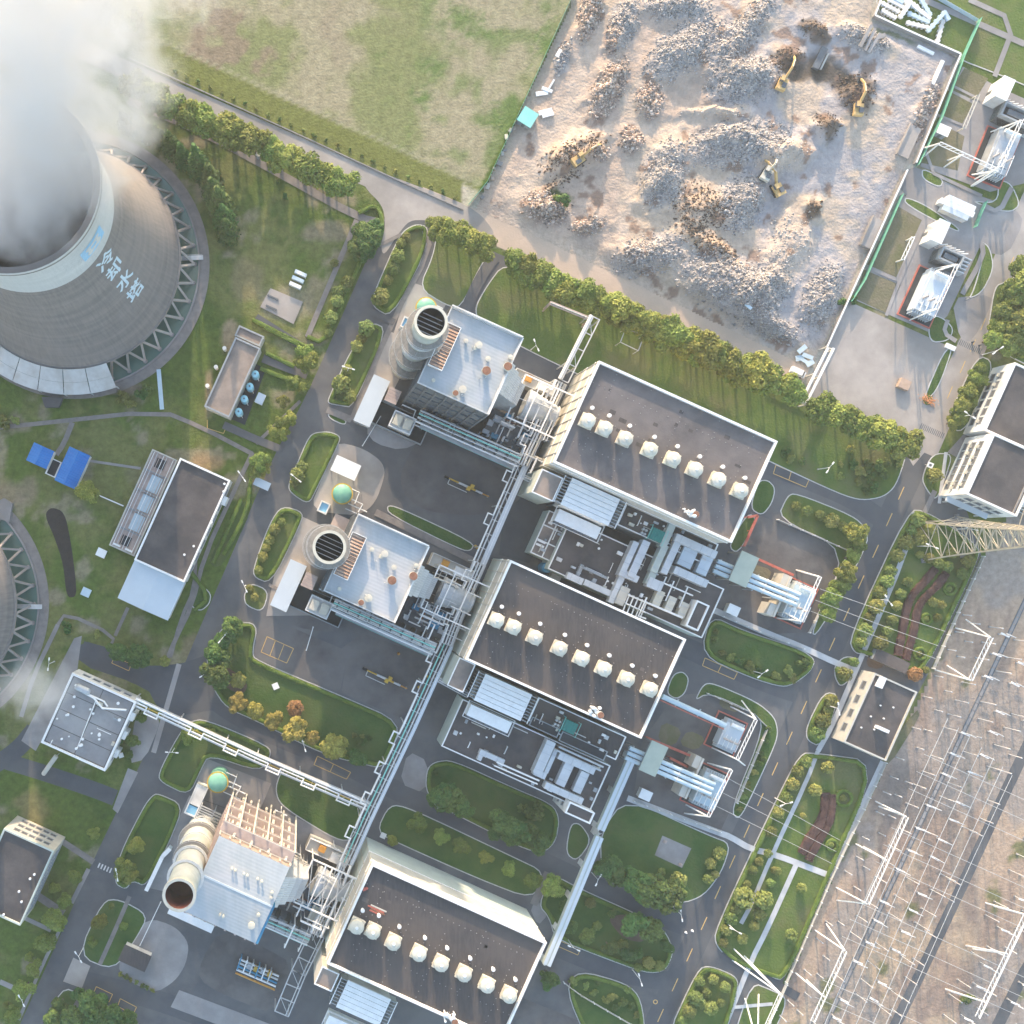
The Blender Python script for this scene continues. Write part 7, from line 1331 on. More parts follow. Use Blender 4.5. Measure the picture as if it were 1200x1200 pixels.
# ================================================================ steel lattice tower
def lattice_tower(cx, cy, base, top, h_, label):
    c = P(cx, cy); t = thing('lattice_tower', label, 'pylon', c); an = R(8)
    def corner(i, z):
        s = base / 2 + (top / 2 - base / 2) * (z / h_) ** 0.8; a = an + R(45 + 90 * i); return Vector((c.x + s * 1.414 * math.cos(a), c.y + s * 1.414 * math.sin(a), z))
    zs = [0, 7.5, 14, 19.5, 24.5, 29, 33, 36.5, 40, 43, 46, 49, 52]
    for i in range(4):
        mb = MB()
        for a, b in zip(zs, zs[1:]): mb.beam(corner(i, a), corner(i, b), .34)
        mb.build('leg', 'lattice', t); mb = MB(); p = corner(i, 0); mb.box(p, 1.3, 1.3, 0, .5, an); mb.build('footing', 'concrete', t)
        mb = MB()
        for a, b in zip(zs, zs[1:]):
            p, q, r_, s = corner(i, a), corner((i + 1) % 4, a), corner(i, b), corner((i + 1) % 4, b); mb.beam(p, s, .17); mb.beam(q, r_, .17); mb.beam(r_, s, .16); m_ = (p + q + r_ + s) / 4
            mb.beam((p + r_) / 2, m_, .11); mb.beam((q + s) / 2, m_, .11)
        mb.build('face_bracing', 'lattice', t)
    for z in (36.5, 43, 49):
        for s in (-1, 1):
            mb = MB(); e = Vector((c.x, c.y, z + .6)) + Vector((math.cos(an + 1.57), math.sin(an + 1.57), 0)) * s * 8
            for i in range(4): mb.beam(corner(i, z if i % 2 else z + 2), e, .15)
            mb.build('cross_arm', 'lattice', t)
    return t
lattice_tower(1101, 631, 11.5, 2.2, 52, 'tan steel lattice pylon rising from the garden shrubs')
# ================================================================ transformers and bus tubes
def insulator(mb, p, h_, r_=.22, n=5):
    for i in range(n): z = p[2] + h_ * (i + .5) / n; mb.lathe(p, [(r_ * .5, z - h_ / n / 2), (r_, z), (r_ * .5, z + h_ / n / 2)], 8)
def transformer(c, ln, wd, label, m='duct', rot=AN, ht=4.0):
    t = thing('transformer', label, 'transformer', (c.x, c.y, 0)); ca, sa = math.cos(rot), math.sin(rot)
    def L(u, v, z=0): return Vector((c.x + u * ca - v * sa, c.y + u * sa + v * ca, z))
    mb = MB(); mb.box(c, ln + 4, wd + 4, 0, .35, rot); mb.build('bund', 'red_paint', t); mb = MB(); mb.box(c, ln + 3.2, wd + 3.2, .35, .40, rot); mb.build('bund_floor', 'roof_pit', t)
    mb = MB(); mb.box(c, ln, wd, .3, ht, rot); mb.box(c, ln * .8, wd * .7, ht, ht + .3, rot); mb.build('tank', m, t)
    for s in (-1, 1):
        for i in range(9): mb = MB(); mb.box(L(-ln / 2 + ln * (i + .5) / 9, s * (wd / 2 + .55)), .28, 1.0, .8, ht - .3, rot); mb.build('radiator_fin', 'sheet_pale', t)
    mb = MB(); mb.tube([L(-ln * .35, wd * .45, ht + 1.3), L(ln * .35, wd * .45, ht + 1.3)], .55, 12); mb.build('conservator', 'white_paint', t)
    mb = MB(); mb.beam(L(-ln * .2, wd * .45, ht), L(-ln * .2, wd * .45, ht + 1.1), .2); mb.beam(L(ln * .2, wd * .45, ht), L(ln * .2, wd * .45, ht + 1.1), .2); mb.build('conservator_bracket', 'galv', t)
    for i in range(3):
        p = L((i - 1) * ln * .3, -wd * .2, ht + .3); mb = MB(); insulator(mb, p, 2.4, .38, 7); mb.build('bushing', 'porcelain', t)
    for i in range(5): mb = MB(); a = L(-ln / 2 + i * ln / 4, -wd / 2 - .2, 1.0 + .3 * i); mb.tube([a, a + Vector((0, 0, ht - 1.0 - .3 * i + .5)), L(-ln / 2 + i * ln / 4, 0, ht + .6)], .12, 6); mb.build('pipe', 'white_paint', t)
    return t
def gantry(a, b, z, legs, label, group=None, m='white_paint', wd=.9):
    """beam between two tops with splayed legs given as ground feet (pixels)"""
    A, B = P(*a, z), P(*b, z); t = thing('line_gantry', label, 'gantry', (A.x, A.y, 0), group); d = (B - A).normalized(); s = Vector((-d.y, d.x, 0)) * wd / 2; up = Vector((0, 0, wd))
    n = max(3, int((B - A).length / 1.4))
    for q in (A - s, A + s): mb = MB(); mb.beam(q, q + (B - A), .16); mb.build('chord', m, t)
    mb = MB(); mb.beam(A + up, B + up, .16); mb.build('chord', m, t)
    mb = MB()
    for i in range(n): p = A + (B - A) * i / n; q = A + (B - A) * (i + 1) / n; mb.beam(p - s, q + s, .09); mb.beam(p + s, (p + q) / 2 + up, .08); mb.beam((p + q) / 2 + up, q + s, .08)
    mb.build('lacing', m, t)
    for (f, feet) in legs:
        p = A + (B - A) * f
        for x, y in feet:
            g = P(x, y); mb = MB(); mb.tube([g, p], .22, 7); mb.build('leg', m, t)
    return t
TL = ['transformer on a red bund at the end of three bus tubes below the first hall', 'transformer on a red bund at the end of three bus tubes in the curved yard']
for k, off in enumerate(((96, -213), (0, 0))):
    def Q(x, y, z=0): o = P(x, y, z); return o
    dx, dy = (100, -220) if k == 0 else (0, 0)
    zt = 7.5
    # three isolated phase bus tubes with a cover house and a fire wall
    t = thing('bus_tubes', ('three silver bus tubes passing under a green roof by the first hall', 'three silver bus tubes passing under a green roof by the brown hall')[k], 'bus duct', P(735, 880) if k else P(840, 660))
    ax0 = (735, 882) if k else (838, 663); ax1 = (835, 925) if k else (935, 703)
    for i in range(3):
        o = (i - 1) * 6.2; a = P(ax0[0] - o * .41, ax0[1] + o * .91, zt); b = P(ax1[0] - o * .41, ax1[1] + o * .91, zt); mb = MB(); mb.tube([a, b], .62, 12); mb.build('bus_tube', 'beam_blue', t)
        for f in (.3, .6, .85): p = a.lerp(b, f); d = (b - a).normalized(); mb = MB(); mb.tube([p - d * .1, p + d * .1], .78, 12); mb.build('tube_collar', 'galv', t)
    for f in (.05, .5, .75, 1.0):
        p = P(ax0[0] + (ax1[0] - ax0[0]) * f, ax0[1] + (ax1[1] - ax0[1]) * f, zt); mb = MB(); mb.box(p, .4, 5.0, 6.3, 6.8); mb.box(p + uv(0, 2.2), .3, .3, 0, 6.3); mb.box(p - uv(0, 2.2), .3, .3, 0, 6.3); mb.build('tube_stand', 'steel', t)
    q = rq(766, 889, 21, 38) if k else rq(872, 667, 22, 38); c, w_, d_ = rc(q, 10); t = thing('bus_house', ('pale green roofed switch house straddling the bus tubes by the first hall', 'pale green roofed switch house straddling the bus tubes by the brown hall')[k], 'switch house', (c.x, c.y, 0)); mb = MB(); mb.prism(c4(c, w_ - .4, d_ - .4), 8.6, 9.7, True); mb.build('wall', 'wall_grey', t); mb = MB(); mb.prism(c4(c, w_, d_), 9.7, 10); mb.build('roof', 'roof_green', t)
    for su in (-1, 1):
        for sv in (-1, 1): mb = MB(); mb.box(at(c, su * (w_ / 2 - .5), sv * (d_ / 2 - .5)), .5, .5, 0, 8.6); mb.build('post', 'concrete', t)
    for j, (fx, fy) in enumerate(((808, 905),) if k else ((912, 690),)):
        c, w_, d_ = rc(rq(fx + 6, fy + 8, 11, 52), 9); t = thing('fire_wall', ('tall cream fire wall between bus tubes and transformer of the first hall', 'tall cream fire wall in the curved transformer yard')[k], 'wall', (c.x, c.y, 0)); mb = MB(); mb.prism(c4(at(c, w_ / 2 - .3, 0), .6, d_), 0, 6.6); mb.build('wall_slab', 'wall_cream', t)
        for sv in (-1, 1): mb = MB(); mb.prism(c4(at(c, -.2, sv * d_ * .36), w_ - .8, d_ * .28), 0, 6.2); mb.build('side_slab', 'wall_cream', t)
    tx, ty = (830, 925) if k else (935, 706)
    transformer(P(tx + 3, ty + 5, 3) * 1.0 if False else Vector((*P(tx, ty, 3)[:2], 0)), 6.5, 9.0, TL[k], 'beam_blue')
    g0, g1 = ((857, 902), (830, 957)) if k else ((961, 676), (938, 728))
    gantry(g0, g1, 13, [(0, [(g0[0] - 28, g0[1] - 8), (g0[0] - 22, g0[1] - 6)]), (1, [(g1[0] - 26, g1[1] - 14), (g1[0] - 28, g1[1] - 4)])], ('white line gantry over the transformer beside the round shrubs', 'white line gantry over the transformer in the curved yard')[k])
    # red pipe frame
    for j, (rx0, ry0, rx1, ry1) in enumerate(((888, 655, 930, 674), (876, 606, 888, 604), (888, 604, 872, 640)) if k == 0 else ((757, 864, 815, 888), (785, 888, 806, 899))):
        a = P(rx0, ry0, 2.4); b = P(rx1, ry1, 2.4); t = thing('fire_pipe', (('red fire pipe along the top of the first bus tube yard', 'red fire pipe corner by the first hall', 'red fire pipe down the side of the first hall') if k == 0 else ('long red fire pipe along the bus tubes of the brown hall', 'short red fire pipe beside the cream fire wall'))[j], 'pipe', (a.x, a.y, 0)); mb = MB(); mb.beam(a, b, .7, .4); mb.build('pipe_channel', 'red_paint', t)
        n = max(1, int((b - a).length / 4))
        for i in range(n + 1): p = a.lerp(b, i / n); mb = MB(); mb.box(p, .2, .2, 0, 2.2); mb.build('support', 'red_paint', t)
    c = P(860, 715, 3) if k == 0 else P(757, 932, 3); c.z = 0; t = thing('yard_cabin', ('white cabin on a pad in the first bus tube yard', 'white cabin on a pad below the green switch house')[k], 'cabin', c); mb = MB(); mb.box(c, 3.2, 2.6, 0, 2.6); mb.build('wall', 'wall_white', t); mb = MB(); mb.box(c, 3.5, 2.9, 2.6, 2.8); mb.build('roof', 'white_paint', t); mb = MB(); mb.box(at(c, 0, -1.33), .9, .08, 0, 2); mb.build('door', 'steel_dark', t)
# smaller transformer in the curved yard with one long bus
transformer(Vector((*P(855, 862, 3)[:2], 0)), 5.5, 7.0, 'smaller transformer with red slatted bund beside the curved kerb', 'sheet_pale')
t = thing('bus_duct', 'long pale single bus duct from the brown hall to the smaller transformer', 'bus duct', P(778, 820)); a = P(776, 816, 7); b = P(850, 850, 7); mb = MB(); mb.tube([a, b], .75, 12); mb.build('bus_tube', 'beam_blue', t); mb = MB(); mb.beam(a - uv(0, 1.2), b - uv(0, 1.2), .35); mb.build('red_rail', 'red_paint', t)
for f in (.25, .6, .95): p = a.lerp(b, f); mb = MB(); mb.box(p, .4, 2.6, 5.9, 6.2); mb.box(p, .4, .4, 0, 5.9); mb.build('tube_stand', 'steel', t)
gantry((886, 843), (864, 890), 13, [(0, [(856, 828), (869, 821)]), (1, [(834, 876), (873, 897)])], 'white line gantry over the smaller transformer by the curved kerb')
# far transformers of the two yards top right
transformer(Vector((*P(1172, 180, 3)[:2], 0)), 6.5, 12, 'silver transformer in the upper yard beside the office drive', 'steel', AN - R(-2)); transformer(Vector((*P(1090, 345, 3)[:2], 0)), 6.5, 12, 'silver transformer in a red bund in the lower yard', 'sheet_pale')
gantry((1197, 141), (1172, 195), 12, [(0, [(1160, 155), (1168, 160)]), (1, [(1138, 218), (1142, 210)])], 'white gantry over the upper yard transformer')
gantry((1122, 310), (1098, 362), 12, [(0, [(1088, 320), (1094, 315)]), (1, [(1066, 375), (1072, 368)])], 'white gantry over the lower yard transformer')
gantry((1101, 168), (1170, 200), 10, [(0, [(1081, 174), (1083, 183)]), (.4, [(1110, 188), (1106, 196)]), (1, [(1138, 205), (1140, 218)])], 'pale cross gantry on the grass of the upper yard')
gantry((1146, 112), (1130, 150), 8, [(0, [(1138, 116)]), (1, [(1122, 154)])], 'short tan gantry beside the upper transformer', None, 'wall_cream')
gantry((1070, 278), (1058, 304), 8, [(0, [(1062, 282)]), (1, [(1050, 307)])], 'short white ladder gantry beside the lower transformer')
for q, lb in (([(1177, 89), (1191, 93), (1180, 118), (1166, 112)], 'white flat roofed cabin in the upper transformer yard'), ([(1102, 256), (1115, 261), (1103, 286), (1090, 280)], 'white flat roofed cabin in the lower transformer yard')):
    c, w_, d_ = rc(q, 6); t = thing('switch_cabin', lb, 'cabin', (c.x, c.y, 0)); mb = MB(); mb.prism(c4(c, w_ - .3, d_ - .3), 0, 5.7); mb.build('wall', 'wall_white', t); mb = MB(); mb.prism(c4(c, w_, d_), 5.7, 6); mb.build('roof', 'white_paint', t); mb = MB(); mb.box(at(c, -w_ / 2 + .1, 0), .12, 1, 0, 2.1); mb.build('door', 'steel_dark', t)
for q, lb in (([(1180, 118), (1215, 134), (1208, 150), (1172, 134)], 'open grey machine bay below the upper cabin'), ([(1106, 288), (1132, 300), (1125, 314), (1100, 302)], 'open grey machine bay below the lower cabin')):
    c, w_, d_ = rc(q, 5); t = thing('machine_bay', lb, 'bay', (c.x, c.y, 0)); mb = MB(); mb.prism(c4(c, w_, d_), 0, 3.4); mb.build('floor', 'roof_tar', t); mb = MB(); mb.ring(c4(c, w_, d_), .5, 0, 5); mb.build('bay_wall', 'wall_grey', t); mb = MB(); mb.box(at(c, 0, 0), w_ * .6, d_ * .4, 3.4, 4.4); mb.build('machine', 'steel_dark', t)
    for i in range(5): mb = MB(); p = at(c, w_ / 2 + 1.5, -d_ / 2 + d_ * i / 4); mb.box(p, 2.2, .3, 0, 3 + i * .3); mb.build('cooler_fin', 'galv', t)
    for i in range(6): mb = MB(); a = at(c, -w_ / 2 + i * 1.3, d_ / 2 + 1.0, 0); mb.tube([a, a + Vector((0, 0, 3)), a + uv(1.5, .6) + Vector((0, 0, 3.6))], .18, 6); mb.build('pipe', 'white_paint', t)
c = P(1107, 152, 3); hut(Vector((c.x, c.y, 0)), 3.0, 2.4, 2.6, 'wall_grey', 'white_paint', 'little white roofed hut on the grass of the upper yard', AN, 'yard_hut')
# white containers by the yard entrance
for i, (x, y, ln) in enumerate(((1127, 238, 8.5), (1122, 243, 10.5), (1120, 249, 8.0))):
    c = P(x, y, 2.4); c.z = 0; t = thing('container', ('slim white container at the back of the three by the gate', 'long white container in the middle of the three by the gate', 'pale blue white container at the front of the three by the gate')[i], 'container', c); mb = MB(); mb.box(c, ln, 1.5, .15, 2.3); mb.build('body', 'wall_white', t); mb = MB(); mb.box(c, ln + .1, 1.6, 2.3, 2.42); mb.build('lid', 'sheet_pale' if i == 2 else 'white_paint', t)
    for s in (-1, 1): mb = MB(); mb.box(at(c, s * ln * .4, 0), .4, 1.3, 0, .15); mb.build('skid', 'steel_dark', t)
# ================================================================ switchyard
SW = 'steel in the switchyard'
gantry((1062, 957), (1016, 1059), 15, [(0, [(1026, 939), (1030, 945)]), (.5, [(1003, 989), (1012, 992)]), (1, [(980, 1040), (981, 1055)])], 'long white gantry nearest the red shrub garden', None, 'white_paint', 1.1)
gantry((990, 1114), (952, 1197), 15, [(0, [(955, 1090), (968, 1082)]), (.65, [(932, 1140), (945, 1148)])], 'white gantry beside the round topiary strip', None, 'white_paint', 1.1)
gantry((1161, 747), (1137, 797), 15, [(0, [(1132, 726), (1120, 736)]), (1, [(1096, 785), (1110, 780)])], 'short white gantry between pylon and control house', None, 'white_paint', 1.1)
gantry((1202, 1072), (1145, 1192), 15, [(0, [(1155, 1058), (1165, 1062)]), (.38, [(1132, 1108), (1140, 1112)]), (.85, [(1108, 1159), (1115, 1162)])], 'long white gantry between the two dark switchyard lanes', None, 'white_paint', 1.1)
gantry((915, 1165), (888, 1225), 15, [(0, [(860, 1112), (858, 1125), (872, 1120)]), (1, [(873, 1170), (889, 1165)])], 'white A frame gantry over the switchyard gate', None, 'white_paint', 1.0)
# post insulators and isolators: two builds copied over the yard
def post_proto(h_, label, cat, group, arm=False, c=None):
    t = thing('post_insulator' if not arm else 'isolator', label, cat, c, group); mb = MB(); mb.box(c, .6, .6, 0, .3); mb.build('footing', 'concrete', t); mb = MB(); mb.tube([(c.x, c.y, .3), (c.x, c.y, h_ * .62)], .12, 7); mb.build('steel_post', 'galv', t); mb = MB(); insulator(mb, (c.x, c.y, h_ * .62), h_ * .34, .19, 6); mb.build('insulator', 'porcelain', t); mb = MB(); mb.cyl(c, h_ * .96, h_, .2, n=8); mb.build('cap', 'galv', t)
    if arm: mb = MB(); mb.tube([at(c, -1.5, 0, h_), at(c, 1.5, 0, h_)], .12, 6); mb.build('contact_arm', 'galv', t); mb = MB(); mb.box(at(c, 0, 0), 2.6, .5, h_ * .5, h_ * .56); mb.build('base_beam', 'white_paint', t)
    return t
rr = random.Random(11)
SWI = [(x, y) for x, y in SWP]
def sw_ok(x, y):
    n = len(SWI); r_ = False
    for i in range(n):
        x0, y0 = SWI[i]; x1, y1 = SWI[(i + 1) % n]
        if (y0 > y) != (y1 > y) and x < (x1 - x0) * (y - y0) / (y1 - y0) + x0: r_ = not r_
    return r_
protos = {}
ca, sa = math.cos(-AN), math.sin(-AN)
def uvpx(u, v): return (1000 + u * ca - v * sa, 1000 + u * sa + v * ca)
spec = [(2, 22, 4.0, 0), (18, 24, 3.6, 0), (34, 20, 6.0, 0), (52, 26, 5.5, 1), (66, 22, 6.5, 0), (84, 24, 5.0, 1), (100, 22, 7.0, 0), (116, 22, 5.5, 0), (130, 26, 6.5, 1), (172, 22, 6.0, 0), (190, 24, 7.0, 1), (208, 22, 5.0, 0), (236, 24, 6.5, 1), (254, 22, 6.0, 0)]
npost = 0
for ui, (u, dv, h_, arm) in enumerate(spec):
    v = -330
    k3 = 0
    while v < 300:
        k3 += 1; v += dv if k3 % 4 else dv * 1.7
        x, y = uvpx(u + rr.uniform(-3, 3), v + rr.uniform(-3, 3))
        if not (sw_ok(x - 3, y) and x < 1203 and y < 1203) or rr.random() < .12: continue
        # keep lanes and the control house clear
        if abs((x - 1191) + (y - 900) * .47) < 10: continue
        key = (h_, arm); c = P(x, y)
        if key not in protos:
            protos[key] = post_proto(h_, ('slim white post insulator standing in the switchyard rows' if not arm else 'white isolator with a cross arm in the switchyard rows'), 'insulator post' if not arm else 'isolator', 'insulator posts in the switchyard' if not arm else 'isolators in the switchyard', bool(arm), c)
        else: copy_tree(protos[key], c, rr.uniform(-.08, .08))
        npost += 1
# bus wires strung above the yard
def wire(a, b, r_, label, m='galv', sag=0.6, name='bus_wire', group='bus wires of the switchyard'):
    mb = MB(); mb.tube([a.lerp(b, i / 8) - Vector((0, 0, sag * 4 * (i / 8) * (1 - i / 8))) for i in range(9)], r_, 5); o = mb.build(name, m, loc=a); return tag(o, label, 'wire', group)
for i, u in enumerate((36, 52, 68, 86, 104, 118, 132)):
    x0, y0 = uvpx(u, -190 + i * 5); x1, y1 = uvpx(u, 215); wire(P(x0, y0, 8.5), P(x1, y1, 8.5), .07, 'thin overhead bus wire running the length of the switchyard')
for i, v in enumerate((-140, -118, -96, -46, -24, -2, 50, 72, 94, 150, 172)):
    x0, y0 = uvpx(28, v); x1, y1 = uvpx(250, v); wire(P(x0, y0, 11), P(x1, y1, 11), .055, 'thin overhead cross wire spanning the switchyard lanes', 'galv', .9, 'bus_wire', 'cross wires of the switchyard')
for i, (x0, y0, x1, y1) in enumerate(((961, 690, 1108, 740), (955, 703, 1100, 757), (950, 716, 1097, 772), (853, 912, 985, 985), (845, 928, 980, 998), (838, 944, 975, 1012))): wire(P(x0, y0, 12.5), P(x1, y1, 13), .05, 'thin power line from a transformer gantry over the main road', 'galv', 1.2, 'power_line', 'power lines over the main road')
t = thing('cable_trench', 'twin dark rail cable trench running through the switchyard', 'trench', P(1109, 900))
for o in (-2.4, 2.4):
    a = P(1204 + o, 698); b = P(966 + o, 1203); mb = MB(); mb.beam((a.x, a.y, .06), (b.x, b.y, .06), .3, .16); mb.build('trench_rail', 'steel_dark', t)
a = P(1204, 698); b = P(966, 1203); n = 60
for i in range(n): p = a.lerp(b, (i + .5) / n); mb = MB(); mb.box(p, .9, 2.1, .03, .12); mb.build('cover_slab', 'concrete', t)
# switchyard fence: pale rail with short posts
def rail_fence(pts, label, step=14, m='wall_cream', h_=1.4, top=.14):
    w_ = [P(x, y) for x, y in pts]; t = thing('rail_fence', label, 'fence', w_[0])
    for a, b in zip(w_, w_[1:]):
        n = max(1, int((b - a).length / (step * K))); mb = MB(); mb.beam((a.x, a.y, h_), (b.x, b.y, h_), top); mb.build('rail', m, t); mb = MB(); mb.beam((a.x, a.y, h_ * .5), (b.x, b.y, h_ * .5), .06, h_ * .8); mb.build('mesh', 'galv', t)
        for i in range(n + 1): p = a.lerp(b, i / n); mb = MB(); mb.box(p, .25, .25, 0, h_ + .35); mb.build('post', 'white_paint', t)
rail_fence([(1150, 652), (1092, 783)], 'pale rail fence between the garden and upper switchyard'); rail_fence([(1036, 893), (972, 1029), (920, 1150)], 'pale rail fence between the topiary strip and switchyard')
rail_fence([(910, 609), (994, 646)], 'pale post fence above the gravel yard of the first hall'); rail_fence([(994, 646), (947, 741)], 'pale post fence beside the round shrubs of the gravel yard'); rail_fence([(828, 812), (882, 836), (898, 852), (862, 940)], 'pale post fence inside the curved transformer yard'); rail_fence([(742, 938), (843, 974)], 'pale post fence along the walk below the bus tubes'); rail_fence([(832, 716), (903, 746), (940, 760)], 'pale post fence along the walk above the parking lawn')
rail_fence([(920, 1152), (914, 1166), (880, 1240)], 'pale rail fence beside the switchyard gate'); rail_fence([(660, 1150), (680, 1165), (740, 1200)], 'pale post fence along the bottom courtyard', 14)
# ================================================================ precast beams stacked on the lawn top right
for i, (x, y, ln, a, m) in enumerate(((1042, 10, 6, -28, 'wall_white'), (1050, 6, 6, -28, 'wall_white'), (1056, 1, 6, -30, 'wall_white'), (1058, 14, 6, 55, 'wall_white'), (1065, 4, 5.5, -35, 'wall_white'), (1075, 22, 7, -24, 'beam_blue'), (1078, 15, 7, -38, 'wall_white'), (1082, 8, 7, -60, 'beam_blue'), (1074, 31, 7, -14, 'wall_white'), (1094, 28, 8, 48, 'beam_blue'), (1100, 38, 7, 75, 'wall_white'), (1040, 18, 5, -30, 'wall_white'), (1048, 0, 5, -28, 'beam_blue'), (1107, 20, 3, -60, 'beam_blue'))):
    c = P(x, y); A = R(a); d = Vector((math.cos(A), math.sin(A), 0)); s = Vector((-d.y, d.x, 0)); t = thing('precast_beam', 'pale blue precast beam dumped on the walled lawn' if m == 'beam_blue' else 'white precast beam with toothed sides dumped on the walled lawn', 'beam', c, 'precast beams on the lawn'); zz = .2 + .01 * i + (.7 if i in (3, 9) else 0); mb = MB(); mb.beam(c - d * ln / 2 + Vector((0, 0, zz + .3)), c + d * ln / 2 + Vector((0, 0, zz + .3)), 1.0, .6); mb.build('beam_body', m, t)
    for j in range(5):
        for q in (-1, 1): p = c + d * ln * ((j + .5) / 5 - .5) + s * q * .62; mb = MB(); mb.box(p, .5, .3, zz, zz + .5, A); mb.build('tooth', m, t)
# ================================================================ trees, shrubs
def leaf_cloud(rs, lobes, n, size, flat=0.0):
    """leaf faces through the volume of several lobes; returns vertex and face lists"""
    mb = MB(); wsum = [r[3] * r[4] for r in lobes]; tot = sum(wsum)
    for (x, y, z, rx, rz) in lobes:
        for _ in range(int(n * rx * rz / tot)):
            while True:
                d = Vector((rs.gauss(0, 1), rs.gauss(0, 1), rs.gauss(0, 1)))
                if d.length > .1: break
            d.normalize(); rad = rs.uniform(.55, 1.0) ** .5 * rs.uniform(.85, 1.08)
            p = Vector((x + d.x * rx * rad, y + d.y * rx * rad, z + d.z * rz * rad)); nn = (d + Vector((rs.uniform(-1, 1), rs.uniform(-1, 1), rs.uniform(-.2, 1.2))) * .8).normalized()
            a = nn.cross(Vector((rs.uniform(-1, 1), rs.uniform(-1, 1), .2))).normalized() * size * rs.uniform(.6, 1.35); b = nn.cross(a).normalized() * size * rs.uniform(.5, 1.1)
            mb.add([p - a, p + b * .9, p + a, p - b * .9], [(0, 1, 2, 3)])
    return mb
PROTO = {}
HOLD = []
def make_tree(kind, var):
    rs = random.Random(hash((kind, var)) % 9973 if False else (len(kind) * 131 + var * 17 + ord(kind[0])))
    z0 = Vector((0, 0, 0)); root = bpy.data.objects.new(NAMES[kind], None); COL.objects.link(root); ORG[root.name] = (0, 0, 0)
    if kind in ('broad', 'dark', 'yellow'):
        h_ = {'broad': 6.8, 'dark': 6.2, 'yellow': 5.6}[kind]; cr = {'broad': 3.3, 'dark': 3.0, 'yellow': 2.8}[kind]; trunk = h_ * .42
        lobes = []
        for i in range(13): a = rs.uniform(0, 6.28); q = cr * rs.uniform(.25, .72); lobes.append((q * math.cos(a), q * math.sin(a), trunk + (h_ - trunk) * rs.uniform(.2, .75), cr * rs.uniform(.3, .48), (h_ - trunk) * rs.uniform(.22, .34)))
        lobes.append((0, 0, h_ - 1.4, cr * .55, 1.3))
        mb = MB(); mb.tube([(0, 0, 0), (rs.uniform(-.1, .1), rs.uniform(-.1, .1), trunk * .6), (0, 0, trunk), (rs.uniform(-.3, .3), rs.uniform(-.3, .3), h_ * .8)], [.24, .19, .16, .05], 7)
        for (x, y, z, rx, rz) in lobes[:7]: mb.tube([(0, 0, trunk * rs.uniform(.7, 1.1)), (x * .5, y * .5, (trunk + z) / 2), (x, y, z)], [.11, .07, .03], 5)
        mb.build('trunk', 'bark', root); leaf_cloud(rs, lobes, 3600, .27).build('crown', {'broad': 'leaf', 'dark': 'leaf_dark', 'yellow': 'leaf_yellow'}[kind], root)
    elif kind == 'conifer':
        h_ = 9.0; lobes = [(0, 0, 1 + (h_ - 1) * i / 8, 2.0 * (1 - i / 9) + .2, .9) for i in range(9)]; mb = MB(); mb.tube([(0, 0, 0), (0, 0, h_ * .95)], [.2, .03], 6)
        for i in range(10): a = i * 2.4; z = 1 + i * .7; mb.tube([(0, 0, z), (math.cos(a) * (1.9 - i * .17), math.sin(a) * (1.9 - i * .17), z - .2)], [.06, .02], 4)
        mb.build('trunk', 'bark', root); leaf_cloud(rs, lobes, 1800, .24).build('crown', 'leaf_dark', root)
    elif kind == 'round':
        mb = MB(); mb.tube([(0, 0, 0), (0, 0, 1.0)], [.12, .06], 5); mb.build('stem', 'bark', root)
        lobes = [(0, 0, .95, .98, .9)] + [(.5 * math.cos(a), .5 * math.sin(a), 1.0 + rs.uniform(-.1, .2), .6, .55) for a in (0.3, 1.7, 2.9, 4.1, 5.4)]; leaf_cloud(rs, lobes, 620, .16).build('foliage', 'leaf_bush', root)
    elif kind == 'shrub':
        mb = MB()
        for i in range(4): a = i * 1.6 + rs.random(); mb.tube([(0, 0, 0), (.5 * math.cos(a), .5 * math.sin(a), .9)], [.07, .03], 4)
        mb.build('stem', 'bark', root); lobes = [(rs.uniform(-.8, .8), rs.uniform(-.8, .8), rs.uniform(.5, 1.1), rs.uniform(.4, .8), rs.uniform(.35, .6)) for _ in range(8)]; leaf_cloud(rs, lobes, 620, .2).build('foliage', 'leaf_dark' if var % 2 else 'leaf_bush', root)
    elif kind == 'brown':
        mb = MB(); mb.tube([(0, 0, 0), (0, 0, 1.4)], [.16, .06], 5); mb.build('stem', 'bark', root); leaf_cloud(rs, [(0, 0, 1.5, 1.9, 1.5)] + [(1.1 * math.cos(a), 1.1 * math.sin(a), 1.5, .9, .9) for a in range(6)], 1300, .22).build('foliage', 'leaf_autumn', root)
    return root
NAMES = {'broad': 'leafy_tree', 'dark': 'dark_tree', 'yellow': 'yellow_tree', 'conifer': 'conifer', 'round': 'clipped_bush', 'shrub': 'shrub', 'brown': 'brown_bush'}
NV = {'broad': 5, 'dark': 4, 'yellow': 3, 'conifer': 3, 'round': 4, 'shrub': 5, 'brown': 1}
HT = {'broad': 5.0, 'dark': 4.5, 'yellow': 4.0, 'conifer': 4.5, 'round': 1.0, 'shrub': .8, 'brown': 1.5}
prs = random.Random(3); GROW = {'broad': 1.36, 'dark': 1.35, 'yellow': 1.2, 'round': 1.12, 'conifer': 1.15}
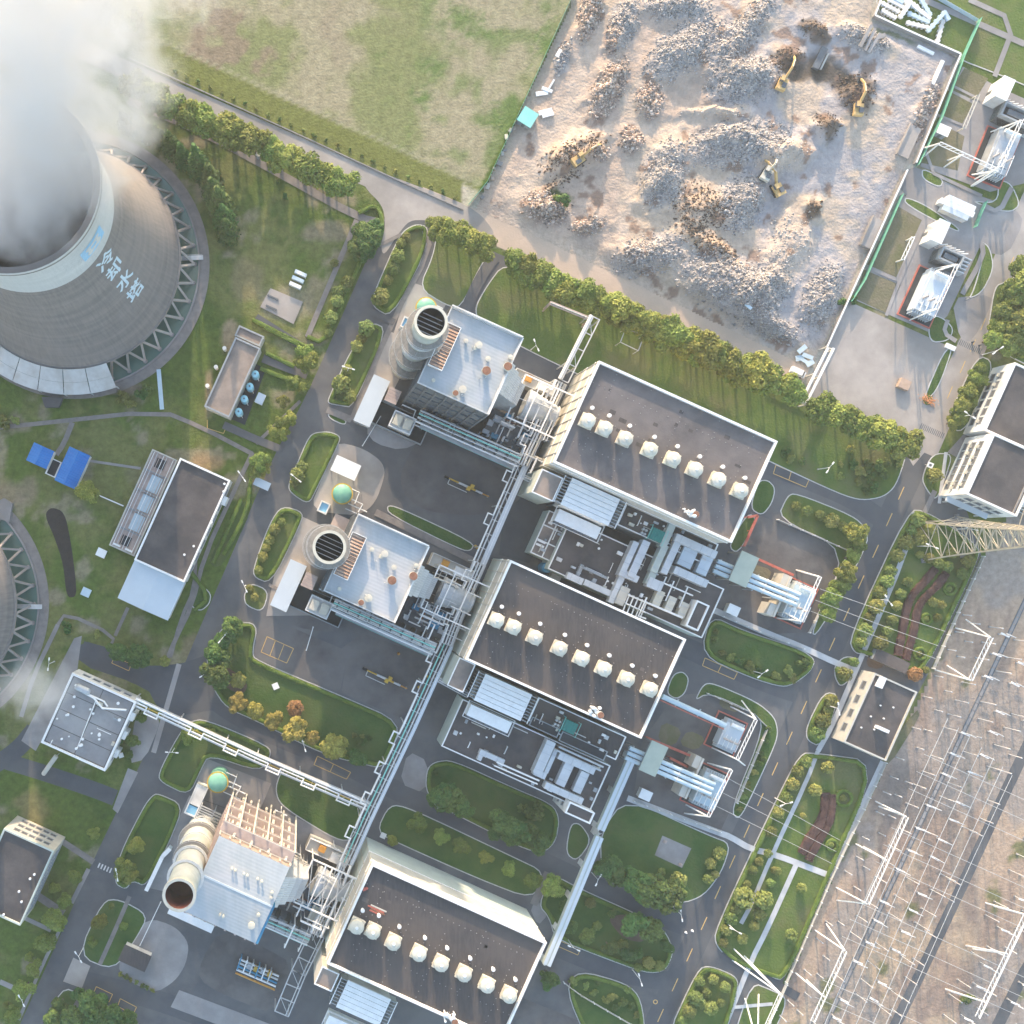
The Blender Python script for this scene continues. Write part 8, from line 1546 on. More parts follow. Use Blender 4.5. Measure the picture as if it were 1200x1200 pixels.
def plant(kind, x, y, dia, label, group, cat=None, z=0.0, var=None):
    """dia: crown width in photo pixels"""
    nat = {'broad': 7.4, 'dark': 6.8, 'yellow': 6.3, 'conifer': 4.4, 'round': 2.1, 'shrub': 2.8, 'brown': 4.2}[kind]
    v = prs.randrange(NV[kind]) if var is None else var; s = dia * GROW.get(kind, 1.0) * K / nat * prs.uniform(.94, 1.06)
    hz = HT[kind] * s; c = P(x, y, hz); c.z = z; key = (kind, v)
    if key not in PROTO:
        PROTO[key] = make_tree(kind, v); o = PROTO[key]; CH[o.name] = [ch for ch in COL.objects if ch.parent is o]; o.location = c; o.scale = (s, s, s * prs.uniform(.9, 1.1)); o.rotation_euler = (0, 0, prs.uniform(0, 6.28))
    else: o = copy_tree(PROTO[key], c, prs.uniform(0, 6.28), scale=(s, s, s * prs.uniform(.9, 1.12)))
    tag(o, label, cat or {'broad': 'tree', 'dark': 'tree', 'yellow': 'tree', 'conifer': 'tree', 'round': 'bush', 'shrub': 'shrub', 'brown': 'bush'}[kind], group); return o
def many(kind, pts, dia, label, group, jit=.15, **k):
    for q in pts: plant(kind, q[0], q[1], (q[2] if len(q) > 2 else dia) * prs.uniform(1 - jit, 1 + jit), label, group, **k)
def line_pts(pts, n, j=2.0):
    w_ = [Vector(p) for p in pts]; L_ = [0]
    for a, b in zip(w_, w_[1:]): L_.append(L_[-1] + (b - a).length)
    out = []
    for i in range(n):
        t = L_[-1] * (i + .5) / n
        for k in range(len(w_) - 1):
            if t <= L_[k + 1]: f = (t - L_[k]) / (L_[k + 1] - L_[k]); p = w_[k].lerp(w_[k + 1], f); out.append((p.x + prs.uniform(-j, j), p.y + prs.uniform(-j, j))); break
    return out
many('broad', [(12, 45, 34), (155, 98), (170, 106), (184, 116), (200, 124), (222, 132), (238, 140), (252, 146), (270, 152), (284, 160), (298, 164), (318, 172), (330, 182), (348, 186), (364, 196), (378, 203), (394, 210), (408, 215, 30)], 29, 'yellow green tree in the row along the pale road by the dry field', 'trees along the pale road')
many('broad', [(514, 266), (526, 270), (540, 275), (554, 282), (567, 288)], 28, 'tree in the short row above the first stack', 'trees above the first stack')
many('broad', [(602, 307), (618, 312), (634, 322), (650, 328), (666, 338), (684, 342), (700, 350), (714, 354), (730, 362), (742, 370), (757, 374), (770, 382), (784, 386), (798, 394), (812, 402), (827, 410), (842, 416), (857, 424), (872, 430), (888, 436), (904, 446), (918, 450), (932, 456)], 30, 'tree in the long row between the lawn and the demolition site', 'trees between lawn and demolition site')
many('broad', line_pts([(600, 318), (760, 388), (900, 452)], 16, 4), 26, 'tree in the second rank of the long row by the demolition site', 'second rank trees by the demolition site')
many('broad', [(965, 478), (976, 486), (992, 490), (1008, 498), (1022, 502), (1036, 510), (1050, 516), (1062, 520)], 29, 'tree in the row along the concrete apron', 'trees along the concrete apron')
many('conifer', [(146, 140, 22), (158, 146, 20), (172, 152, 22), (186, 160, 22), (200, 168, 24), (214, 182, 22), (232, 190, 26), (246, 205, 24), (250, 222, 26), (258, 236, 28), (262, 252, 30), (266, 268, 26)], 24, 'dark evergreen in the clump hugging the cooling tower ring path', 'evergreens by the cooling tower')
many('shrub', [(143, 466, 18), (152, 472, 16), (165, 462, 18), (4, 495, 18), (172, 456, 14), (18, 494, 14)], 14, 'dark shrub below the cooling tower path', 'shrubs below the cooling tower')
plant('broad', 102, 578, 24, 'round green tree beside the larger blue shed', None)
many('shrub', [(78, 734, 16), (113, 744, 14)], 14, 'small shrub beside the path by the second tower', 'shrubs by the second tower path'); many('dark', [(138, 762, 24), (163, 770, 30)], 26, 'bushy tree at the corner of the left parking bay', 'trees by the left parking bay'); plant('round', 193, 775, 12, 'low round bush at the tip of the worn lawn by the left road', None)
many('shrub', line_pts([(300, 165), (340, 240)], 4), 8, 'little round shrub along the paved walk', 'little shrubs on the paved walk')
many('dark', [(425, 270, 24), (432, 280, 22), (428, 292, 22), (415, 292, 18), (440, 268, 22)], 22, 'dark tree in the clump beside the concrete junction', 'dark trees by the concrete junction')
many('round', [(404, 338, 12), (395, 352, 14), (388, 372, 16), (392, 308, 10), (396, 342, 14), (385, 390, 8), (407, 330, 12)], 12, 'pale round bush on the grass strip left of the main road', 'round bushes left of the main road')
many('broad', [(358, 412, 18), (362, 424, 20), (352, 426, 14), (344, 448, 16), (355, 452, 14), (332, 470, 16), (340, 490, 15), (327, 495, 15), (320, 505, 15), (332, 508, 13), (305, 540, 18), (312, 548, 14), (300, 552, 12)], 16, 'bushy little tree in the islands left of the main road', 'little trees in the left islands')
many('round', [(466, 300, 14), (461, 315, 14), (455, 328, 13), (446, 348, 20), (470, 285, 12), (476, 278, 10), (440, 352, 12)], 14, 'round bush on the narrow lawn by the concrete junction', 'bushes by the concrete junction')
many('round', [(429, 385, 18), (418, 406, 12), (407, 433, 12), (400, 450, 18), (410, 465, 14), (424, 396, 12)], 14, 'round bush on the lawn beside the first stack', 'bushes beside the first stack')
many('round', [(354, 547, 11), (348, 556, 15), (345, 565, 10), (352, 560, 10)], 12, 'round bush on the lawn beside the white canopy', 'bushes beside the white canopy')
many('round', [(322, 620, 11), (316, 633, 10), (308, 652, 10), (303, 668, 11), (312, 642, 9), (330, 612, 9), (298, 700, 10), (292, 690, 9)], 10, 'small round bush on the strip left of the middle stack', 'bushes left of the middle stack')
many('dark', [(270, 738, 24), (262, 752, 24), (252, 765, 26), (250, 790, 26), (262, 770, 20), (256, 795, 20), (275, 732, 18)], 24, 'dark tree clumped at the round end of the big lawn', 'dark trees on the big lawn')
many('yellow', [(278, 824, 27), (300, 834, 22), (322, 845, 25), (344, 854, 26), (366, 866, 20), (391, 877, 30)], 25, 'yellow leafed tree in the row below the big lawn', 'yellow trees below the big lawn')
plant('dark', 418, 888, 22, 'dark green tree at the lower corner of the big lawn', None, z=.13); plant('brown', 346, 830, 21, 'round rust brown bush on the big lawn', None, z=.13); plant('round', 279, 797, 18, 'flat oval pale bush in the bare bed of the big lawn', None, z=.16)
many('shrub', line_pts([(414, 860), (430, 860), (432, 872), (418, 873)], 6, 3), 7, 'tiny plant in the round bed of the big lawn', 'tiny plants in the round bed')
many('broad', [(222, 862, 16), (245, 858, 12)], 14, 'small tree under the yellow striped pipe bridge', 'small trees under the pipe bridge'); many('broad', [(157, 992, 20), (145, 1018, 24), (150, 1026, 18)], 20, 'tree on the lawn beside the red mouthed stack', 'trees by the red mouthed stack')
many('broad', [(110, 977, 15), (64, 1042, 12), (87, 1028, 15), (75, 1056, 16), (63, 1082, 22), (52, 1105, 20), (40, 1135, 20), (28, 1160, 24), (14, 1190, 18), (116, 1080, 17), (145, 1086, 10), (108, 1105, 12), (34, 1122, 10), (8, 1178, 10), (130, 1062, 8)], 16, 'small tree on the lawns along the bottom of the left road', 'small trees along the left road')
many('dark', [(70, 1178, 24), (85, 1190, 22), (105, 1180, 28), (125, 1192, 28), (60, 1195, 22), (140, 1200, 24), (110, 1198, 26), (92, 1166, 16), (150, 1196, 18), (118, 1176, 20)], 24, 'dark tree in the grove below the left parking marks', 'grove below the left parking marks')
many('dark', [(138, 868, 12), (155, 870, 14), (150, 885, 10), (165, 842, 12)], 11, 'low dark bush beside the panelled station', 'bushes by the panelled station')
many('dark', [(515, 933, 28), (530, 938, 26), (544, 945, 24), (522, 925, 24), (590, 965, 28), (606, 972, 28), (622, 980, 28), (634, 988, 24), (600, 978, 24), (580, 975, 20)], 28, 'dark leafy tree in the clumps on the oval lawn', 'trees on the oval lawn'); plant('shrub', 509, 946 - 40, 10, 'dark little shrub at the tip of the oval lawn', None, z=.13); plant('shrub', 610, 946, 11, 'dark little shrub in the middle of the oval lawn', None, z=.13); plant('shrub', 625, 952, 26, 'wide sprawling shrub on the oval lawn', None, z=.13)
many('broad', [(490, 966, 20), (517, 981, 15), (541, 992, 22), (570, 1005, 16), (598, 1018, 18), (625, 1032, 18), (648, 1040, 20), (460, 985, 12)], 18, 'bright small tree on the lawn above the planked hall', 'small trees above the planked hall')
many('dark', [(712, 1018, 28), (725, 1026, 26), (738, 1032, 28), (750, 1040, 28), (765, 1046, 28), (780, 1050, 34), (790, 1046, 24), (720, 1015, 22), (756, 1048, 24), (770, 1036, 20)], 27, 'dense green tree in the row below the helipad lawn', 'trees below the helipad lawn')
many('round', [(795, 1032, 20), (843, 1000, 16), (830, 1030, 12), (833, 1012, 14), (838, 1025, 10), (775, 1022, 10)], 13, 'pale bush on the helipad lawn', 'bushes on the helipad lawn')
many('dark', [(742, 1082, 26), (762, 1088, 24), (690, 1098, 18), (715, 1110, 16), (670, 1088, 14), (782, 1110, 14), (736, 1120, 16), (662, 1062, 14), (717, 1070, 12), (750, 1118, 12)], 18, 'dark shrub tree on the long island by the road fork', 'shrub trees on the long island'); many('round', [(760, 1128, 15), (773, 1132, 12), (730, 1108, 12), (692, 1058, 12), (700, 1085, 9), (748, 1134, 9)], 12, 'pale round bush on the long island by the road fork', 'round bushes on the long island')
many('shrub', [(672, 1150), (688, 1155), (695, 1163), (710, 1172), (718, 1168), (730, 1175), (740, 1180), (745, 1190), (700, 1150), (722, 1180), (735, 1160)], 11, 'low shrub on the island at the foot of the fork', 'shrubs at the foot of the fork')
many('dark', [(643, 1143, 20), (640, 1155, 16), (648, 1150, 14)], 16, 'dark tree at the right side of the planked hall', 'trees beside the planked hall')
many('round', [(836, 1148, 14), (820, 1150, 12), (850, 1157, 14), (815, 1170, 16), (828, 1164, 10), (808, 1185, 14), (833, 1182, 16), (822, 1176, 12), (800, 1196, 12), (845, 1175, 10)], 13, 'round bush on the bushy island by the switchyard gate', 'bushes on the gate island')
many('round', [(882, 1020, 11), (876, 1036, 9), (872, 1052, 23), (895, 1054, 18), (890, 1072, 14), (857, 1077, 16), (851, 1090, 12), (848, 1105, 10), (870, 1100, 12), (884, 1085, 12), (862, 1066, 12), (900, 1000, 10), (908, 1020, 10), (890, 1010, 10), (903, 1035, 10)], 13, 'round bush in the garden strip beside the main road', 'bushes in the garden strip')
many('round', [(935, 904, 13), (929, 919, 13), (921, 936, 13), (912, 952, 12), (904, 975, 12), (955, 926, 15), (941, 956, 8), (911, 1021, 10), (970, 899, 14), (945, 893, 14)], 13, 'round bush along the hedge above the topiary strip', 'bushes above the topiary strip')
for x, y, lb in ((939, 1040, 'single clipped ball with a long shadow on the topiary lawn'), (927, 1095, 'larger clipped ball with a long shadow on the topiary lawn')): plant('round', x, y, 11 if y < 1050 else 12, lb, None, z=.13)
many('round', [(933, 593), (946, 599), (961, 604), (975, 610, 15), (988, 617, 12)], 12, 'small ball bush in the row above the gravel yard', 'ball bushes above the gravel yard')
many('broad', [(1004, 625, 22), (1007, 641, 20), (999, 654, 20), (992, 670, 20), (986, 686, 21), (976, 701, 20), (971, 718, 20)], 20, 'big ball shrub in the row between gravel yard and main road', 'ball shrubs beside the main road')
many('round', [(1062, 636, 16), (1052, 651, 18), (1044, 669, 12), (1040, 681, 15), (1031, 695, 13), (1027, 710, 16), (1019, 724, 12), (1015, 739, 18), (1009, 752, 14), (1068, 622, 12), (1076, 610, 14)], 14, 'yellow green ball bush between hedge and garden walk', 'ball bushes by the garden walk')
many('round', [(1051, 710, 14), (1045, 727, 12), (1040, 740, 12), (1032, 754, 18), (1089, 654, 12), (1100, 660, 12), (1111, 664, 10), (1078, 650, 10), (1064, 682, 11), (1056, 696, 11), (1094, 706, 10), (1104, 709, 8), (1099, 724, 8), (1085, 785, 9), (1115, 648, 14), (1135, 658, 14), (1128, 672, 14), (1080, 632, 16), (1075, 625, 14), (1090, 620, 14)], 12, 'ball bush on the flower garden lawn', 'ball bushes in the flower garden')
many('round', [(1001, 776, 11), (990, 790, 17), (982, 785, 8)], 12, 'ball bush on the little oval island', 'bushes on the little oval'); many('round', [(975, 822, 15), (965, 844, 15), (959, 860, 16), (970, 832, 11)], 15, 'ball bush on the narrow island by the control house', 'bushes by the control house')
many('broad', [(1150, 434, 16), (1143, 442, 16), (1152, 444, 18), (1135, 460, 20), (1128, 474, 16), (1125, 487, 16), (1118, 495, 14), (1140, 468, 14)], 16, 'shrub tree in the bed before the upper office block', 'shrub trees by the upper office'); many('broad', [(1180, 365, 24), (1174, 382, 24), (1165, 397, 24), (1195, 350, 26), (1200, 330, 26), (1195, 375, 24), (1188, 395, 22), (1200, 410, 22), (1182, 405, 20), (1198, 312, 22), (1185, 345, 20)], 24, 'round tree in the copse right of the pale road', 'trees right of the pale road'); plant('round', 1095, 557, 16, 'pale bush on the corner lawn beside the white sign', None, z=.13)
many('shrub', [(846, 764, 11), (857, 770, 14), (868, 775, 14), (880, 780, 15), (838, 750, 10), (840, 740, 8), (925, 785, 18), (940, 778, 18), (930, 795, 14), (910, 792, 14), (890, 785, 12)], 13, 'low shrub along the lawn beside the parking bays', 'shrubs beside the parking bays')
many('shrub', [(897, 868), (892, 882), (888, 895), (884, 905), (876, 920), (872, 935), (866, 948), (900, 855), (893, 890)], 10, 'low shrub in the verge of the curved yard', 'shrubs of the curved yard')
many('shrub', [(1018, 545, 16), (1030, 545, 18), (1008, 550, 16), (1020, 560, 18), (1035, 555, 14), (1000, 545, 14), (985, 558, 10), (1025, 572, 14), (985, 545, 8), (1005, 565, 12), (1040, 540, 14), (1015, 575, 12), (920, 530, 14), (928, 538, 12), (940, 540, 12), (1052, 545, 12), (1048, 530, 12)], 14, 'dark shrub in the corner planting of the long lawn', 'shrubs in the corner of the long lawn'); plant('shrub', 996, 526, 10, 'single dark shrub alone on the long lawn', None, z=.13)
many('shrub', [(656, 236, 16), (662, 240, 12), (650, 234, 10)], 12, 'green weed bush on the demolition mound', 'weeds on the demolition mound', z=2.2); many('shrub', [(1000, 352, 14), (986, 354, 10)], 12, 'yellow shrub at the white wall by the apron', 'shrubs at the white wall')
many('shrub', line_pts([(198, 80), (330, 141), (540, 234)], 25, 0.6), 6, 'tiny sapling in the line along the verge of the dry field', 'saplings on the verge'); many('shrub', [(150, 30, 26), (135, 22, 30), (160, 15, 24), (128, 10, 26)], 26, 'green bush fading into the steam at the field edge', 'bushes at the field edge')
many('shrub', [(1135, 1170, 16), (1128, 1172, 10)], 12, 'green weed clump in the switchyard gravel', 'weeds in the switchyard'); many('shrub', line_pts([(138, 1140), (182, 1163)], 7, .6), 7, 'small square shrub in the row below the switch hut', 'shrubs below the switch hut', z=.06)
# red leaved hedges and clipped rings in the garden
for i, (pts, wd) in enumerate((([(1095, 666), (1084, 680), (1072, 692), (1062, 708), (1058, 730), (1051, 768)], 2.1), ([(1108, 671), (1096, 688), (1080, 702), (1073, 716), (1070, 740), (1060, 773)], 2.1), ([(966, 928), (966, 945), (962, 962), (950, 978), (938, 1000)], 2.4), ([(974, 930), (974, 950), (968, 970), (956, 988), (946, 1008)], 2.2))):
    hedge(chaikin_open(px2(pts), 2), wd, .8, ('dark red hedge on the left of the double band in the flower garden', 'dark red hedge on the right of the double band in the flower garden', 'dark red hedge on the left of the pair beside the switchyard', 'dark red hedge on the right of the pair beside the switchyard')[i], 'leaf_red', z=.13)
for x, y, r_, lb in ((1112, 690, 6.5, 'clipped ring hedge nearest the lattice pylon'), (1085, 725, 5.5, 'clipped ring hedge halfway down the flower garden'), (1077, 766, 6.5, 'clipped ring hedge at the foot of the flower garden'), (988, 935, 9.0, 'clipped ring hedge with balls beside the dark red pair'), (974, 990, 6, 'clipped ring hedge at the lower end of the dark red pair')):
    c = P(x, y); hedge([(c.x + r_ * K * math.cos(a), c.y + r_ * K * math.sin(a)) for a in [i * math.pi / 9 for i in range(19)]], .8, .8, lb, z=.13)
    plant('round', x, y, 6 if r_ < 8 else 7, lb.replace('clipped ring hedge', 'ball bush inside the ring'), None, z=.13)
plant('brown', 1072, 790, 19, 'dark red round bush above the control house roof', None, z=.1)
for i, (pts, lb) in enumerate((([(296, 375), (360, 407)], 'clipped hedge above the drive to the blue tanks'), ([(310, 384), (350, 404)], 'clipped hedge below the drive to the blue tanks'), ([(312, 414), (345, 430)], 'clipped hedge above the second drive by the blue tanks'), ([(305, 432), (335, 444)], 'clipped hedge below the second drive by the blue tanks'), ([(420, 250), (440, 240), (447, 255), (448, 275), (435, 300)], 'clipped hedge rounding the corner of the concrete junction'), ([(360, 395), (378, 402), (393, 375), (415, 325), (435, 275)], 'long clipped hedge left of the main road'), ([(294, 560), (290, 600), (262, 650)], 'clipped hedge beside the pump house lawn'), ([(283, 585), (250, 660)], 'clipped hedge on the road side of the pump house lawn'), ([(220, 665), (246, 700), (228, 715)], 'clipped hedge on the round lawn by the pale shed'), ([(1110, 585), (1130, 540)], 'clipped hedge under the white office windows'))): hedge(chaikin_open(px2(pts), 1), 1.1, .9, lb, z=.0)
lawn([(285, 585), (292, 592), (290, 610), (262, 662), (250, 665), (244, 655)], 'lawn_dark', 1, kerb=False, top=.12); lawn([(232, 682), (248, 695), (246, 708), (235, 717), (222, 710)], 'lawn_dark', 2, kerb=True)
HAZE = 0.00013
mat('pallet_tan', (0.50, 0.36, 0.27), (0.42, 0.30, 0.22), 0.6, 0.9); mat('blossom_orange', (0.62, 0.25, 0.10), (0.70, 0.35, 0.18), 1.0, 0.9)
# ================================================================ excavators
def excavator(x, y, ang, label, reach=9.0, m='dig_yellow'):
    """ang: direction of the boom in picture degrees, 90 = up"""
    c = P(x, y); zg = float(site_z(np.array([c.x]), np.array([c.y]))[0]) + .05; c.z = zg; t = thing('excavator', label, 'excavator', c); a = R(ang); d = Vector((math.cos(a), math.sin(a), 0)); s = Vector((-d.y, d.x, 0)); U = Vector((0, 0, 1))
    for q in (-1, 1):
        mb = MB(); p = c + s * q * 1.1; prof = [(-2.0, .45), (-1.75, .85), (1.75, .85), (2.0, .45), (1.75, .08), (-1.75, .08)]; vs = []
        for w_ in (-.3, .3): vs += [p + d * u + s * w_ + U * z for u, z in prof]
        mb.add(vs, [tuple(range(6)), tuple(range(11, 5, -1))] + [(i, (i + 1) % 6, 6 + (i + 1) % 6, 6 + i) for i in range(6)]); tr = mb.build('track', 'black', t)
        for i in range(5): mb = MB(); e = p + d * (-1.4 + i * .7) + U * .45; mb.tube([e - s * .33, e + s * .33], .26, 8); mb.build('roller', 'steel_dark', tr)
    mb = MB(); mb.cyl(c, zg + .85, zg + 1.1, .9, n=16); mb.build('slew_ring', 'steel_dark', t)
    mb = MB(); mb.box(c - d * .5, 3.4, 2.6, zg + 1.1, zg + 2.0, a); mb.build('house', m, t); mb = MB(); mb.box(c - d * 1.9, .9, 2.7, zg + 1.05, zg + 2.3, a); mb.build('counterweight', m, t); mb = MB(); mb.box(c - d * .9 - s * .5, 1.5, 1.2, zg + 2.0, zg + 2.5, a); mb.build('engine_cover', 'steel_dark', t)
    mb = MB(); mb.box(c + d * .55 + s * .75, 1.4, 1.0, zg + 1.95, zg + 3.1, a); cb = mb.build('cab', 'glass', t); mb = MB(); mb.box(c + d * .55 + s * .75, 1.5, 1.1, zg + 3.1, zg + 3.22, a); mb.build('cab_roof', m, cb)
    b0 = c + d * .9 + U * 1.7; b1 = c + d * reach * .38 + U * 4.6; b2 = c + d * reach * .68 + U * 3.6; b3 = c + d * reach * .95 + U * 1.2
    mb = MB(); mb.beam(b0, b1, .55, .75); mb.beam(b1, b2, .5, .6); mb.build('boom', m, t); mb = MB(); mb.beam(b2 + U * .2, b3, .4, .5); mb.build('stick', m, t); mb = MB(); mb.tube([c + d * 1.4 + U * 1.5, b0.lerp(b1, .6) + U * .2], .1, 6); mb.tube([b1 + U * .4, b2 + U * .5], .1, 6); mb.build('hydraulic_ram', 'galv', t)
    mb = MB(); vs = []
    for w_ in (-.55, .55): vs += [b3 + s * w_ + d * u + U * z for u, z in ((.25, .15), (.45, -.5), (.05, -1.05), (-.7, -.9), (-.45, -.35))]
    mb.add(vs, [tuple(range(5)), tuple(range(9, 4, -1))] + [(i, i + 1, 6 + i, 5 + i) for i in range(3)]); mb.build('bucket', 'steel_dark', t); return t
excavator(675, 192, 35, 'pale orange excavator on the tan mound with the brush', 8); excavator(911, 103, 66, 'orange excavator digging at the left of the brown pit', 9); excavator(999, 132, 84, 'orange excavator digging at the right of the brown pit', 9); excavator(907, 224, 118, 'orange excavator with long boom on the grey rubble ridge', 11); excavator(893, 208, 60, 'pale excavator parked on top of the grey rubble ridge', 5, 'vent_cream')
# ================================================================ vehicles
def van(x, y, ang, label):
    c = P(x, y); c.z = .06; a = R(ang); d = Vector((math.cos(a), math.sin(a), 0)); s = Vector((-d.y, d.x, 0)); U = Vector((0, 0, 1)); t = thing('van', label, 'van', c); prof = [(-2.3, .4), (-2.35, 1.2), (-2.25, 2.05), (1.1, 2.1), (1.75, 1.35), (2.3, 1.1), (2.4, .5)]; vs = []
    for w_ in (-.9, .9): vs += [c + d * u + s * w_ * (1 if z < 1.5 else .9) + U * z for u, z in prof]
    n = len(prof); mb = MB(); mb.add(vs, [tuple(range(n)), tuple(range(2 * n - 1, n - 1, -1))] + [(i, (i + 1) % n, n + (i + 1) % n, n + i) for i in range(n)]); mb.build('body', 'white_paint', t)
    mb = MB(); mb.add([c + d * 1.16 + s * -.78 + U * 2.05, c + d * 1.16 + s * .78 + U * 2.05, c + d * 1.73 + s * .82 + U * 1.42, c + d * 1.73 + s * -.82 + U * 1.42], [(0, 1, 2, 3)]); o = mb.build('windscreen', 'glass', t); o.location = (.03 * d.x, .03 * d.y, .03)
    for u in (-1.5, 1.5):
        for w_ in (-.85, .85): p = c + d * u + s * w_ + U * .33; mb = MB(); mb.tube([p - s * .11, p + s * .11], .33, 12); mb.build('wheel', 'black', t)
    for w_ in (-.6, .6): mb = MB(); p = c + d * 2.36 + s * w_ + U * .75; mb.box(p, .08, .3, p.z - .1, p.z + .1, a); mb.build('headlight', 'porcelain', t)
van(933, 437, -25, 'white van parked by the blue scrap at the end of the haul road')
# ================================================================ street lamps
LP0 = None
def lamp(x, y, ang, label, h_=7.0):
    global LP0
    c = P(x, y)
    if LP0 is None:
        t = thing('street_lamp', label, 'street lamp', c, 'street lamps along the roads'); mb = MB(); mb.tube([(c.x, c.y, 0), (c.x, c.y, h_)], [.13, .08], 8); mb.build('pole', 'white_paint', t); mb = MB(); mb.cyl(c, 0, .3, .28, n=10); mb.build('base', 'concrete', t)
        for q in (-1, 1): mb = MB(); mb.tube([(c.x, c.y, h_ - .3), (c.x + q * .8, c.y, h_ + .15), (c.x + q * 1.2, c.y, h_ + .2)], .06, 6); mb.build('arm', 'white_paint', t); mb = MB(); mb.box((c.x + q * 1.5, c.y), .85, .35, h_ + .1, h_ + .3, 0); mb.build('lamp_head', 'white_paint', t)
        LP0 = t; CH[t.name] = [o for o in COL.objects if o.parent is t]
    else: t = copy_tree(LP0, c); tag(t, label, 'street lamp', 'street lamps along the roads')
    t.rotation_euler = (0, 0, R(ang)); return t
for x, y, lb in [(407, 436, 'white street lamp by the first stack lawn hedge'), (347, 562, 'white street lamp on the lawn beside the canopy'), (288, 686, 'white street lamp at the lawn strip by the middle stack'), (205, 876, 'white street lamp beside the striped pipe bridge'), (142, 1016, 'white street lamp on the lawn by the red mouthed stack'), (98, 1110, 'white street lamp at the round pad lawn'), (33, 1160, 'white street lamp by the bottom grove'), (330, 945, 'white street lamp at the left of the round bridge lawn'), (391, 985, 'white street lamp at the foot of the round bridge lawn'), (958, 550, 'white street lamp on the long lawn by the parking bays'), (881, 786, 'white street lamp on the lawn beside the lower parking bays'), (788, 1062, 'white street lamp at the corner of the helipad lawn'), (741, 1136, 'white street lamp on the long island by the fork'), (693, 1022, 'white street lamp by the cable bridge crossing'), (665, 1100, 'white street lamp at the tip of the long island'), (850, 1080, 'white street lamp in the garden strip shrubs'), (1025, 702, 'white street lamp in the ball bushes of the garden walk'), (968, 826, 'white street lamp on the narrow control house island'), (505, 934, 'white street lamp on the oval lawn trees'), (1150, 416, 'white street lamp before the upper office shrubs'), (1118, 490, 'white street lamp at the office bed by the drain'), (1190, 332, 'white street lamp in the copse by the pale road'), (1120, 620, 'white street lamp under the lattice pylon'), (622, 410, 'white street lamp by the drive under the truss'), (263, 745, 'white street lamp at the round end of the big lawn'), (243, 786, 'white street lamp in the dark trees of the big lawn'), (356, 868, 'white street lamp in the yellow tree row'), (64, 775, 'white street lamp beside the panelled station pad'), (285, 560, 'dark street lamp beside the pump house corner'), (908, 935, 'white street lamp in the garden strip hedge'), (1075, 640, 'white street lamp among the garden shrubs')]: lamp(x, y, prs.uniform(0, 180), lb)
# ================================================================ odds and ends
def flat_cover(x, y, w2, d2, h_, m, name, label, cat, ang=None):
    c = P(x, y); mb = MB(); mb.box(c, w2, d2, 0, h_, ang); o = mb.build(name, m, loc=c); return tag(o, label, cat)
flat_cover(119, 648, 2.8, 2.4, .5, 'white_paint', 'manhole_cover', 'pale square cover on the grass beside the filter cells', 'cover'); flat_cover(101, 694, 2.6, 2.4, .5, 'beam_blue', 'manhole_cover', 'pale square cover on the grass beside the black bed', 'cover'); flat_cover(323, 804, 1.8, 1.8, .4, 'white_paint', 'manhole_cover', 'white round topped cover on the big lawn', 'cover', 0.4)
flat_cover(449, 979, 1.6, 1.6, .4, 'white_paint', 'manhole_cover', 'white cover on the lawn above the planked hall', 'cover'); flat_cover(142, 885, 1.4, 1.4, .4, 'white_paint', 'manhole_cover', 'white cover beside the panelled station wall', 'cover', .3)
c = P(330, 360); t = thing('test_slab', 'pale concrete slab with marks on the worn grass', 'slab', c); mb = MB(); mb.prism(px2([(317, 338), (355, 354), (344, 380), (305, 360)]), 0, .35); mb.build('slab', 'concrete_pale', t)
for x, y in ((320, 349), (318, 361)): p = P(x, y); mb = MB(); mb.box(p, 3.4, .5, .35, .7); mb.build('bracket', 'steel_dark', t)
c = P(349, 329); t = thing('equipment_rack', 'white and grey equipment rack above the concrete slab', 'rack', c)
for i in range(3): mb = MB(); mb.box(at(c, 0, 2 - i * 1.9), 3.6, 1.0, 0, 1.6); mb.build('cabinet', ('white_paint', 'beam_blue', 'white_paint')[i], t)
c = P(1057, 451); t = thing('pallet_stack', 'tan pallet stack alone on the concrete apron', 'pallets', Vector((c.x, c.y, .05))); mb = MB(); mb.box(c, 3.2, 2.8, .05, 1.5, R(-25)); mb.build('load', 'pallet_tan', t)
for i in range(3): mb = MB(); mb.box(at(c, 0, -1 + i), 3.3, .3, .05, .2, R(-25)); mb.build('skid', 'bark', t)
rr = random.Random(8); c = P(1087, 469); t = thing('flower_bed', 'orange flower patch at the tip of the verge', 'flowers', c); mb = MB()
for i in range(160): p = at(c, rr.gauss(0, 1.2), rr.gauss(0, .6), .25 + rr.random() * .35); mb.box(p, .2, .2, p.z, p.z + .12, rr.random())
mb.build('blossom', 'blossom_orange', t); mb = MB(); mb.cyl(c, 0, .3, 1.4, n=10); mb.build('foliage', 'hedge', t)
c = P(1091, 545, 2); t = thing('info_sign', 'white square notice board on the corner lawn', 'sign', (c.x, c.y, 0)); mb = MB(); mb.box(c, 1.7, 1.6, 1.6, 1.75); mb.build('board', 'white_paint', t); mb = MB(); mb.box(c, .8, .7, 1.75, 1.77); mb.build('printed_panel', 'steel_dark', t)
for s in (-.6, .6): mb = MB(); mb.box(at(c, s, 0), .12, .12, 0, 1.6); mb.build('post', 'galv', t)
flat_cover(1113, 407, 3.0, 1.4, .5, 'white_paint', 'barrier_block', 'white barrier block at the drain grating', 'barrier')
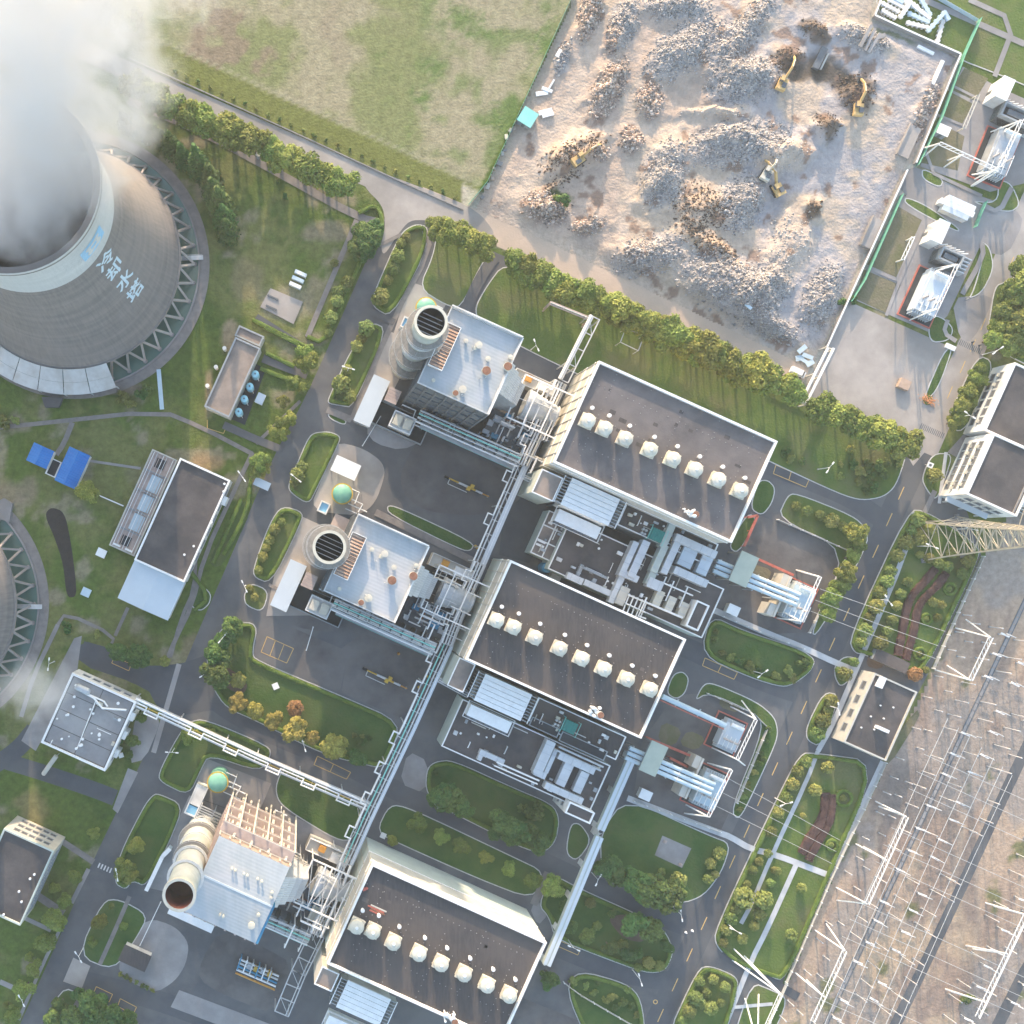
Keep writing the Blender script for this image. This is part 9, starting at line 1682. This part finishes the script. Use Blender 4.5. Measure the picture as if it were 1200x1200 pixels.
for i, (x, y) in enumerate(((803.5, 1092.5), (811, 1090.5))): c = P(x, y); mb = MB(); mb.lathe(c, [(.4, .05), (.4, .12), (.22, .15), (.14, 1.0), (.01, 1.02)], 10); tag(mb.build('bollard', ('white_paint', 'white_paint')[i], loc=c), ('short bollard on the road fork nearer the long island', 'short bollard on the road fork nearer the dash line')[i], 'bollard')
for i, (x, y) in enumerate(((1139, 401), (1147, 405))): c = P(x, y); mb = MB(); mb.cyl(c, .05, .9, .3, .25, 10); tag(mb.build('bollard', 'steel_dark', loc=c), ('dark bollard at the left of the drain grating', 'dark bollard at the right of the drain grating')[i], 'bollard')
t = thing('pipe_portal', 'twin white pipe portal crossing the end of the haul road', 'pipe bridge', P(960, 440))
for o in (-5, 2): a = P(975 + o, 408, 5); b = P(943 + o, 472, 5); mb = MB(); mb.beam(a, b, .6, .5); mb.build('portal_pipe', 'white_paint', t)
for f in (0, .5, 1): p = P(973.5 - 32 * f, 408 + 64 * f, 5); mb = MB(); mb.box(p, 2.6, .4, 4.3, 4.75); mb.box(at(p, -1, 0), .35, .35, 0, 4.3); mb.box(at(p, 1, 0), .35, .35, 0, 4.3); mb.build('portal_frame', 'wall_cream', t)
pipes('ground_pipe', 'thin white pipe on short posts through the tree row', [([(897, 452, 1), (936, 470, 1), (950, 474, 1)], .25)], sup=0.0)
c = P(740, 400); t = thing('goal_frame', 'square white pipe frame half hidden by the tree row', 'frame', c); Q4 = [(733, 385), (755, 393), (748, 411), (727, 401)]
for i in range(4): a = P(*Q4[i], 5); b = P(*Q4[(i + 1) % 4], 5); mb = MB(); mb.tube([(a.x, a.y, 0), a, b], .13, 6); mb.build('frame_pipe', 'galv', t)
for i, (x, y) in enumerate(((779, 986), (797, 1013))): c = P(x, y); mb = MB(); mb.box(c, .9, .9, .1, .5); mb.box(c, .6, .6, .5, .9); tag(mb.build('marker_block', 'sheet_pink', loc=c), ('pink marker block at the upper corner of the square pad', 'pink marker block at the lower corner of the square pad')[i], 'marker')
for i, (x, y, m) in enumerate(((374 + 183, 640, 'yellow'), (500, 792, 'yellow'), (491, 805, 'yellow'), (467, 766, 'orange'), (559, 642, 'yellow'))): c = P(x, y); mb = MB(); mb.cyl(c, .05, 1.1, .45, .35, 10); mb.cyl(c, 1.1, 1.5, .2, .2, 8); tag(mb.build('hydrant', m, loc=c), ('yellow hydrant at the end of the courtyard hedge strip', 'yellow hydrant in the lower courtyard nearest the skid end', 'yellow hydrant in the lower courtyard beside the pipe bridge', 'orange hydrant on the lower courtyard kerb', 'second yellow hydrant at the end of the courtyard hedge strip')[i], 'hydrant')
# stone edge and debris line by the fence corner
rr = random.Random(21)
for i in range(26):
    x = 562 + i * 2.0 + rr.uniform(-3, 3); y = 236 - i * 4.2 + rr.uniform(-4, 4)
    if i % 2: slab_at(x, y, rr.uniform(.8, 2), rr.uniform(.6, 1.2), rr.uniform(0, 3), rr.choice(('rubble_brown', 'rubble_pale', 'concrete')), 'loose scrap lump along the foot of the green site fence', 'scrap_lump', 'scrap', 'scrap lumps along the site fence')

for i in range(9):
    x, y = 168 + i * 27, 118 + i * 13.5; c = P(x, y); t = thing('path_pillar', 'short white topped pillar on the brown paved walk under the trees', 'pillar', c, 'pillars on the brown walk'); mb = MB(); mb.box(c, .8, .8, 0, 3.0); mb.build('shaft', 'wall_grey', t); mb = MB(); mb.box(c, 1.2, 1.2, 3.0, 3.3); mb.build('cap', 'wall_white', t)
# ================================================================ the air: a thin evening haze round everything
mb = MB(); mb.box((0, 0), 3600, 3600, -1.0, H + 6, 0)
hz = mb.build('haze', 'white_paint'); stuff(hz); tag(hz, 'thin warm evening haze over the whole plant', 'haze')
m = bpy.data.materials.new('haze_air'); m.use_nodes = True; t = m.node_tree; t.nodes.remove(t.nodes['Principled BSDF']); v = t.nodes.new('ShaderNodeVolumePrincipled')
v.inputs['Color'].default_value = (0.90, 0.94, 0.97, 1); v.inputs['Density'].default_value = HAZE; v.inputs['Anisotropy'].default_value = 0.2
t.links.new(v.outputs[0], t.nodes['Material Output'].inputs['Volume']); hz.data.materials.clear(); hz.data.materials.append(m)
